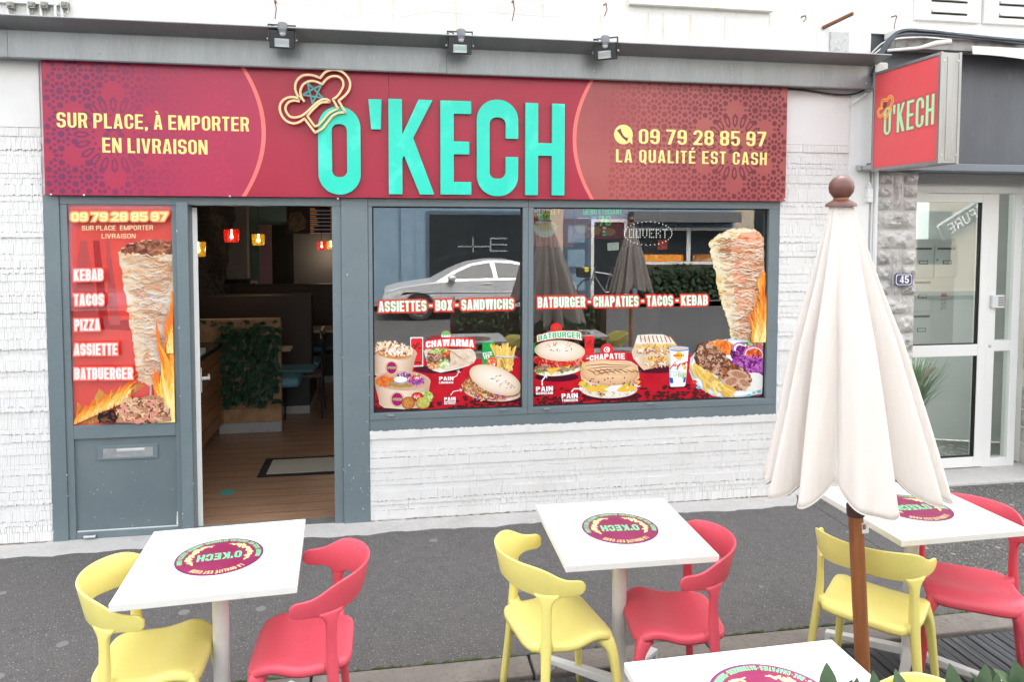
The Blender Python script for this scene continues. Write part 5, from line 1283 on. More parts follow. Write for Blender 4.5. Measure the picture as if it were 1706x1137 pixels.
p.done('chapatie_lettering', W2); p = Print(TB_, YG-.003); p.text('PAIN', 82, 715, 262, 706, 52, layers=[(0, pW)], **H); p.text('MAROCAIN', 82, 746, 260, 740, 26, layers=[(0, pW)], **H); p.line([(148, 650), (145, 600), (185, 548)], 7, pW); p.line([(160, 545), (190, 542), (196, 572)], 5, pW); p.done('bread_caption', W2); p = Print(TB_, YG-.003); p.text('PAIN', 352, 788, 524, 780, 52, layers=[(0, pW)], **H); p.text('TUNISIEN', 355, 822, 522, 815, 27, layers=[(0, pW)], **H)
p.line([(455, 718), (480, 685), (560, 682)], 7, pW); p.line([(540, 662), (564, 682), (545, 702)], 5, pW); p.done('bread_caption', W2)
p = Print(TB_, YG-.0012)
p.poly([(1086, 290), (1110, 250), (1130, 180), (1150, 118), (1300, 108), (1420, 112), (1500, 140), (1560, 220), (1600, 330), (1490, 420), (1215, 488), (1170, 440), (1105, 360)], pBREAD2)
p.poly([(1150, 118), (1300, 108), (1420, 112), (1500, 140), (1555, 215), (1130, 210)], pBREAD)
for i in range(9): x = 1180+i*42; p.line([(x, 120+i), (x+10+i*3, 195)], lambda t: 6*math.sin(math.pi*(.15+.7*t))+2, GR)
p.rough([(1135, 235), (1300, 215), (1560, 212), (1600, 290), (1450, 300), (1200, 330), (1130, 300)], CHICK[1], 5, rnd=rnd); p.bits(1340, 240, 200, 22, 70, 40, 10, FRY+CHICK[:3], rnd=rnd); p.bits(1330, 285, 180, 24, 60, 50, 8, CHICK+[pCREAMY, pGREY], rnd=rnd)
p.rough([(1200, 360), (1480, 320), (1490, 420), (1220, 480)], CHICK[1], 5, rnd=rnd); p.bits(1360, 370, 120, 24, 50, 36, 10, FRY+CHICK[:3], rnd=rnd); p.bits(1350, 425, 130, 28, 60, 46, 8, CHICK+[pCREAMY, pGREY, pTOAST], rnd=rnd); p.done('tacos_picture', W2)
p = Print(TB_, YG-.0022)
p.poly([(1478, 262), (1690, 256), (1655, 645), (1640, 660), (1505, 664), (1492, 650)], pW); p.poly([(1480, 300), (1500, 300), (1510, 640), (1494, 640)], pLBLUE)
p.ell(1585, 260, 120, 28, pBLUE); p.ell(1584, 257, 106, 21, pLBLUE); p.ell(1600, 257, 70, 14, pm('print_peach', S(240, 200, 170))); p.ell(1585, 335, 38, 42, pSUN)
p.text('SUNTAT', 1530, 346, 1640, 342, 22, layers=[(.1, pSUN), (0, pSIGNR)], **H)
ay = [[(1488, 478), (1520, 440), (1545, 400), (1548, 455)], [(1510, 445), (1550, 432)], [(1558, 425), (1566, 448), (1588, 420), (1570, 480), (1552, 470)], [(1594, 442), (1596, 420), (1612, 416)], [(1640, 410), (1620, 420), (1622, 440), (1642, 428), (1644, 408), (1648, 432)], [(1652, 430), (1652, 405), (1672, 398), (1676, 418)]]
for q in ay: p.line(q, 6, pSIGNR)
p.line([(1545, 400), (1580, 388), (1620, 372)], 1.5, pBLUE); p.poly([(1488, 565), (1522, 570), (1528, 625), (1494, 620)], pBLUE); p.poly([(1635, 568), (1660, 562), (1652, 615), (1630, 618)], pBLUE); p.bits(1618, 540, 40, 26, 20, 30, 8, [SAL[0], SAL[2], pLBLUE], rnd=rnd); p.bits(1570, 520, 60, 30, 20, 40, 3, [pLBLUE], rnd=rnd); p.bits(1640, 455, 28, 18, 8, 30, 6, [pSUN], rnd=rnd); p.done('cup_picture', W2)
# plate with meat and fries
p = Print(TC, YG-.0018)
xm_ = 652
p.clip = (-9, 2.736, .748, 9)
pl_ = [(xm_, 755), (560, 745), (440, 738), (330, 752), (240, 800), (190, 860), (182, 940), (205, 1000), (250, 1050), (330, 1098), (400, 1110), (520, 1106), (xm_, 1085)]
p.poly(pl_, pLBLUE); p.poly([(xm_, 762), (440, 748), (320, 765), (230, 820), (196, 900), (215, 990), (280, 1060), (360, 1098), (500, 1098), (xm_, 1072)], pW)
for a, b, r in ((215, 1010, 16), (240, 1045, 14), (620, 1068, 18), (560, 1095, 14), (648, 1050, 12), (590, 1080, 10)): p.ell(a, b, r, r*.7, pm('print_teal', S(120, 200, 214)) if r % 4 else TOMS[0], jit=.2)
p.ell(380, 800, 90, 50, CARR[1], jit=.1); p.bits(375, 795, 85, 46, 90, 46, 4, CARR+[pm('print_corn', S(246, 190, 60))], rnd=rnd)
p.ell(500, 830, 60, 50, CAB[2], jit=.06); p.bits(500, 830, 52, 44, 60, 26, 4, CAB+[pBLK], rnd=rnd); p.ell(595, 825, 70, 60, TOMS[0], jit=.05); p.bits(600, 830, 60, 50, 40, 40, 7, TOMS+CARR, rnd=rnd)
for cx, cy, r, a0, a1 in ((520, 810, 55, 3.0, 6.0), (590, 840, 62, 3.1, 6.6), (500, 800, 40, 2.8, 5.6)): p.line([(cx+r*math.cos(a), cy+r*.85*math.sin(a)) for a in np.linspace(a0, a1, 12)], 7, CAB[1]); p.line([(cx+(r-7)*math.cos(a), cy+(r-7)*.85*math.sin(a)) for a in np.linspace(a0, a1, 12)], 3, pW)
p.bits(560, 760, 30, 20, 10, 40, 6, SAL, rnd=rnd); p.ell(600, 930, 78, 66, CAB[0], jit=.08); p.ell(500, 890, 50, 40, CAB[0], jit=.1); p.bits(570, 915, 110, 70, 170, 30, 6, CAB+[CAB[1]], rnd=rnd)
p.ell(590, 1010, 70, 60, pCREAMY, jit=.04)
p.rough([(235, 775), (330, 800), (400, 850), (480, 900), (560, 960), (565, 1010), (500, 1060), (420, 1045), (390, 980), (330, 950), (250, 930), (215, 870)], MEATS[3], 8, rnd=rnd); p.bits(330, 870, 115, 70, 420, 34, 6, MEATS, rot=R_(35), rnd=rnd, curl=.5); p.bits(470, 985, 95, 66, 340, 36, 7, MEATS+[CHICK[2]], rot=R_(25), rnd=rnd, curl=.5)
for cx, cy, rx, ry, r in ((490, 970, 70, 34, .3), (440, 1010, 50, 38, -.3), (520, 1020, 40, 32, .6)): p.ell(cx, cy, rx, ry, MEATS[2], rot=r, jit=.06); p.ell(cx+6, cy-4, rx*.75, ry*.6, MEATS[1], rot=r, jit=.1)
for i in range(34):
    x = 200+i*6.2+rnd.uniform(-18, 18); y = 890+i*5.2+rnd.uniform(-20, 30); a = R_(55)+rnd.uniform(-.5, .35); L = rnd.uniform(60, 110); w = 9
    c, s_ = math.cos(a), math.sin(a); q = [(x-w*s_, y+w*c), (x+w*s_, y-w*c), (x+w*s_+L*c, y-w*c+L*s_), (x-w*s_+L*c, y+w*c+L*s_)]
    p.poly([(u, min(v, 1106)) for u, v in q], rnd.choice(FRY))
p.done('meat_plate_picture', W2)
# doner spit
DON = ramp_mat('print_doner_pale', [S(176, 122, 62), S(226, 190, 120), S(246, 230, 184), S(252, 244, 220), S(250, 236, 200), S(226, 190, 140)], 16, (.8, 1, 2.2), dist=1.6, detail=7)
DON2 = ramp_mat('print_doner_pink', [S(186, 92, 56), S(226, 136, 96), S(246, 170, 130), S(250, 200, 170), S(240, 150, 110), S(210, 96, 60)], 17, (.7, 1, 2.6), dist=1.2, detail=7)
FIRE = ramp_mat('print_fire', [S(214, 70, 20), S(246, 130, 40), S(252, 180, 70), S(255, 214, 130)], 10, (3, 1, .5), dist=1)
FLC = [pm('flame_deep', S(246, 120, 40, .9)), pm('flame_orange', S(253, 164, 60, .95)), pm('flame_yellow', S(255, 200, 96, .95)), pm('flame_pale', S(255, 226, 150, .95))]
def flames(p, x0, x1, yb, h0, h1, n, seed, lean=0, hx=None):
    """licking tongues rising from a base line"""
    rnd = random.Random(seed)
    for c in range(4):
        for i in range(n):
            t = rnd.random(); x = x0+(x1-x0)*t; y = yb(t) if callable(yb) else yb; h = (h0+(h1-h0)*t)*rnd.uniform(.35, 1.0)*(1-.17*c); w = h*rnd.uniform(.05, .11)*(1-.18*c); sw = rnd.uniform(-.25, .25)*h+lean*h
            ph = rnd.uniform(0, 6)
            p.line([(x+sw*q*q+.05*h*math.sin(ph+5*q), y-h*q) for q in np.linspace(0, 1, 9)], lambda q: w*(1-q)**.8*(.5+.5*math.sin(min(1, q*3)*1.57))+.3, FLC[c])
def doner(p, outline, xsplit, seed, dark):
    rnd = random.Random(seed); p.rough(outline, DON, 5, sub=7, rnd=rnd)
def strata(p, L, Rr, n, mats, seed, w=3):
    rnd = random.Random(seed)
    for i in range(n):
        t = rnd.random(); a0, b0 = L(t), Rr(t); x0 = rnd.uniform(a0[0], b0[0]-10); ln = rnd.uniform(30, 120); x1 = min(b0[0]-2, x0+ln); y = a0[1]
        if x1-x0 < 14: continue
        p.line([(x0+(x1-x0)*k/5, y+(x0-a0[0])*.02+6*math.sin(k*1.3+i)+rnd.uniform(-3, 3)) for k in range(6)], lambda q: w*math.sin(math.pi*(.1+.8*q))+.4, rnd.choice(mats))
p = Print(TC, YG-.0008); p.clip = (-9, 2.736, .748, 9)
rn2 = random.Random(3)
p.rough([(308, 130), (345, 95), (400, 60), (470, 38), (540, 38), (610, 55), (xm_, 95), (xm_, 760), (560, 745), (445, 738), (430, 640), (395, 540), (360, 420), (345, 300), (318, 200)], DON, 6, sub=8, rnd=rn2)
p.rough([(440, 130), (520, 70), (610, 60), (xm_, 98), (xm_, 758), (510, 742), (495, 600), (470, 470), (450, 300)], DON2, 5, sub=7, rnd=rn2)
Ld = lambda t: (315+130*t, 110+620*t); Rd = lambda t: (650, 110+620*t)
strata(p, Ld, Rd, 420, [pm('print_crease', S(206, 146, 98)), pm('print_crease_b', S(238, 188, 144)), pm('print_fat', S(255, 246, 230)), pm('print_fat_b', S(255, 226, 190)), pm('print_fat', S(255, 246, 230))], 4, 2.2)
strata(p, lambda t: (320+30*t, 90+120*t), lambda t: (440, 90+120*t), 30, [pm('print_char', S(150, 90, 50)), pm('print_crease', S(206, 146, 98))], 6, 2.2)
p.rough([(600, 380), (625, 500), (590, 620), (560, 740), (xm_, 758), (xm_, 330), (640, 300)], FIRE, 6, sub=8, rnd=rn2)
flames(p, 575, 650, 756, 200, 400, 26, 5, -.04)
for i in range(14): x = rn2.uniform(590, 650); y = rn2.uniform(380, 620); p.line([(x, y), (x+rn2.uniform(-14, 10), y+60), (x+rn2.uniform(-22, 0), y+130)], lambda t: 3*math.sin(math.pi*(.1+.8*t))+.4, FIRE)
p.done('doner_picture', W2)
p = Print(TPX, YG-.001); p.text('BATBURGER - CHAPATIES - TACOS - KEBAB', 896, 513, 1179, 508.5, 17.5, 16.5, layers=lay_, **SLK); p.done('slogan_lettering', W2)
p = Print(TPX, YG+.012); p.poly([(1012, 405), (1031, 404), (1031, 417), (1012, 418)], mat('paper_note', S(196, 200, 190), .8, speck=[(90, .4, (.25, .27, .24))])); p.done('paper_note', W2)

# ---- tall poster of the side light (behind its glass)
p = Print(TP, .0195)
p.clip = (-1.946, -1.342, .743, 2.131)
PK = [pm('poster_fold_light', S(226, 92, 90)), pm('poster_fold_dark', S(204, 48, 50))]
p.poly([(168, 560), (172, 640), (480, 660), (480, 600), (300, 620)], PK[1])
for x0, x1, xb0, xb1, m in ((210, 240, 150, 300, 0), (330, 345, 350, 400, 0), (270, 300, 300, 345, 1)): p.poly([(x0, 230), (x1, 230), (xb1, 630), (xb0, 630)], PK[m])
GLOW = [pm('poster_glow_a', S(246, 92, 82, 1)), pm('poster_glow_b', S(250, 122, 112, 1)), pm('poster_glow_c', S(255, 176, 166, 1))]
FL = FIRE
p.rough([(185, 1098), (190, 1000), (240, 1020), (300, 930), (330, 960), (470, 915), (520, 915), (440, 975), (380, 990), (330, 1050), (300, 1095)], FL, 8, sub=6, rnd=rn2)
p.rough([(560, 1090), (590, 980), (580, 880), (640, 800), (640, 500), (655, 430), (668, 700), (672, 1088)], FL, 7, sub=8, rnd=rn2)
DON3 = ramp_mat('poster_doner', [S(206, 120, 70, .95), S(246, 186, 130, .95), S(255, 226, 186, .95), S(255, 244, 224, .95), S(255, 216, 170, .95)], 12, (.8, 1, 2.6), dist=1.2, detail=7)
p.rough([(390, 285), (440, 245), (520, 230), (600, 228), (655, 240), (660, 560), (630, 650), (612, 800), (600, 890), (560, 918), (500, 905), (480, 890), (465, 760), (440, 600), (415, 440)], DON3, 6, sub=8, rnd=rn2)
TOPD = ramp_mat('poster_doner_top', [S(70, 30, 24), S(140, 66, 44), S(206, 130, 90), S(240, 190, 150)], 16, (1, 1, 1.5), dist=1.2)
p.rough([(395, 280), (440, 245), (520, 228), (600, 226), (655, 238), (657, 300), (600, 290), (540, 312), (460, 285), (420, 300)], TOPD, 6, sub=7, rnd=rn2)
strata(p, lambda t: (405+90*t, 300+560*t), lambda t: (655-60*t, 300+560*t), 260, [pm('poster_char', S(230, 160, 116)), pm('poster_fat', S(255, 248, 236)), pm('poster_fat', S(255, 248, 236)), pm('poster_crease', S(244, 196, 156))], 8, 1.8)
p.rough([(612, 900), (600, 760), (635, 640), (640, 480), (660, 460), (668, 900)], FL, 8, sub=8, rnd=rn2)
flames(p, 190, 440, lambda t: 1098-110*t, 90, 150, 46, 2, .45); flames(p, 590, 668, 1090, 240, 560, 34, 3, .0); flames(p, 630, 668, 760, 150, 300, 14, 8)
p.line([(552, 915), (552, 970)], 4, pGREY)
p.rough([(385, 1040), (420, 1000), (480, 970), (560, 955), (610, 970), (650, 1080), (390, 1088)], MEATS[1], 8, rnd=rn2); p.bits(510, 1030, 120, 48, 320, 40, 5, MEATS[:3]+[TOMS[2], CHICK[1]], rnd=rn2, curl=.5)
p.rough([(305, 1040), (380, 1025), (400, 1060), (385, 1086), (308, 1088)], pBLK, 5, rnd=rn2); p.bits(350, 1060, 40, 22, 16, 30, 5, [MEATS[3], pBLK, MEATS[0]], rnd=rn2)
for txt, y, x0, x1 in (('KEBAB', 418, 193, 328), ('TACOS', 535, 193, 332), ('PIZZA', 653, 197, 314), ('ASSIETTE', 768, 194, 396), ('BATBUERGER', 882, 196, 468)):
    p.text(txt, x0, y, x1, y-2, 52, layers=[(.15, GLOW[0]), (.10, GLOW[1]), (.05, GLOW[2]), (-.015, pW)], w=.48, a=.185, b=.13, gap=.12, res=30)
p.text('09 79 28 85 97', 180, 138, 632, 136, 40, layers=[(.20, pm('poster_glow_y', S(240, 130, 90))), (.10, pm('poster_glow_z', S(250, 190, 120))), (0, pm('poster_yellow', S(255, 240, 170)))], w=.78, a=.25, b=.2, gap=.10, res=26)
PY_ = pm('poster_sand', S(250, 220, 170))
p.text('SUR PLACE  EMPORTER', 230, 182, 564, 180, 22, layers=[(0, PY_)], w=.64, a=.15, b=.14, gap=.14, space=.26, res=24); p.text('LIVRAISON', 323, 220, 482, 219, 22, layers=[(0, PY_)], w=.64, a=.15, b=.14, gap=.14, res=24)
p.done('kebab_poster', POSTER_BACK if False else B, 'backlit style red poster with a kebab spit, flames and glowing words')
# ------------------------------------------------------------------ terrace tables
TOP = mat('table_white', (.74, .74, .74), .32, var=[(3, (.68, .68, .67), .5, .75), (22, (.64, .635, .62), .62, .8)])
TEDGE = mat('table_edge', (.74, .72, .68), .5, var=(30, (.60, .56, .48), .58, .8))
COLM = mat('column_white', (.66, .655, .63), .35, var=[(8, (.58, .57, .54), .5, .8)])
PLUM = mat('logo_plum', S(142, 36, 84), .35, var=(14, S(152, 48, 96), .4, .7)); MINTG = mat('logo_mint', S(120, 240, 170), .35); CREAM = mat('logo_cream', S(252, 232, 160), .35); PURP = mat('logo_rim', S(96, 40, 130), .35)
def logo_mesh(name, rad, parent, z, rot, hat=True):
    """round printed emblem, flat on a table; local coordinates, up = +y before turning by rot"""
    ca, sa = math.cos(rot), math.sin(rot)
    fn = lambda x, y, d: (x*ca-y*sa, x*sa+y*ca, d)
    mb = MB(); circ = lambda r, n=64: [(r*math.cos(2*math.pi*i/n), r*math.sin(2*math.pi*i/n)) for i in range(n)]
    mb.extrude(circ(rad), [], fn, z+.0003, None, 3); mb.extrude(circ(rad*.978), [], fn, z+.0006, None, 0)
    lay = .0009
    for o, hs in text_shapes("O'KECH", lambda t, v: (rad*(-.50+1.0*t), rad*(-.17+.36*v)), w=.60, a=.20, b=.18, gap=.10, iso=0, res=30): mb.extrude(o, hs, fn, z+lay, None, 1)
    # slogan on the lower arc
    def arc_txt(txt, a0, a1, r, h, mi, down, **k):
        def f(t, v):
            a = a0+(a1-a0)*t; rr = r+(h*v if not down else h*(1-v))
            return (rr*math.cos(a), rr*math.sin(a))
        for o, hs in text_shapes(txt, f, res=24, **k): mb.extrude(o, hs, fn, z+lay, None, mi)
    arc_txt('LA QUALITÉ EST CASH', R_(132), R_(48), rad*.76, rad*.15, 2, False, w=.5, a=.17, b=.15, gap=.14)
    for txt, a0, a1 in (('BURGERS', 164, 188), ('TACOS', 192, 210), ('BOX', 214, 224), ('CHAPATIES', 228, 258), ('BATBURGERS', 262, 296), ('SANDWICHS', 300, 328), ('ASSIETTES', 332, 356), ('KEBAB', 360, 376)):
        arc_txt(txt, R_(a0), R_(a1), rad*.83, rad*.115, 1, True, w=.55, a=.20, b=.17, gap=.13)
        a = R_(a1+2); mb.extrude([(rad*.885*math.cos(a)+.006*rad*2*math.cos(t), rad*.885*math.sin(a)+.012*rad*math.sin(t)) for t in np.linspace(0, 2*math.pi, 7)[:-1]], [], fn, z+lay, None, 1)
    # two branches of leaves
    rnd = random.Random(4); kk = 0
    for s in (-1, 1):
        for i in range(17):
            a = R_(-90+s*(24+i*5.8)); r = rad*(.68+rnd.uniform(-.03, .03)); cx, cy = r*math.cos(a), r*math.sin(a)
            L = rad*.115*(1 if 2 < i < 14 else .7); W = L*.34; th = a+R_(90)*s+R_(rnd.choice([-38, 35, 0, 50, -55]))
            kk += 1
            mb.extrude([(cx+L*math.cos(t)*math.cos(th)-W*math.sin(t)*math.sin(th), cy+L*math.cos(t)*math.sin(th)+W*math.sin(t)*math.cos(th)) for t in np.linspace(0, 2*math.pi, 9)[:-1]], [], fn, z+lay+.00002*kk, None, 2)
        pts = [(rad*.68*math.cos(R_(-90+s*a)), rad*.68*math.sin(R_(-90+s*a))) for a in range(14, 124, 6)]
        L_2 = thick(pts, rad*.012); n = len(pts); mb.add([fn(x, y, z+lay-.0001) for x, y in L_2], [(i, i+1, 2*n-2-i, 2*n-1-i) for i in range(n-1)], 2)
    return mb.build(name, [PLUM, MINTG, CREAM, PURP], parent, local=True)
def make_table(loc, rz, label, logo_rot=math.pi, size=.60, knob=(-.045, -.06), off=0):
    t = thing('terrace_table', loc, label, 'table', 'white square tables on the terrace', rz)
    h = size/2; mb = MB(); mb.box(-h, h, -h, h, .712, .740)
    mb2 = mb; tp = mb.build('tabletop', [TOP, TEDGE], t, local=True, bevel=.003)
    for i, p in enumerate(tp.data.polygons):
        if abs(p.normal.z) < .5: p.material_index = 1
    lg = logo_mesh('emblem', .158*size/.6, tp, .740, logo_rot); lg.location.y = off
    mb = MB(); mb.lathe([(.030, .085), (.030, .712)], (0, 0, 0), 24); 
    mb.lathe([(.034, .03), (.034, .10), (.031, .105)], (0, 0, 0), 24); mb.lathe([(.085, .700), (.085, .7115)], (0, 0, 0), 20)
    mb.build('column', COLM, t, local=True, smooth=40)
    for k in range(4):
        a = R_(45+90*k); c, s = math.cos(a), math.sin(a); mb = MB()
        pr = [(.028, .095, .02), (.10, .088, .0195), (.345, .062, .018)]
        vsx = []
        for r, z, w in pr:
            th = .036 if r < .2 else .022
            vsx += [(r*c-w*s, r*s+w*c, z), (r*c+w*s, r*s-w*c, z), (r*c+w*s, r*s-w*c, z-th), (r*c-w*s, r*s+w*c, z-th)]
        mb.add(vsx, [(i*4+j, i*4+(j+1) % 4, (i+1)*4+(j+1) % 4, (i+1)*4+j) for i in range(2) for j in range(4)]+[(3, 2, 1, 0), (8, 9, 10, 11)])
        r0, r1, w = .325, .350, .0185
        mb.add([(r*c+q*w*s, r*s-q*w*c, z) for z in (.006, .0615) for r, q in ((r0, -1), (r1, -1), (r1, 1), (r0, 1))], [(0, 1, 2, 3), (7, 6, 5, 4), (0, 4, 5, 1), (1, 5, 6, 2), (2, 6, 7, 3), (3, 7, 4, 0)])
        f = mb.build('foot', COLM, t, local=True, bevel=.004)
        mb = MB(); mb.lathe([(.012, 0), (.012, .0055)], (.337*c, .337*s, 0), 10); mb.build('foot_pad', BLACKP, f, local=True)
    mb = MB(); mb.lathe([(.010, .668), (.010, .711)], (knob[0], knob[1], 0), 14); mb.build('tilt_knob', BLACKP, t, local=True, smooth=40)
    return t
make_table((-.631, -2.060, 0), R_(3.3), 'white square table in front of the open entrance, between a yellow and a red chair', math.pi+R_(4))
make_table((.952, -2.051, 0), R_(-.9), 'white square table in front of the brick wall below the shop windows', math.pi-R_(4))
make_table((2.320, -2.045, 0), R_(1), 'white square table half hidden behind the closed parasol', math.pi-R_(3), knob=(.07, -.05))
make_table((1.0, -3.282, 0), R_(1.0), 'nearest white square table, cut off by the bottom edge of the view', math.pi-R_(3), size=.66, off=.085)
make_table((2.25, -3.45, 0), R_(1.0), 'white square table seen only as a reflection in the right shop window', math.pi, size=.62)

# ------------------------------------------------------------------ moulded chairs
def plastic(name, c, c2):
    return mat(name, c, .38, var=[(5, c2, .45, .8), (2.3, tuple(x*.8+.10 for x in c), .56, .82), (26, tuple(x*.80 for x in c), .64, .80), (90, tuple(x*.9 for x in c), .55, .8)], bump=(500, .00025), spec=.4)
YELP = plastic('yellow_plastic', (.81, .71, .215), (.78, .67, .19)); REDP = plastic('coral_plastic', (.68, .085, .12), (.63, .07, .10))
def sweep(mb, path, sec, n=12, mi=0):
    """path of 3D points; sec[i] = (half width along a, half width along b, direction a)"""
    rings = []; k = len(path)
    for i, p in enumerate(path):
        p = Vector(p); t = (Vector(path[min(i+1, k-1)])-Vector(path[max(0, i-1)])).normalized()
        ha, hb, ad = sec[i]; a = Vector(ad); a = (a-t*a.dot(t)).normalized(); b = t.cross(a)
        ring = []
        for j in range(n):
            th = 2*math.pi*j/n; cx, sx = math.cos(th), math.sin(th)
            e = .62
            ring.append(p+a*ha*math.copysign(abs(cx)**e, cx)+b*hb*math.copysign(abs(sx)**e, sx))
        rings.append(ring)
    mb.add([q for r in rings for q in r], [(i*n+j, i*n+(j+1) % n, (i+1)*n+(j+1) % n, (i+1)*n+j) for i in range(k-1) for j in range(n)]+[tuple(range(n-1, -1, -1)), tuple((k-1)*n+j for j in range(n))], mi)
def make_chair(m, loc, rz, label):
    t = thing('moulded_chair', loc, label, 'chair', 'moulded plastic terrace chairs', rz)
    # seat: rounded square shell, front is +y
    mb = MB(); N_ = 30; top, bot = [], []
    def seat_pt(u, v):
        # u, v in -1..1 -> superellipse plan
        r = max(abs(u), abs(v)) or 1e-9; th = math.atan2(v, u); e = 6
        rr = r/((abs(math.cos(th))**e+abs(math.sin(th))**e)**(1/e))
        x, y = rr*math.cos(th), rr*math.sin(th)
        hw = .215 if y > 0 else .215-.025*(-y)
        X, Y = x*hw, y*.21
        zz = .447 + .020*math.exp(-((y-.50)/.33)**2)*(.35+.65*abs(x)**1.5) - .012*math.exp(-((y+.15)/.5)**2)*(1-.5*x*x) + .004*(-y if y < 0 else 0) - .018*max(0, y-.62)**2/.14
        edge = max(0, r-.86)/.14
        return X, Y, zz-.010*edge**2, r
    for i in range(N_+1):
        for j in range(N_+1):
            u = -1+2*j/N_; v = -1+2*i/N_
            X, Y, z, r = seat_pt(u, v); top.append((X, Y, z)); e = max(0, r-.8)/.2; bot.append((X*(1-.012*e), Y*(1-.012*e), z-.014-.020*e**1.5))
    W_ = N_+1; nt = W_*W_
    fs = [(i*W_+j, i*W_+j+1, (i+1)*W_+j+1, (i+1)*W_+j) for i in range(N_) for j in range(N_)]
    fb = [(nt+a, nt+d, nt+c, nt+b) for a, b, c, d in fs]
    rim = [j for j in range(W_)]+[i*W_+N_ for i in range(1, W_)]+[N_*W_+j for j in range(N_-1, -1, -1)]+[i*W_ for i in range(N_-1, 0, -1)]
    side = [(rim[k], nt+rim[k], nt+rim[(k+1) % len(rim)], rim[(k+1) % len(rim)]) for k in range(len(rim))]
    mb.add(top+bot, fs+fb+side); mb.build('seat', m, t, local=True, smooth=180, subsurf=1)
    # curved back band with arm stubs; angle 0 = back (-y)
    RB, cy = .237, -.005; leg_a = 58
    mb = MB(); n = 84; prof = []
    A = 99
    for i in range(n+1):
        a = -A+2*A*i/n; s = abs(a)
        k = 1/(1+math.exp(-(s-66)/6.5))                                   # 0 = back, 1 = arm
        ztop = .772-.010*(s/60)**2*(1-k) - .068*k
        zbot = .640+.018*math.exp(-(s/26)**2) + (.642-.640)*k
        zbot -= .022*math.exp(-((s-leg_a)/9.5)**2)
        zbot = min(zbot, ztop-.05)
        if s > A-9:                                                      # rounded tips
            q = (s-(A-9))/9; c = (ztop+zbot)/2; hh = (ztop-zbot)/2*math.sqrt(max(0, 1-q*q*.86)); ztop, zbot = c+hh, c-hh
        r = RB + .004*math.exp(-(s/40)**2)
        th = R_(-90+a)
        flare = .030*(1-.5*k)
        # arms run straighter forwards beyond the legs
        base = Vector((r*math.cos(th), r*math.sin(th)+cy))
        if s > 84:
            sg = 1 if a > 0 else -1; th0 = R_(-90+84*sg); b0 = Vector((r*math.cos(th0), r*math.sin(th0)+cy)); tg = Vector((-math.sin(th0), math.cos(th0)))*sg
            base = b0+tg*(r*R_(s-84))*.92; out = Vector((math.cos(th0), math.sin(th0)))
            base += -out*.00
        else: out = Vector((math.cos(th), math.sin(th)))
        prof.append((base, out, ztop, zbot, flare))
    M_ = 16; vsx = []
    for base, out, zt_, zb_, fl in prof:
        hh = (zt_-zb_)/2; zc = (zt_+zb_)/2; rc = .0045; hr = .0060
        sec_ = [(sx*(hr-rc)+rc*math.cos(R_(q)), sz*(hh-rc)+rc*math.sin(R_(q))) for sx, sz, a0 in ((1, 1, 0), (-1, 1, 90), (-1, -1, 180), (1, -1, 270)) for q in (a0, a0+30, a0+60, a0+90)]
        for dr, dz in sec_:
            z = zc+dz; off = dr+fl*((z-.64)/.13)
            p = base+out*off; vsx.append((p.x, p.y, z))
    mb.add(vsx, [(i*M_+j, i*M_+(j+1) % M_, (i+1)*M_+(j+1) % M_, (i+1)*M_+j) for i in range(n) for j in range(M_)]+[tuple(range(M_-1, -1, -1)), tuple(n*M_+j for j in range(M_))])
    mb.build('backrest', m, t, local=True, smooth=180)
    for s in (-1, 1):
        # rear leg: floor -> seat -> fans out into the band
        th = R_(-90+s*leg_a); od = Vector((math.cos(th), math.sin(th), 0)); td = Vector((-math.sin(th), math.cos(th), 0))
        ctr = Vector((0, cy, 0)); path, sec = [], []
        for z, r, ha, hb in ((0, 0.3100, .0155, .014), (.10, 0.2940, .0165, .0145), (.25, 0.2700, .0185, .0155), (.38, 0.2510, .021, .017), (.44, 0.2430, .0235, .018), (.50, 0.2380, .022, .0165), (.56, 0.2370, .021, .014), (.595, 0.2380, .023, .0125), (.612, 0.2385, .027, .0115), (.626, 0.2390, .036, .0095), (.638, 0.2398, .048, .0070), (.650, 0.2410, .056, .0045)):
            path.append(ctr+od*r+Vector((0, 0, z))); sec.append((ha, hb, td))
        mb = MB(); sweep(mb, path, sec, 14); mb.build('leg', m, t, local=True, smooth=180)
        # bridge between leg and seat joins the leg's mesh line
        path, sec = [], []
        for z, x, y, hx, hy in ((0, .232, .228, .0145, .0145), (.12, .220, .216, .0165, .0165), (.26, .206, .201, .019, .019), (.33, .198, .191, .021, .021), (.37, .189, .182, .024, .024), (.395, .178, .171, .030, .030), (.418, .162, .154, .036, .038)):
            path.append((s*x, y, z)); sec.append((hx, hy, (1, 0, 0)))
        mb = MB(); sweep(mb, path, sec, 14); mb.build('leg', m, t, local=True, smooth=180)
        p0 = ctr+od*.243+Vector((0, 0, .438)); p1 = Vector((s*.15, -.12, .432))
        mb = MB(); ax = Vector((0, 0, 1))
        sweep(mb, [p0-od*.004, p0.lerp(p1, .35), p0.lerp(p1, .7), p1], [(.030, .030, ax), (.017, .030, ax), (.0125, .036, ax), (.010, .045, ax)], 12); mb.build('seat_bracket', m, t, local=True, smooth=180)
    t.scale = (.885, .885, .965)
    return t
def rzf(deg): return R_(deg-90)     # facing direction, measured from +x
CH = make_chair(YELP, (-.845, -2.125, 0), rzf(2), 'yellow chair at the left side of the table before the entrance')
sw = {YELP: REDP}
dup(CH, (-.318, -2.135, 0), rzf(180), 'red chair at the right side of the table before the entrance', swap=sw)
dup(CH, (.662, -2.132, 0), rzf(10), 'yellow chair at the left side of the table below the shop windows')
dup(CH, (1.135, -2.165, 0), rzf(172), 'red chair at the right side of the table below the shop windows', swap=sw)
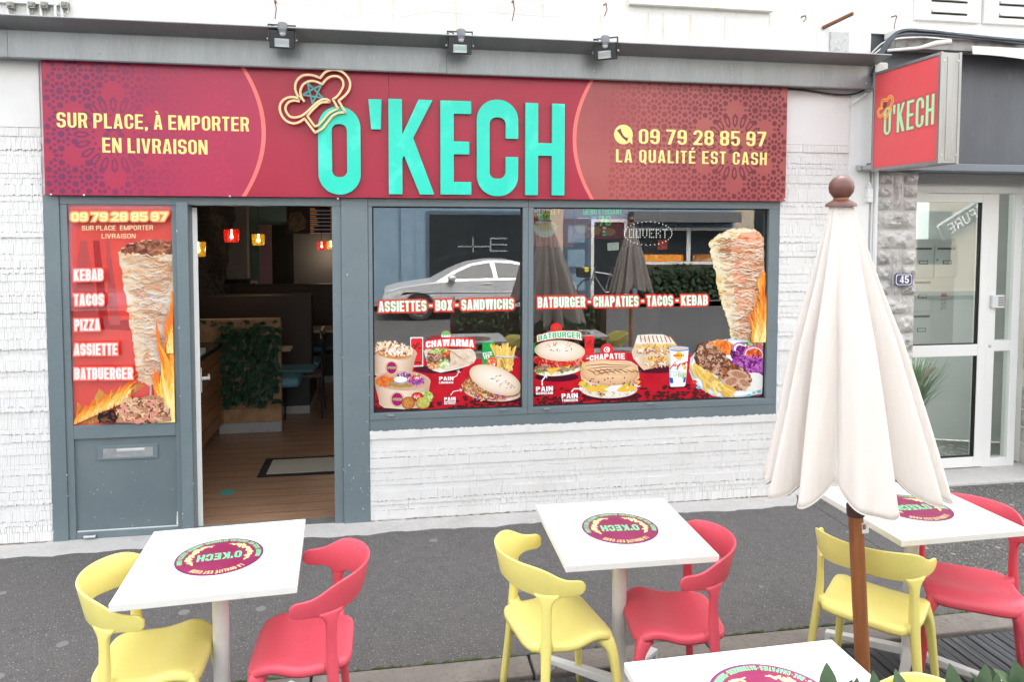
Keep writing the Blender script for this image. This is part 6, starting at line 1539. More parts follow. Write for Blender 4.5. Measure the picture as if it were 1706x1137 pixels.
dup(CH, (2.005, -2.22, 0), rzf(38), 'yellow chair just behind the brown parasol pole')
dup(CH, (2.525, -2.150, 0), rzf(236), 'red chair at the far right edge of the view, beside the parasol table', swap=sw)
dup(CH, (1.300, -3.300, 0), rzf(178), 'yellow chair at the nearest table, only its back rim showing above the green leaves')
dup(CH, (.72, -3.40, 0), rzf(4), 'red chair of the nearest table, seen only as a reflection in the left shop window', swap=sw)
dup(CH, (2.62, -3.42, 0), rzf(182), 'yellow chair reflected in the right shop window')

# ------------------------------------------------------------------ closed parasols
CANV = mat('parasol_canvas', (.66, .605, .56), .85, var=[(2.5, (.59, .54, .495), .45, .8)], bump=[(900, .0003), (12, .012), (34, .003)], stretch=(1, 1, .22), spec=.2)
PWOOD = mat('parasol_wood', (.33, .125, .045), .4, var=[(6, (.22, .075, .026), .4, .7)], stretch=(6, 6, .5), coat=.2)
FIN = mat('finial_brown', (.135, .052, .040), .4)
def make_parasol(loc, label, lean=(-.038, 0), seed=1, zb=1.05, zt=2.085, rx=.352, ry=.27, canv=CANV):
    t = thing('closed_parasol', loc, label, 'parasol', 'closed parasols on the terrace')
    def L(p): return (p[0]+lean[0]*p[2], p[1]+lean[1]*p[2], p[2])
    mb = MB(); mb.tube([L((0, 0, z)) for z in (.0, .5, 1, 1.5, 2.1)], .027, 16); mb.build('pole', PWOOD, t, local=True, smooth=40)
    mb = MB(); mb.tube([L((0, 0, .905)), L((0, 0, .945))], .032, 16); mb.build('pole_collar', mat('collar_brown', (.06, .03, .025), .4), t, local=True, smooth=40)
    mb = MB(); c = L((0, 0, zt)); mb.lathe([(.055, -.018), (.052, -.008), (.030, .006), (.020, .010), (.030, .018), (.041, .034), (.0445, .052), (.041, .070), (.030, .086), (.014, .095), (0, .097)], c, 28); mb.build('finial', FIN, t, local=True, smooth=60)
    mb = MB(); nu, nv = 200, 46; rnd = random.Random(seed); vs_o = []
    nf = 12; phs = [rnd.uniform(-.10, .10) for _ in range(nf)]; amp = [rnd.uniform(.55, 1.2) for _ in range(nf)]; dep = [rnd.uniform(-.05, .05) for _ in range(nf)]
    for layer in (0, 1):
        for i in range(nv+1):
            s = i/nv
            for j in range(nu):
                th = 2*math.pi*j/nu
                q = (nf*(th/(2*math.pi)+.030*math.sin(2*th+seed)+.016*math.sin(3*th+2*seed))) % nf; k = int(q); f = q-k
                wob = .5+.5*math.cos(2*math.pi*(f-.5+phs[k]*(1-abs(2*f-1))))          # 1 on a fold's crest
                fold = wob**.7
                sp = s**.92
                R0 = .15+.85*sp
                val = .64+.07*math.sin(3*s+k)                                # valley depth
                rr = (val+(1-val)*fold*(.88+.12*amp[k]))*(.25+.75*min(1, s*2.2)) + (1-(.25+.75*min(1, s*2.2)))*.72
                # secondary creases
                rr *= 1+.035*math.sin(th*19+k*2+s*3)*s
                twist = .10*s*math.sin(th+.4)
                x = rx*R0*rr*math.cos(th+twist); y = ry*R0*rr*math.sin(th+twist)
                zr = zb+dep[k]*.9-.03*fold+.062*(1-fold)**2
                if f < .5: zr += .0
                z = (zt-.012)+(zr-(zt-.012))*s
                sc = 1-(.012/max(.03, rx*R0*rr))*layer if s > .2 else 1-.04*layer
                p = L((x*sc, y*sc, z)); vs_o.append(p)
    W_ = nu; off = (nv+1)*nu
    fs = [(i*W_+j, i*W_+(j+1) % W_, (i+1)*W_+(j+1) % W_, (i+1)*W_+j) for i in range(nv) for j in range(nu)]
    fi = [tuple(off+a for a in reversed(f)) for f in fs]
    rim = [(nv*W_+j, nv*W_+(j+1) % W_, off+nv*W_+(j+1) % W_, off+nv*W_+j) for j in range(nu)]
    mb.add(vs_o, fs+fi+rim)
    ca = mb.build('canopy', canv, t, local=True, smooth=180)
    mb = MB(); hem = [vs_o[nv*W_+j] for j in range(nu)]; mb.tube(hem+[hem[0]], .0022, 5); mb.build('hem', canv, ca, local=True, smooth=60)
    return t
P1 = make_parasol((1.812, -2.46, 0), 'closed cream parasol on a wooden pole in front of the right shop window corner', lean=(-.078, .0))
P1c = [c for c in P1.children if c.name.startswith('canopy')][0]
mb = MB(); mb.box(.004, .032, -.0285, -.0278, .845, .885); mb.box(.006, .020, -.0292, -.0287, .86, .88, 1); 
for p in mb.v: pass
mb.v = [(p[0]-.078*p[2], p[1], p[2]) for p in mb.v]
mb.build('label', [mat('label_white', (.75, .76, .78), .5), mat('label_print', (.35, .12, .12), .5)], P1, local=True)
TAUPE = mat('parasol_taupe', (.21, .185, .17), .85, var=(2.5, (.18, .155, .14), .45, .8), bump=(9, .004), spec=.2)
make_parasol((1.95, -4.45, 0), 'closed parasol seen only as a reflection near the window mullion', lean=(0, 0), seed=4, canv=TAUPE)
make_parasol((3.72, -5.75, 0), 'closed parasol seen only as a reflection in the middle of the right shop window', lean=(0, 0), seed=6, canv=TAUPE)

# ------------------------------------------------------------------ artificial hedge at the lower right
LEAF = mat('leaf_green', (.062, .105, .052), .55, var=[(7, (.085, .13, .06), .4, .7), (40, (.03, .06, .028), .5, .75)], spec=.4)
def leaf(mb, p, d, up, L, W, mi=0, fold=.25):
    d = Vector(d).normalized(); u = Vector(up); s = d.cross(u).normalized(); u = s.cross(d).normalized(); p = Vector(p)
    st = [(0, .05), (.18, .62), (.42, 1.0), (.68, .74), (.88, .33), (1, 0.0)]
    L_, C_, Rr = [], [], []
    for t, w in st:
        c = p+d*L*t-u*L*.16*t*t; C_.append(c); L_.append(c+s*W*w*.5+u*W*fold*w*.5); Rr.append(c-s*W*w*.5+u*W*fold*w*.5)
    n = len(st); mb.add(L_+C_+Rr, [(i, i+1, n+i+1, n+i) for i in range(n-1)]+[(n+i, n+i+1, 2*n+i+1, 2*n+i) for i in range(n-1)], mi)
HG_ = thing('artificial_hedge', (1.6, -3.74, 0), 'artificial leaf hedge on a brown screen at the lower right edge of the view', 'hedge')
mb = MB(); rnd = random.Random(9)
tops = [(facade(u, v, -3.72)) for u, v in ((1388, 1098), (1425, 1120), (1462, 1112), (1510, 1112), (1530, 1128), (1598, 1098), (1640, 1096), (1660, 1112), (1705, 1090))]
for x, z in tops:
    leaf(mb, (x-.01, -3.72, z-.074), (rnd.uniform(-.25, .35), rnd.uniform(-.1, .2), 1), (rnd.uniform(-.3, .3), -1, .2), .062, .036)
    leaf(mb, (x+.012, -3.71, z-.094), (rnd.uniform(.2, .9), rnd.uniform(-.2, .2), 1), (rnd.uniform(-.3, .3), -1, .2), .055, .034)
for i in range(26):
    x = rnd.uniform(.86, 1.5); leaf(mb, (x, -3.72+rnd.uniform(-.03, .03), 1.078+rnd.uniform(-.02, .025)), (rnd.uniform(-.9, .9), rnd.uniform(-.5, .3), rnd.uniform(.3, 1)), (rnd.uniform(-.5, .5), -1, rnd.uniform(-.2, .8)), rnd.uniform(.035, .065), rnd.uniform(.018, .036), rnd.choice([0, 1, 1]), rnd.uniform(.05, .4))
for i in range(1500):
    x = rnd.uniform(.84, 2.6); z = rnd.uniform(.1, 1.065)
    leaf(mb, (x, -3.72+rnd.uniform(-.03, .03)-.0, z), (rnd.uniform(-1, 1), rnd.choice([-1, -1, 1])*rnd.uniform(.2, .7), rnd.uniform(-.4, .9)), (0, rnd.choice([-1, 1]), .5), rnd.uniform(.05, .08), rnd.uniform(.03, .045))
mb.build('foliage', [LEAF, mat('leaf_pale', (.13, .19, .10), .5, var=(12, (.08, .13, .06), .4, .7), spec=.4)], HG_, smooth=60)
mb = MB(); mb.box(.80, 2.64, -3.765, -3.75, .02, 1.04); mb.box(2.62, 2.70, -3.80, -3.72, 0, 1.12); mb.box(.76, .82, -3.80, -3.74, 0, 1.0); 
mb.build('screen', mat('screen_brown', (.075, .045, .03), .7), HG_)
# ------------------------------------------------------------------ inside the restaurant
MDF = mat('mdf_brown', (.42, .25, .13), .6, var=(9, (.26, .145, .07), .4, .7)); LTHR = mat('brown_leather', (.034, .02, .015), .5, bump=(120, .001)); BLUES = mat('blue_seat', (.08, .22, .29), .5)
GLEAF = mat('plastic_leaf_dark', (.012, .046, .024), .5, var=(30, (.024, .072, .036), .4, .7))
PT = thing('booth_partition', (-1.3, 2.42, 0), 'low brown partition covered with dark artificial leaves inside the doorway', 'partition')
mb = MB(); mb.box(-1.80, -1.02, 2.40, 2.47, .10, 1.115); mb.build('board', MDF, PT, bevel=.004)
mb = MB(); mb.box(-1.60, -1.02, 2.385, 2.45, .002, .10); mb.build('plinth', mat('plinth_white', (.42, .42, .42), .5, var=(5, (.33, .33, .34), .4, .7)), PT)
mb = MB()
for i in range(14): mb.box(-1.57+i*.038, -1.568+i*.038, 2.393, 2.396, .24, 1.09)
for i in range(22): mb.box(-1.58, -1.04, 2.3925, 2.3955, .24+i*.04, .242+i*.04)
mb.build('wire_trellis', BLACKP, PT)
mb = MB(); rnd = random.Random(21)
for r in range(12):
    for c in range(15):
        x = -1.56+c*.036+rnd.uniform(-.018, .018); z = 1.04-r*.066+rnd.uniform(-.025, .025)
        if r > 10 and rnd.random() < .5: continue
        if x > -1.10 and rnd.random() < .15: continue
        for q in range(4):
            leaf(mb, (x, 2.38, z), (rnd.uniform(-.8, .8), -rnd.uniform(.25, .8), -rnd.uniform(.1, 1.0)), (rnd.uniform(-.3, .3), -1, .6), rnd.uniform(.065, .10), rnd.uniform(.03, .045))
for c in range(14): leaf(mb, (-1.75+c*.05, 2.41, 1.07), (rnd.uniform(-.7, .7), -.6, rnd.uniform(-.2, .5)), (0, -1, .5), .09, .04)
mb.build('foliage', GLEAF, PT, smooth=60)
def booth(name, x0, x1, y, zt, label):
    t = thing(name, ((x0+x1)/2, y, 0), label, 'bench', 'booth benches')
    mb = MB(); mb.box(x0, x1, y, y+.10, .08, zt); mb.build('backrest', LTHR, t, bevel=.02, seg=3)
    mb = MB(); mb.box(x1-.42, x1+.05, y+.11, y+.50, .40, .48); mb.box(x0, x1+.05, y-.40, y-.005, .40, .48); mb.build('seat', BLUES, t, bevel=.03, seg=3)
    mb = MB(); mb.box(x0, x1, y-.36, y+.46, .09, .395); mb.box(x0, x1, y-.34, y+.44, .0, .085, 1); mb.build('base', [BLACKP, MATS['plinth_white']], t)
    return t
booth('booth_bench', -2.4, -.82, 3.42, 1.262, 'brown leather booth bench with blue seat, directly behind the leafy partition')
booth('booth_bench', -2.0, -.45, 5.0, 1.255, 'brown leather booth bench with blue seat, farthest back in the room')
mb = MB(); mb.box(-1.12, -.86, 2.50, 2.88, .40, .50); o = mb.build('blue_cushion', BLUES, bevel=.04, seg=3); tag(o, 'blue seat cushion just behind the leafy partition', 'cushion')
def itable(x0, x1, y0, y1, label):
    t = thing('dining_table', ((x0+x1)/2, (y0+y1)/2, 0), label, 'table', 'dining tables in the booths')
    mb = MB(); mb.box(x0, x1, y0, y1, .72, .75); mb.build('tabletop', mat('pale_wood', (.38, .32, .25), .5), t, bevel=.004)
    mb = MB(); mb.box((x0+x1)/2-.03, (x0+x1)/2+.03, (y0+y1)/2-.03, (y0+y1)/2+.03, 0, .72); mb.build('leg', BLACKP, t)
itable(-1.7, -.93, 2.94, 3.0, 'edge of a pale wooden dining table behind the leafy partition') if False else itable(-1.75, -.98, 2.80, 3.0, 'pale wooden dining table behind the leafy partition')
itable(-1.7, -.62, 4.15, 4.6, 'pale wooden dining table between the two brown benches')
def ichair(x, y, label, rz=0):
    t = thing('dining_chair', (x, y, 0), label, 'chair', 'dark dining chairs', rz)
    mb = MB(); mb.box(-.19, .19, -.19, .19, .43, .46); mb.build('seat', BLACKP, t, local=True, bevel=.006)
    mb = MB(); mb.tube([(.19, .0, .70), (.20, .0, .85), (.175, .0, .93)], .012, 6); mb.tube([(.19, -.17, .46), (.20, -.17, .85), (.18, -.17, .93)], .010, 6); mb.tube([(.19, .17, .46), (.20, .17, .85), (.18, .17, .93)], .010, 6); mb.box(.175, .20, -.17, .17, .84, .93, 1); mb.build('backrest', [BLACKP, mat('chair_beech', (.42, .31, .2), .5)], t, local=True)
    for a in (-1, 1):
        for b in (-1, 1):
            mb = MB(); mb.tube([(a*.17, b*.17, .43), (a*.19, b*.19, 0)], .010, 6); mb.build('leg', BLACKP, t, local=True)
ichair(-.86, 3.02, 'dark dining chair at the end of the nearer booth table')
ichair(-.62, 4.3, 'dark dining chair at the far booth table')
# counter at the left
CT = thing('service_counter', (-1.75, 1.7, 0), 'orange wooden counter of planks with a black top just inside the door', 'counter')
PLK = mat('plank_orange', (.30, .135, .05), .45, var=[(5, (.22, .09, .03), .4, .7)], stretch=(1, .6, 6))
mb = MB()
for i in range(6): mb.box(-2.3, -1.57-.0008*i, .75, 2.36, .10+i*.125, .10+i*.125+.118)
mb.build('plank_front', PLK, CT, bevel=.003)
mb = MB(); mb.box(-2.3, -1.55, .72, 2.39, .86, .90); mb.build('counter_top', mat('black_top', (.02, .02, .021), .25), CT, bevel=.004)
mb = MB(); mb.box(-1.60, -1.56, 2.365, 2.395, .1, 1.0); mb.build('corner_post', PLK, CT)
mb = MB(); mb.box(-1.72, -1.56, 1.55, 1.75, .901, .945); mb.lathe([(.05, .945), (.06, .96), (.03, .985), (0, .99)], (-1.66, 1.65, 0), 16); tag(mb.build('napkin_box', PVC, bevel=.006), 'small white box on the black counter top', 'box')
# door mat, floor sticker
DM = thing('door_mat', (-.6, 1.27, .002), 'beige door mat with black border on the wooden floor', 'door mat')
mb = MB(); mb.add([(-1.03, 1.04, .006), (.25, 1.04, .006), (.25, 1.52, .006), (-1.03, 1.52, .006)], [(0, 1, 2, 3)]); mb.box(-1.03, .25, 1.04, 1.52, .0025, .0058); mb.build('border', mat('mat_black', (.015, .015, .016), .8), DM)
mb = MB(); mb.box(-.965, .2, 1.10, 1.46, .0062, .011); mb.build('mat_field', mat('mat_beige', (.50, .45, .36), .95, var=(150, (.40, .35, .27), .45, .7), bump=(300, .003)), DM)
mb = MB(); mb.extrude([(-1.19+.055*math.cos(t), .74+.055*math.sin(t)) for t in np.linspace(0, 2*math.pi, 28)[:-1]], [], lambda x, y, d: (x, y, d), .0035, .0025); tag(mb.build('floor_sticker', mat('sticker_teal', (.03, .33, .27), .4)), 'round teal sticker on the floor beside the open door', 'sticker')
# pendant lamps
def pendant(x, y, z, r, h, col, emit, label, first=None):
    t = thing('pendant_lamp', (x, y, z), label, 'lamp', 'coloured glass pendant lamps')
    m = bpy.data.materials.get('lamp_glass_'+col) or glass_mat('lamp_glass_'+col, dict(red=(.75, .06, .05), amber=(.80, .55, .06))[col], 1.5)
    mb = MB(); n = 24
    prof = [(r*.86, 0), (r*.92, h*.1), (r, h*.75), (r*.96, h), (.012, h)]
    vs_ = []
    for rr, zz in prof:
        for j in range(n): 
            a = 2*math.pi*j/n; q = rr*(1+(.05 if j % 2 else -.03)*(rr > .03)); vs_.append((q*math.cos(a), q*math.sin(a), zz))
    mb.add(vs_, [(i*n+j, i*n+(j+1) % n, (i+1)*n+(j+1) % n, (i+1)*n+j) for i in range(len(prof)-1) for j in range(n)])
    gm = bpy.data.materials.get('lamp_shade_'+col)
    if gm is None:
        c = dict(red=(.55, .02, .015), amber=(.42, .24, .01))[col]
        gm = mat('lamp_shade_'+col, c, .15, emit=(dict(red=(1, .03, .02), amber=(1, .55, .02))[col], .03))
        gm.node_tree.nodes['Principled BSDF'].inputs['Transmission Weight'].default_value = .0
        gm.node_tree.nodes['Principled BSDF'].inputs['Alpha'].default_value = .62
    mb.build('lamp_shade', gm, t, local=True, smooth=30)
    mb = MB(); mb.lathe([(0, .25*h), (.016, .32*h), (.020, .42*h), (.012, .58*h), (.009, .7*h), (.009, h)], (0, 0, 0), 12); mb.build('bulb', mat('bulb_'+col, (1, .9, .8), .5, emit=(dict(red=(1, .22, .16), amber=(1, .75, .25))[col], 3.5)), t, local=True, smooth=60)
    mb = MB(); mb.tube([(0, 0, h), (0, 0, 2.75-z)], .003, 5); mb.build('cord', BLACKP, t, local=True)
    ld = bpy.data.lights.new('lamp_light', 'POINT'); ld.energy = .4; ld.color = (1, .8, .55); ld.shadow_soft_size = .05
    lo = bpy.data.objects.new('lamp_light', ld); COL.objects.link(lo); lo.parent = t; lo.location = (0, 0, -.08)
for u, v, y, r, h, col, lab in ((386, 404, 3.0, .073, .135, 'red', 'large red glass pendant lamp beside the pale wall panel'), (430.5, 409, 3.5, .066, .125, 'amber', 'amber glass pendant lamp in front of the teal wall'), (330, 428, 2.3, .068, .14, 'amber', 'amber glass pendant lamp half hidden by the open door edge'), (536, 417, 6.0, .068, .125, 'red', 'small distant red pendant lamp below the menu board'), (551, 415, 6.1, .06, .12, 'amber', 'small distant amber pendant lamp beside the distant red one')):
    x, z = facade(u, v, y); pendant(x, y, z, r, h, col, 1, lab)
# menu board above the back
MBD = thing('menu_board', (-1.07, 6.05, 1.9), 'dark red menu board with orange and white lines hanging at the back of the room', 'menu board')
mb = MB(); mb.box(-1.42, -.55, 6.04, 6.08, 1.915, 2.55); mb.build('board', mat('board_maroon', (.05, .012, .012), .5), MBD)
mb = MB(); rnd = random.Random(3)
for i in range(7):
    z = 2.27-i*.055; mb.box(-1.09, -1.09+rnd.uniform(.05, .14), 6.036, 6.0395, z, z+.018); mb.box(-.80, -.76, 6.036, 6.0395, z, z+.018); mb.box(-1.09, -.75, 6.036, 6.0395, z-.022, z-.012, 1)
mb.build('menu_line', [mat('menu_orange', (.55, .16, .03), .5, emit=((1, .3, .05), .03)), mat('menu_white', (.5, .5, .5), .5, emit=((1, 1, 1), .015))], MBD)
mb = MB(); mb.extrude([(-1.38, 1.98), (-1.30, 1.94), (-1.16, 1.99), (-1.14, 2.1), (-1.22, 2.24), (-1.36, 2.22), (-1.40, 2.1)], [], lambda x, z, d: (x, d, z), 6.037, None); mb.build('food_picture', ramp_mat('menu_food', [(.10, .06, .03), (.25, .16, .08), (.35, .30, .22)], 14), MBD)

# lit menu screens seen through the right window
def screen(name, y, u0, v0, u1, v1, label):
    x0, z0 = facade(u0, v1, y); x1, z1 = facade(u1, v0, y)
    t = thing(name, ((x0+x1)/2, y, z0), label, 'screen', 'menu screens behind the right window')
    mb = MB(); mb.box(x0, x1, y, y+.03, z0, z1); mb.build('panel', mat('screen_maroon', (.03, .006, .008), .3, emit=((.30, .03, .05), .05)), t)
    return t, (x0, x1, z0, z1)
def em(name, c, s): return mat(name, tuple(x*.3 for x in c), .5, emit=(c, s*.3))
EG, EW, EY, EB = em('screen_green', (.05, .8, .18), .28), em('screen_white', (.8, .8, .8), .22), em('screen_yellow', (.75, .6, .12), .22), em('screen_blue', (.1, .35, .9), .25)
Ys = 2.0
t1, (a0, a1, b0, b1) = screen('menu_screen', Ys, 880, 338, 955, 412, 'left menu screen reading ROUSTY KECH with a bowl, behind the right window')
mb = MB(); p = facade(890, 360, Ys); q = facade(934, 357, Ys); line_text(mb, 'ROUSTY', p[0], q[0], p[1], q[1], .085, .085, Ys, .003, w=.55, a=.13, b=.12); mb.build('lettering', EY, t1)
mb = MB(); p = facade(897, 366, Ys); q = facade(917, 366, Ys); line_text(mb, 'KECH', p[0], q[0], p[1], q[1], .06, .06, Ys, .003, w=.5, a=.14, b=.12); mb.build('lettering', EG, t1)
mb = MB(); c_ = facade(908, 378, Ys); mb.extrude([(c_[0]+.115*math.cos(t), c_[1]+.055*math.sin(t)*(1.0 if math.sin(t) > 0 else 1.9)) for t in np.linspace(0, 2*math.pi, 30)[:-1]], [], lambda x, z, d: (x, d, z), Ys-.003, None, 0)
mb.extrude([(c_[0]+.10*math.cos(t), c_[1]+.042*math.sin(t)) for t in np.linspace(0, 2*math.pi, 30)[:-1]], [], lambda x, z, d: (x, d, z), Ys-.005, None, 1)
mb.build('bowl_picture', [em('screen_bowl', (.35, .55, .5), .22), em('screen_salad', (.35, .32, .06), .2)], t1)
t2, (a0, a1, b0, b1) = screen('menu_screen', Ys+.002, 958, 338, 1046, 398, 'right menu screen reading MENU ÉTUDIANT 7€, behind the right window')
mb = MB(); p = facade(971, 358, Ys); q = facade(1036, 357, Ys); line_text(mb, 'MENU ÉTUDIANT', p[0], q[0], p[1], q[1], .055, .055, Ys, .003, w=.52, a=.17, b=.15); p = facade(997, 377, Ys); q = facade(1018, 376, Ys); line_text(mb, '7€', p[0], q[0], p[1], q[1], .10, .10, Ys, .003, w=.55, a=.18, b=.15); mb.build('lettering', EG, t2)
mb = MB()
for u0, v0, u1, v1, mi in ((987, 361, 993, 375, 2), (1004, 378, 1010, 382, 1), (1004, 384, 1010, 388, 1), (1004, 390, 1010, 393, 0), (962, 363, 982, 364.5, 1)):
    p = facade(u0, v1, Ys-.003); q = facade(u1, v0, Ys-.003); mb.poly([(p[0], Ys-.003, p[1]), (q[0], Ys-.003, p[1]), (q[0], Ys-.003, q[1]), (p[0], Ys-.003, q[1])], mi)
for u, v, r in ((970, 381, .07), (992, 384, .06), (1016, 386, .055)):
    c_ = facade(u, v, Ys); mb.extrude([(c_[0]+r*math.cos(t)*random.uniform(.8, 1.15), c_[1]+r*.7*math.sin(t)*random.uniform(.8, 1.15)) for t in np.linspace(0, 2*math.pi, 16)[:-1]], [], lambda x, z, d: (x, d, z), Ys-.004, None, 3)
mb.build('menu_picture', [EG, EW, EB, em('screen_food', (.4, .24, .07), .18)], t2)
# dotted lamp sign
OS = thing('open_sign', (1.9, .35, 1.8), 'transparent sign of white light dots reading OUVERT inside the right window', 'lit sign')
yd_ = .35; mb = MB()
x0, z0 = facade(1033, 412, yd_); x1, z1 = facade(1128, 366, yd_); mb.box(x0, x1, yd_, yd_+.006, z0, z1); mb.build('acrylic_panel', glass_mat('acrylic', (.9, .9, .9), 1.35), OS)
mb = MB(); pat = dict(O=['111', '101', '101', '101', '111'], U=['101', '101', '101', '101', '111'], V=['101', '101', '101', '101', '010'], E=['111', '100', '110', '100', '111'], R=['110', '101', '110', '101', '101'], T=['111', '010', '010', '010', '010'])
cx, cz = facade(1080, 389, yd_); W_, H_ = (x1-x0), (z1-z0)
def dot(x, z): mb.lathe([(.0038, 0), (.003, .003), (0, .004)], (x, yd_-.0005, z), 6, ax=(0, -1, 0))
for i in range(34):
    a = 2*math.pi*i/34; dot(cx+W_*.42*math.cos(a), cz+H_*.42*math.sin(a))
for k, ch in enumerate('OUVERT'):
    for r, row in enumerate(pat[ch]):
        for c in range(3):
            if row[c] == '1': dot(cx+(-.33+.118*k+.034*c)*W_, cz+(.14-.07*r)*H_)
mb.build('light_dot', em('dot_white', (.9, .9, .9), 1.2), OS)

# hallway of the neighbouring block
MBX = thing('mailbox_block', (4.9, 1.0, .8), 'block of white letter boxes in the hallway behind the street door', 'letter boxes')
WM = mat('mailbox_white', (.66, .67, .66), .45); SL = mat('slot_dark', (.10, .10, .10), .5)
ya = 1.02
u_, z_t = facade(1640, 400, ya); xl_, z_b = facade(1500, 590, ya)
mb = MB(); mb.box(4.35, 5.20, ya, ya+.3, .90, 1.90); mb.build('cabinet', WM, MBX)
for i in range(3):
    for j in range(3):
        x0 = 4.45+i*.245; z0 = .92+j*.31; 
        if i == 2 and j < 2: continue
        mb = MB(); mb.box(x0+.008, x0+.237, ya-.014, ya-.001, z0+.008, z0+.302); d_ = mb.build('mailbox_door', WM, MBX, bevel=.004)
        mb = MB(); mb.box(x0+.03, x0+.215, ya-.0165, ya-.0142, z0+.262, z0+.282); mb.build('letter_slit', SL, d_)
        mb = MB(); mb.box(x0+.09, x0+.18, ya-.0165, ya-.0142, z0+.13, z0+.165); mb.box(x0+.097, x0+.173, ya-.0175, ya-.0166, z0+.137, z0+.158, 1); mb.lathe([(.008, 0), (.008, .004), (0, .005)], (x0+.03, ya-.0142, z0+.17), 8, ax=(0, -1, 0)); mb.build('name_plate', [SL, WM], d_)
mb = MB(); mb.box(5.02, 5.10, ya-.004, ya-.001, 1.22, 1.42); mb.box(5.03, 5.09, ya-.0055, ya-.0042, 1.37, 1.40, 1); mb.box(5.03, 5.09, ya-.0055, ya-.0042, 1.25, 1.35, 2); tag(mb.build('notice', [WM, mat('notice_red', (.45, .12, .10), .6), mat('notice_grey', (.5, .52, .5), .6, speck=[(60, .5, (.25, .25, .25))])]), 'small printed notice on the wall beside the letter boxes', 'notice')
GP = thing('potted_grass', (4.42, .62, .03), 'tall green ornamental grass with a pale plume behind the street door', 'plant')
mb = MB(); mb.lathe([(.09, 0), (.12, .22), (.11, .23), (0, .21)], (4.42, .64, .03), 20); mb.build('pot', mat('pot_grey', (.25, .26, .25), .6), GP, smooth=40)
mb = MB(); rnd = random.Random(5)
for i in range(460):
    a = rnd.uniform(0, 6.283); sp = rnd.uniform(.1, .38); h = rnd.uniform(.5, .85); b = Vector((4.42+rnd.uniform(-.05, .05), .62+rnd.uniform(-.04, .04), .22))
    pts = [b+Vector((math.cos(a)*sp*t**1.7, math.sin(a)*sp*t**1.7*.55, h*t-(.25*h)*t**3*rnd.uniform(.3, 1.3))) for t in (0, .3, .6, .85, 1)]
    s = Vector((-math.sin(a), math.cos(a), 0))*.0062; n = 5
    mb.add([p+s*(1-.9*k/4) for k, p in enumerate(pts)]+[p-s*(1-.9*k/4) for k, p in enumerate(pts)], [(k, k+1, n+k+1, n+k) for k in range(4)])
mb.build('grass_blades', mat('grass_green', (.09, .26, .05), .5, var=(12, (.18, .38, .09), .4, .7)), GP, smooth=60)
mb = MB(); mb.tube([(4.42, .56, .5), (4.45, .52, .74), (4.50, .50, .80), (4.56, .50, .83)], [.003, .022, .026, .008], 8); mb.build('plume', mat('plume_cream', (.45, .40, .28), .9, bump=(80, .01)), GP, smooth=60)
# ------------------------------------------------------------------ the street behind the camera (seen as reflections)
mb = MB(); mb.box(-40, 40, -30, -14.2, -.17, -.02); struct(mb, 'pavement', ASPH)
mb = MB(); mb.box(-40, 40, -14.35, -14.2, -.17, -.01); struct(mb, 'kerb', KERB)
BLUEF = mat('blue_shopfront_paint', (.15, .235, .31), .5, var=(2, (.18, .27, .34), .4, .7)); BLUED = mat('blue_shopfront_dark', (.055, .09, .125), .5); SANDP = mat('sand_render', (.42, .36, .27), .85, var=(2, (.36, .31, .24), .4, .7))
OB = thing('blue_shop_building', (4, -15.5, 0), 'blue painted shop building across the street, seen as a reflection in the shop windows', 'building')
yb = -15.5
def ofacade(name, x0, x1, z0, z1, m, d=.3, parent=OB, y=yb):
    mb = MB(); mb.box(x0, x1, y-d, y, z0, z1); return mb.build(name, m, parent)
GL2 = mat('dark_shop_glass', (.02, .026, .03), .08, spec=.3)
ofacade('wall', -14, 10.3, -.05, 3.1, BLUEF); ofacade('upper_wall', -14, 10.3, 3.1, 8.5, mat('pale_render', (.55, .54, .52), .85, var=(1.5, (.48, .47, .45), .4, .7)))
ofacade('cornice', -14, 10.3, 2.9, 3.1, BLUED, .5, y=yb+.15)
for x0, x1 in ((-8, -5), (-4.4, -1.4), (1.1, 4.4)):
    w = ofacade('shop_window', x0, x1, .35, 2.5, BLUED, .02, y=yb+.03); 
    mb = MB(); mb.box(x0+.1, x1-.1, yb+.031, yb+.045, .45, 2.4); mb.build('glass', GL2, w)
mb = MB(); y = yb+.05
for a in ((2.0, 2.9, 1.48, 1.52), (2.4, 2.44, 1.35, 1.75), (2.9, 2.94, 1.35, 1.75), (2.94, 3.4, 1.71, 1.75), (2.94, 3.4, 1.53, 1.57), (2.94, 3.4, 1.35, 1.39)): mb.box(a[0], a[1], y, y+.01, a[2], a[3])
mb.build('shop_mark', mat('mark_white', (.22, .24, .25), .5), OB)
for x in (-.9, .4, 4.45): ofacade('pilaster', x, x+.35, -.05, 2.9, BLUEF, .1, y=yb+.1)
ofacade('pillar', 4.62, 5.0, -.05, 3.1, SANDP, .3, y=yb+.18)
for x0, x1, z0, z1 in ((5.05, 5.8, .0, 2.3),): 
    w = ofacade('panelled_door', x0, x1, z0, z1, BLUED, .02, y=yb+.03)
    for z in (.2, .9, 1.6): mb = MB(); mb.box(x0+.12, x1-.12, yb+.031, yb+.045, z, z+.5); mb.build('door_panel', BLUEF, w)
WF = mat('white_window_frame', (.62, .62, .60), .5)
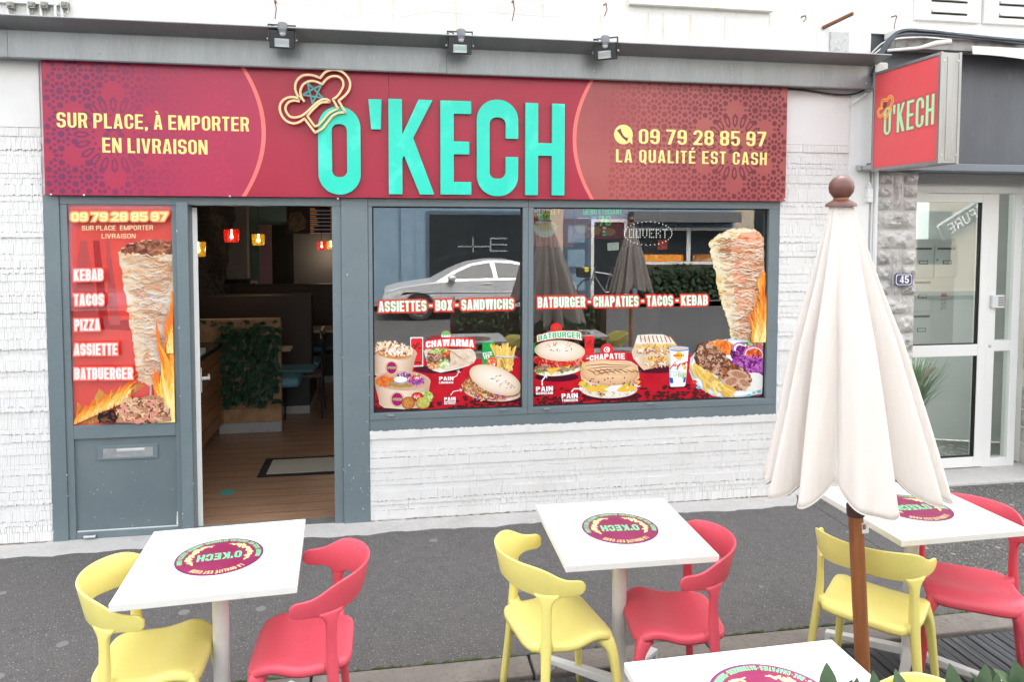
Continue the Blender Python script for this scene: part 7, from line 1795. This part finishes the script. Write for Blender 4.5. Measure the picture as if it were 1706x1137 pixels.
def owindow(x0, x1, z0, z1, name, mull=()):
    t = .09; mb = MB(); mb.box(x0, x1, yb+.02, yb+.08, z0, z0+t); mb.box(x0, x1, yb+.02, yb+.08, z1-t, z1); mb.box(x0, x0+t, yb+.02, yb+.08, z0+t, z1-t); mb.box(x1-t, x1, yb+.02, yb+.08, z0+t, z1-t)
    for m in mull: mb.box(m-.06, m+.06, yb+.02, yb+.08, z0+t, z1-t)
    f = mb.build(name, WF, OB); mb = MB(); mb.box(x0+t, x1-t, yb+.025, yb+.04, z0+t, z1-t); mb.build('glass', GL2, f); return f
owindow(5.86, 6.95, -.02, 2.29, 'shop_door'); f = owindow(7.2, 10.25, .95, 2.05, 'shop_window', (8.85,))
mb = MB(); mb.box(7.4, 8.7, yb+.041, yb+.046, 1.05, 1.25); mb.box(9.0, 10.1, yb+.041, yb+.046, 1.05, 1.25, 1); mb.box(7.9, 8.2, yb+.041, yb+.046, 1.4, 1.7, 2); mb.build('window_picture', [FIRE, ramp_mat('snack_band', [S(60, 30, 20), S(170, 110, 60), S(220, 180, 120)], 6), mat('seal_red', (.3, .05, .04), .5)], f)
mb = MB(); mb.box(7.0, 10.3, yb+.03, yb+.5, 2.2, 2.5); mb.build('awning', mat('awning_grey', (.10, .10, .105), .7), OB)
SB = thing('sand_house', (14, -15.6, 0), 'sand coloured house beside the blue shop across the street, seen only as a reflection', 'building')
mb = MB(); mb.box(10.3, 24, -16, -15.55, -.05, 9); mb.build('wall', SANDP, SB)
for i in range(4):
    mb = MB(); x = 11+i*3; mb.box(x, x+1.2, -15.55, -15.52, .9, 2.6); mb.build('window', GL2, SB); mb = MB(); mb.box(x, x+1.2, -15.55, -15.52, 4.2, 6); mb.build('window', GL2, SB)
# ivy screen and slanted hair salon sign across the street
IVLEAF = mat('ivy_leaf', (.012, .03, .012), .6, var=(9, (.03, .05, .02), .4, .7), spec=.2)
IV = thing('ivy_fence', (9.5, -13.9, 0), 'ivy covered fence across the street, reflected in the right window', 'fence')
mb = MB(); rnd = random.Random(31)
for i in range(1600): leaf(mb, (rnd.uniform(7.0, 12.5), -14.4+rnd.uniform(-.1, .1), rnd.uniform(.0, .95)), (rnd.uniform(-1, 1), rnd.uniform(.1, .8), rnd.uniform(-1, .6)), (0, 1, .5), rnd.uniform(.10, .17), rnd.uniform(.07, .12))
mb.build('foliage', IVLEAF, IV)
mb = MB()
for x in (7, 8.4, 9.8, 11.2, 12.6): mb.box(x-.04, x+.04, -14.54, -14.46, -.02, 1.0)
mb.box(7, 12.6, -14.53, -14.47, .92, 1.0); mb.box(7, 12.6, -14.6, -14.55, .0, .9); mb.build('rail', mat('fence_brown', (.06, .03, .025), .7), IV)
xs_, zs_ = facade(1612, 356, 16.1)
HS = thing('salon_sign', (xs_, -15.3, zs_), 'slanted black hair salon sign across the street, mirrored in the street door glass', 'shop sign')
a_ = R_(30)
mb = MB(); tf = lambda x, z: (x*math.cos(a_)-z*math.sin(a_)+xs_, x*math.sin(a_)+z*math.cos(a_)+zs_)
q = [tf(-1.25, -.23), tf(1.25, -.23), tf(1.25, .23), tf(-1.25, .23)]; mb.extrude(q, [], lambda x, z, d: (x, d, z), -15.2, -15.3, 0)
q = [tf(-1.3, -.28), tf(1.3, -.28), tf(1.3, .28), tf(-1.3, .28)]; mb.extrude(q, [], lambda x, z, d: (x, d, z), -15.31, -15.36, 1); mb.build('board', [mat('salon_black', (.03, .03, .032), .4), mat('salon_white', (.7, .7, .7), .5)], HS)
mb = MB()
for o, hs in text_shapes('COIFFURE', lambda t, v: tf(1.05-2.1*t, -.16+.33*v), w=.6, a=.13, b=.12, gap=.16, res=24): mb.extrude(o, hs, lambda x, z, d: (x, d, z), -15.19, None, 0)
mb.build('lettering', MATS['salon_white'], HS)
# silver saloon parked across the street
CARP = mat('car_silver', (.52, .525, .535), .35, metal=.15, coat=.3); CGL = mat('car_glass', (.03, .035, .038), .08, spec=.18); TYRE = mat('tyre', (.02, .02, .02), .8); RIM = mat('rim_alloy', (.35, .35, .36), .3, metal=.8)
def car(x0, yc, label, dirn=1, paint=CARP):
    t = thing('parked_car', (x0+2.3*dirn, yc, -.16), label, 'car', 'cars parked across the street')
    g = -.16
    def X(x): return x0+dirn*x
    low = [(0, .55), (.05, .72), (.35, .80), (1.2, .92), (4.1, .95), (4.55, .92), (4.62, .75), (4.58, .40), (4.3, .24), (4.12, .24)] 
    body = [(0.02, .30), (0, .55), (.06, .70), (.38, .79), (1.25, .91), (2.0, .945), (3.6, .965), (4.2, .97), (4.55, .93), (4.64, .72), (4.6, .42), (4.45, .26)]
    roof = [(1.22, .915), (1.65, 1.16), (2.05, 1.33), (2.55, 1.41), (3.05, 1.40), (3.55, 1.29), (3.95, 1.10), (4.22, .975)]
    mb = MB()
    def prof(pts, ys, narrow):
        rows = []
        for yy, k in ys:
            rows.append([(X(x), yc+yy, g+z) for x, z in pts])
        return rows
    bot = [(4.3, .22), (4.05, .22)]+[(3.68+.36*math.cos(a), .30+.36*math.sin(a)) for a in np.linspace(-.1, math.pi+.1, 14)]+[(3.2, .22), (1.3, .22)]+[(.86+.36*math.cos(a), .30+.36*math.sin(a)) for a in np.linspace(-.1, math.pi+.1, 14)]+[(.3, .24)]
    outl = body+bot
    mb.extrude(outl, [], lambda x, z, d: (X(x), yc+d, g+z), -.86, .86)
    # cabin, narrower at the top
    n = len(roof); L, Rr = [], []
    for x, z in roof:
        w = .84-.30*max(0, (z-.95)/.46)**1.0
        L.append((X(x), yc-w, g+z)); Rr.append((X(x), yc+w, g+z))
    mb.add(L+Rr, [(i, i+1, n+i+1, n+i) for i in range(n-1)]+[tuple(range(n)), tuple(range(2*n-1, n-1, -1))])
    mb.build('body', paint, t, bevel=.03, seg=3, smooth=50)
    for s in (-1, 1):
        for pts in ([(1.52, 1.0), (1.80, 1.15), (2.15, 1.29), (2.55, 1.345), (2.62, 1.0)], [(2.72, 1.0), (2.66, 1.345), (3.05, 1.335), (3.40, 1.25), (3.52, 1.0)], [(3.60, 1.0), (3.48, 1.225), (3.75, 1.12), (3.92, 1.01)]):
            mb = MB(); f = lambda x, z, d: (X(x), yc+s*(.84-.30*max(0, (z-.95)/.46)+d), g+z)
            mb.extrude(pts, [], f, .008, -.01); mb.build('side_window', CGL, t)
        for x in (2.35, 3.3): mb = MB(); mb.tube([(X(x), yc+s*.875, g+.86), (X(x+.2), yc+s*.875, g+.865)], .012, 8); mb.build('door_handle', RIM, t)
        for x in (1.35, 2.66, 3.62):
            mb = MB(); mb.box(min(X(x), X(x+.008)), max(X(x), X(x+.008)), yc+s*.861-.001, yc+s*.861+.001, g+.35, g+.93); mb.build('panel_gap', DARK, t)
        mb = MB(); mb.lathe([(.0, -.1), (.07, -.08), (.085, 0), (.05, .08), (0, .09)], (X(1.62), yc+s*.93, g+1.0), 14, ax=(1, 0, 0)); mb.build('wing_mirror', paint, t, smooth=60)
        mb = MB(); mb.poly([(X(.02), yc+s*.862, g+.60), (X(.42), yc+s*.862, g+.73), (X(.50), yc+s*.862, g+.66), (X(.08), yc+s*.862, g+.52)]); mb.build('headlight', mat('headlight_glass', (.6, .62, .64), .1), t)
        mb = MB(); mb.poly([(X(4.25), yc+s*.862, g+.88), (X(4.55), yc+s*.862, g+.88), (X(4.6), yc+s*.862, g+.70), (X(4.35), yc+s*.862, g+.74)]); mb.build('tail_light', mat('tail_red', (.45, .02, .02), .2), t)
        for x in (.86, 3.68):
            mb = MB(); mb.lathe([(.20, -.10), (.31, -.10), (.325, -.06), (.325, .06), (.31, .10), (.21, .10)], (X(x), yc+s*.74, g+.325), 28, ax=(0, 1, 0)); w = mb.build('wheel', TYRE, t, smooth=40)
            mb = MB(); mb.lathe([(.215, .0), (.215, .105), (.19, .10), (.17, .07), (0, .08)], (X(x), yc+s*.74, g+.325), 28, ax=(0, s, 0)); mb.build('rim', RIM, w, smooth=40)
    return t
car(-.10, -12.9, 'silver saloon car across the street, mirrored in the left shop window')
# bicycle leaning by the blue shop
BK = thing('bicycle', (5.9, -13.9, -.02), 'black bicycle with a front basket, mirrored in the right shop window', 'bicycle')
mb = MB(); bx, by, bz = 5.4, -14.0, -.02
for x in (bx, bx+1.05):
    m2 = MB(); m2.tube([(x+.33*math.cos(t), by, bz+.34+.33*math.sin(t)) for t in np.linspace(0, 2*math.pi, 32)], .016, 6); w = m2.build('wheel', TYRE, BK)
    m3 = MB(); 
    for k in range(8): m3.tube([(x, by, bz+.34), (x+.32*math.cos(k*.785), by, bz+.34+.32*math.sin(k*.785))], .002, 4)
    m3.build('spokes', RIM, w)
for a, b in (((bx, .34), (bx+.16, .95)), ((bx+.12, .8), (bx+.45, .30)), ((bx+.14, .86), (bx+.62, .78)), ((bx+.45, .30), (bx+.62, .90)), ((bx+.45, .30), (bx+1.05, .34)), ((bx+.60, .78), (bx+1.05, .34))): mb.tube([(a[0], by, bz+a[1]), (b[0], by, bz+b[1])], .018, 8)
mb.tube([(bx+.16, by-.28, bz+1.02), (bx+.17, by, bz+.98), (bx+.16, by+.28, bz+1.02)], .012, 8); mb.build('frame', RIM, BK)
mb = MB(); mb.lathe([(.02, .0), (.10, .03), (.09, .07), (0, .08)], (bx+.66, by, bz+.90), 12); mb.build('saddle', BLACKP, BK)
mb = MB(); mb.box(bx-.32, bx+.0, by-.18, by+.18, bz+.72, bz+.98); mb.box(bx-.18, bx-.05, by-.1, by+.185, bz+.86, bz+.99, 1); mb.build('basket', [BLACKP, mat('bag_yellow', (.6, .5, .05), .6)], BK, bevel=.02)
# dark car nose at the right end of the terrace, mirrored beside the kebab spit
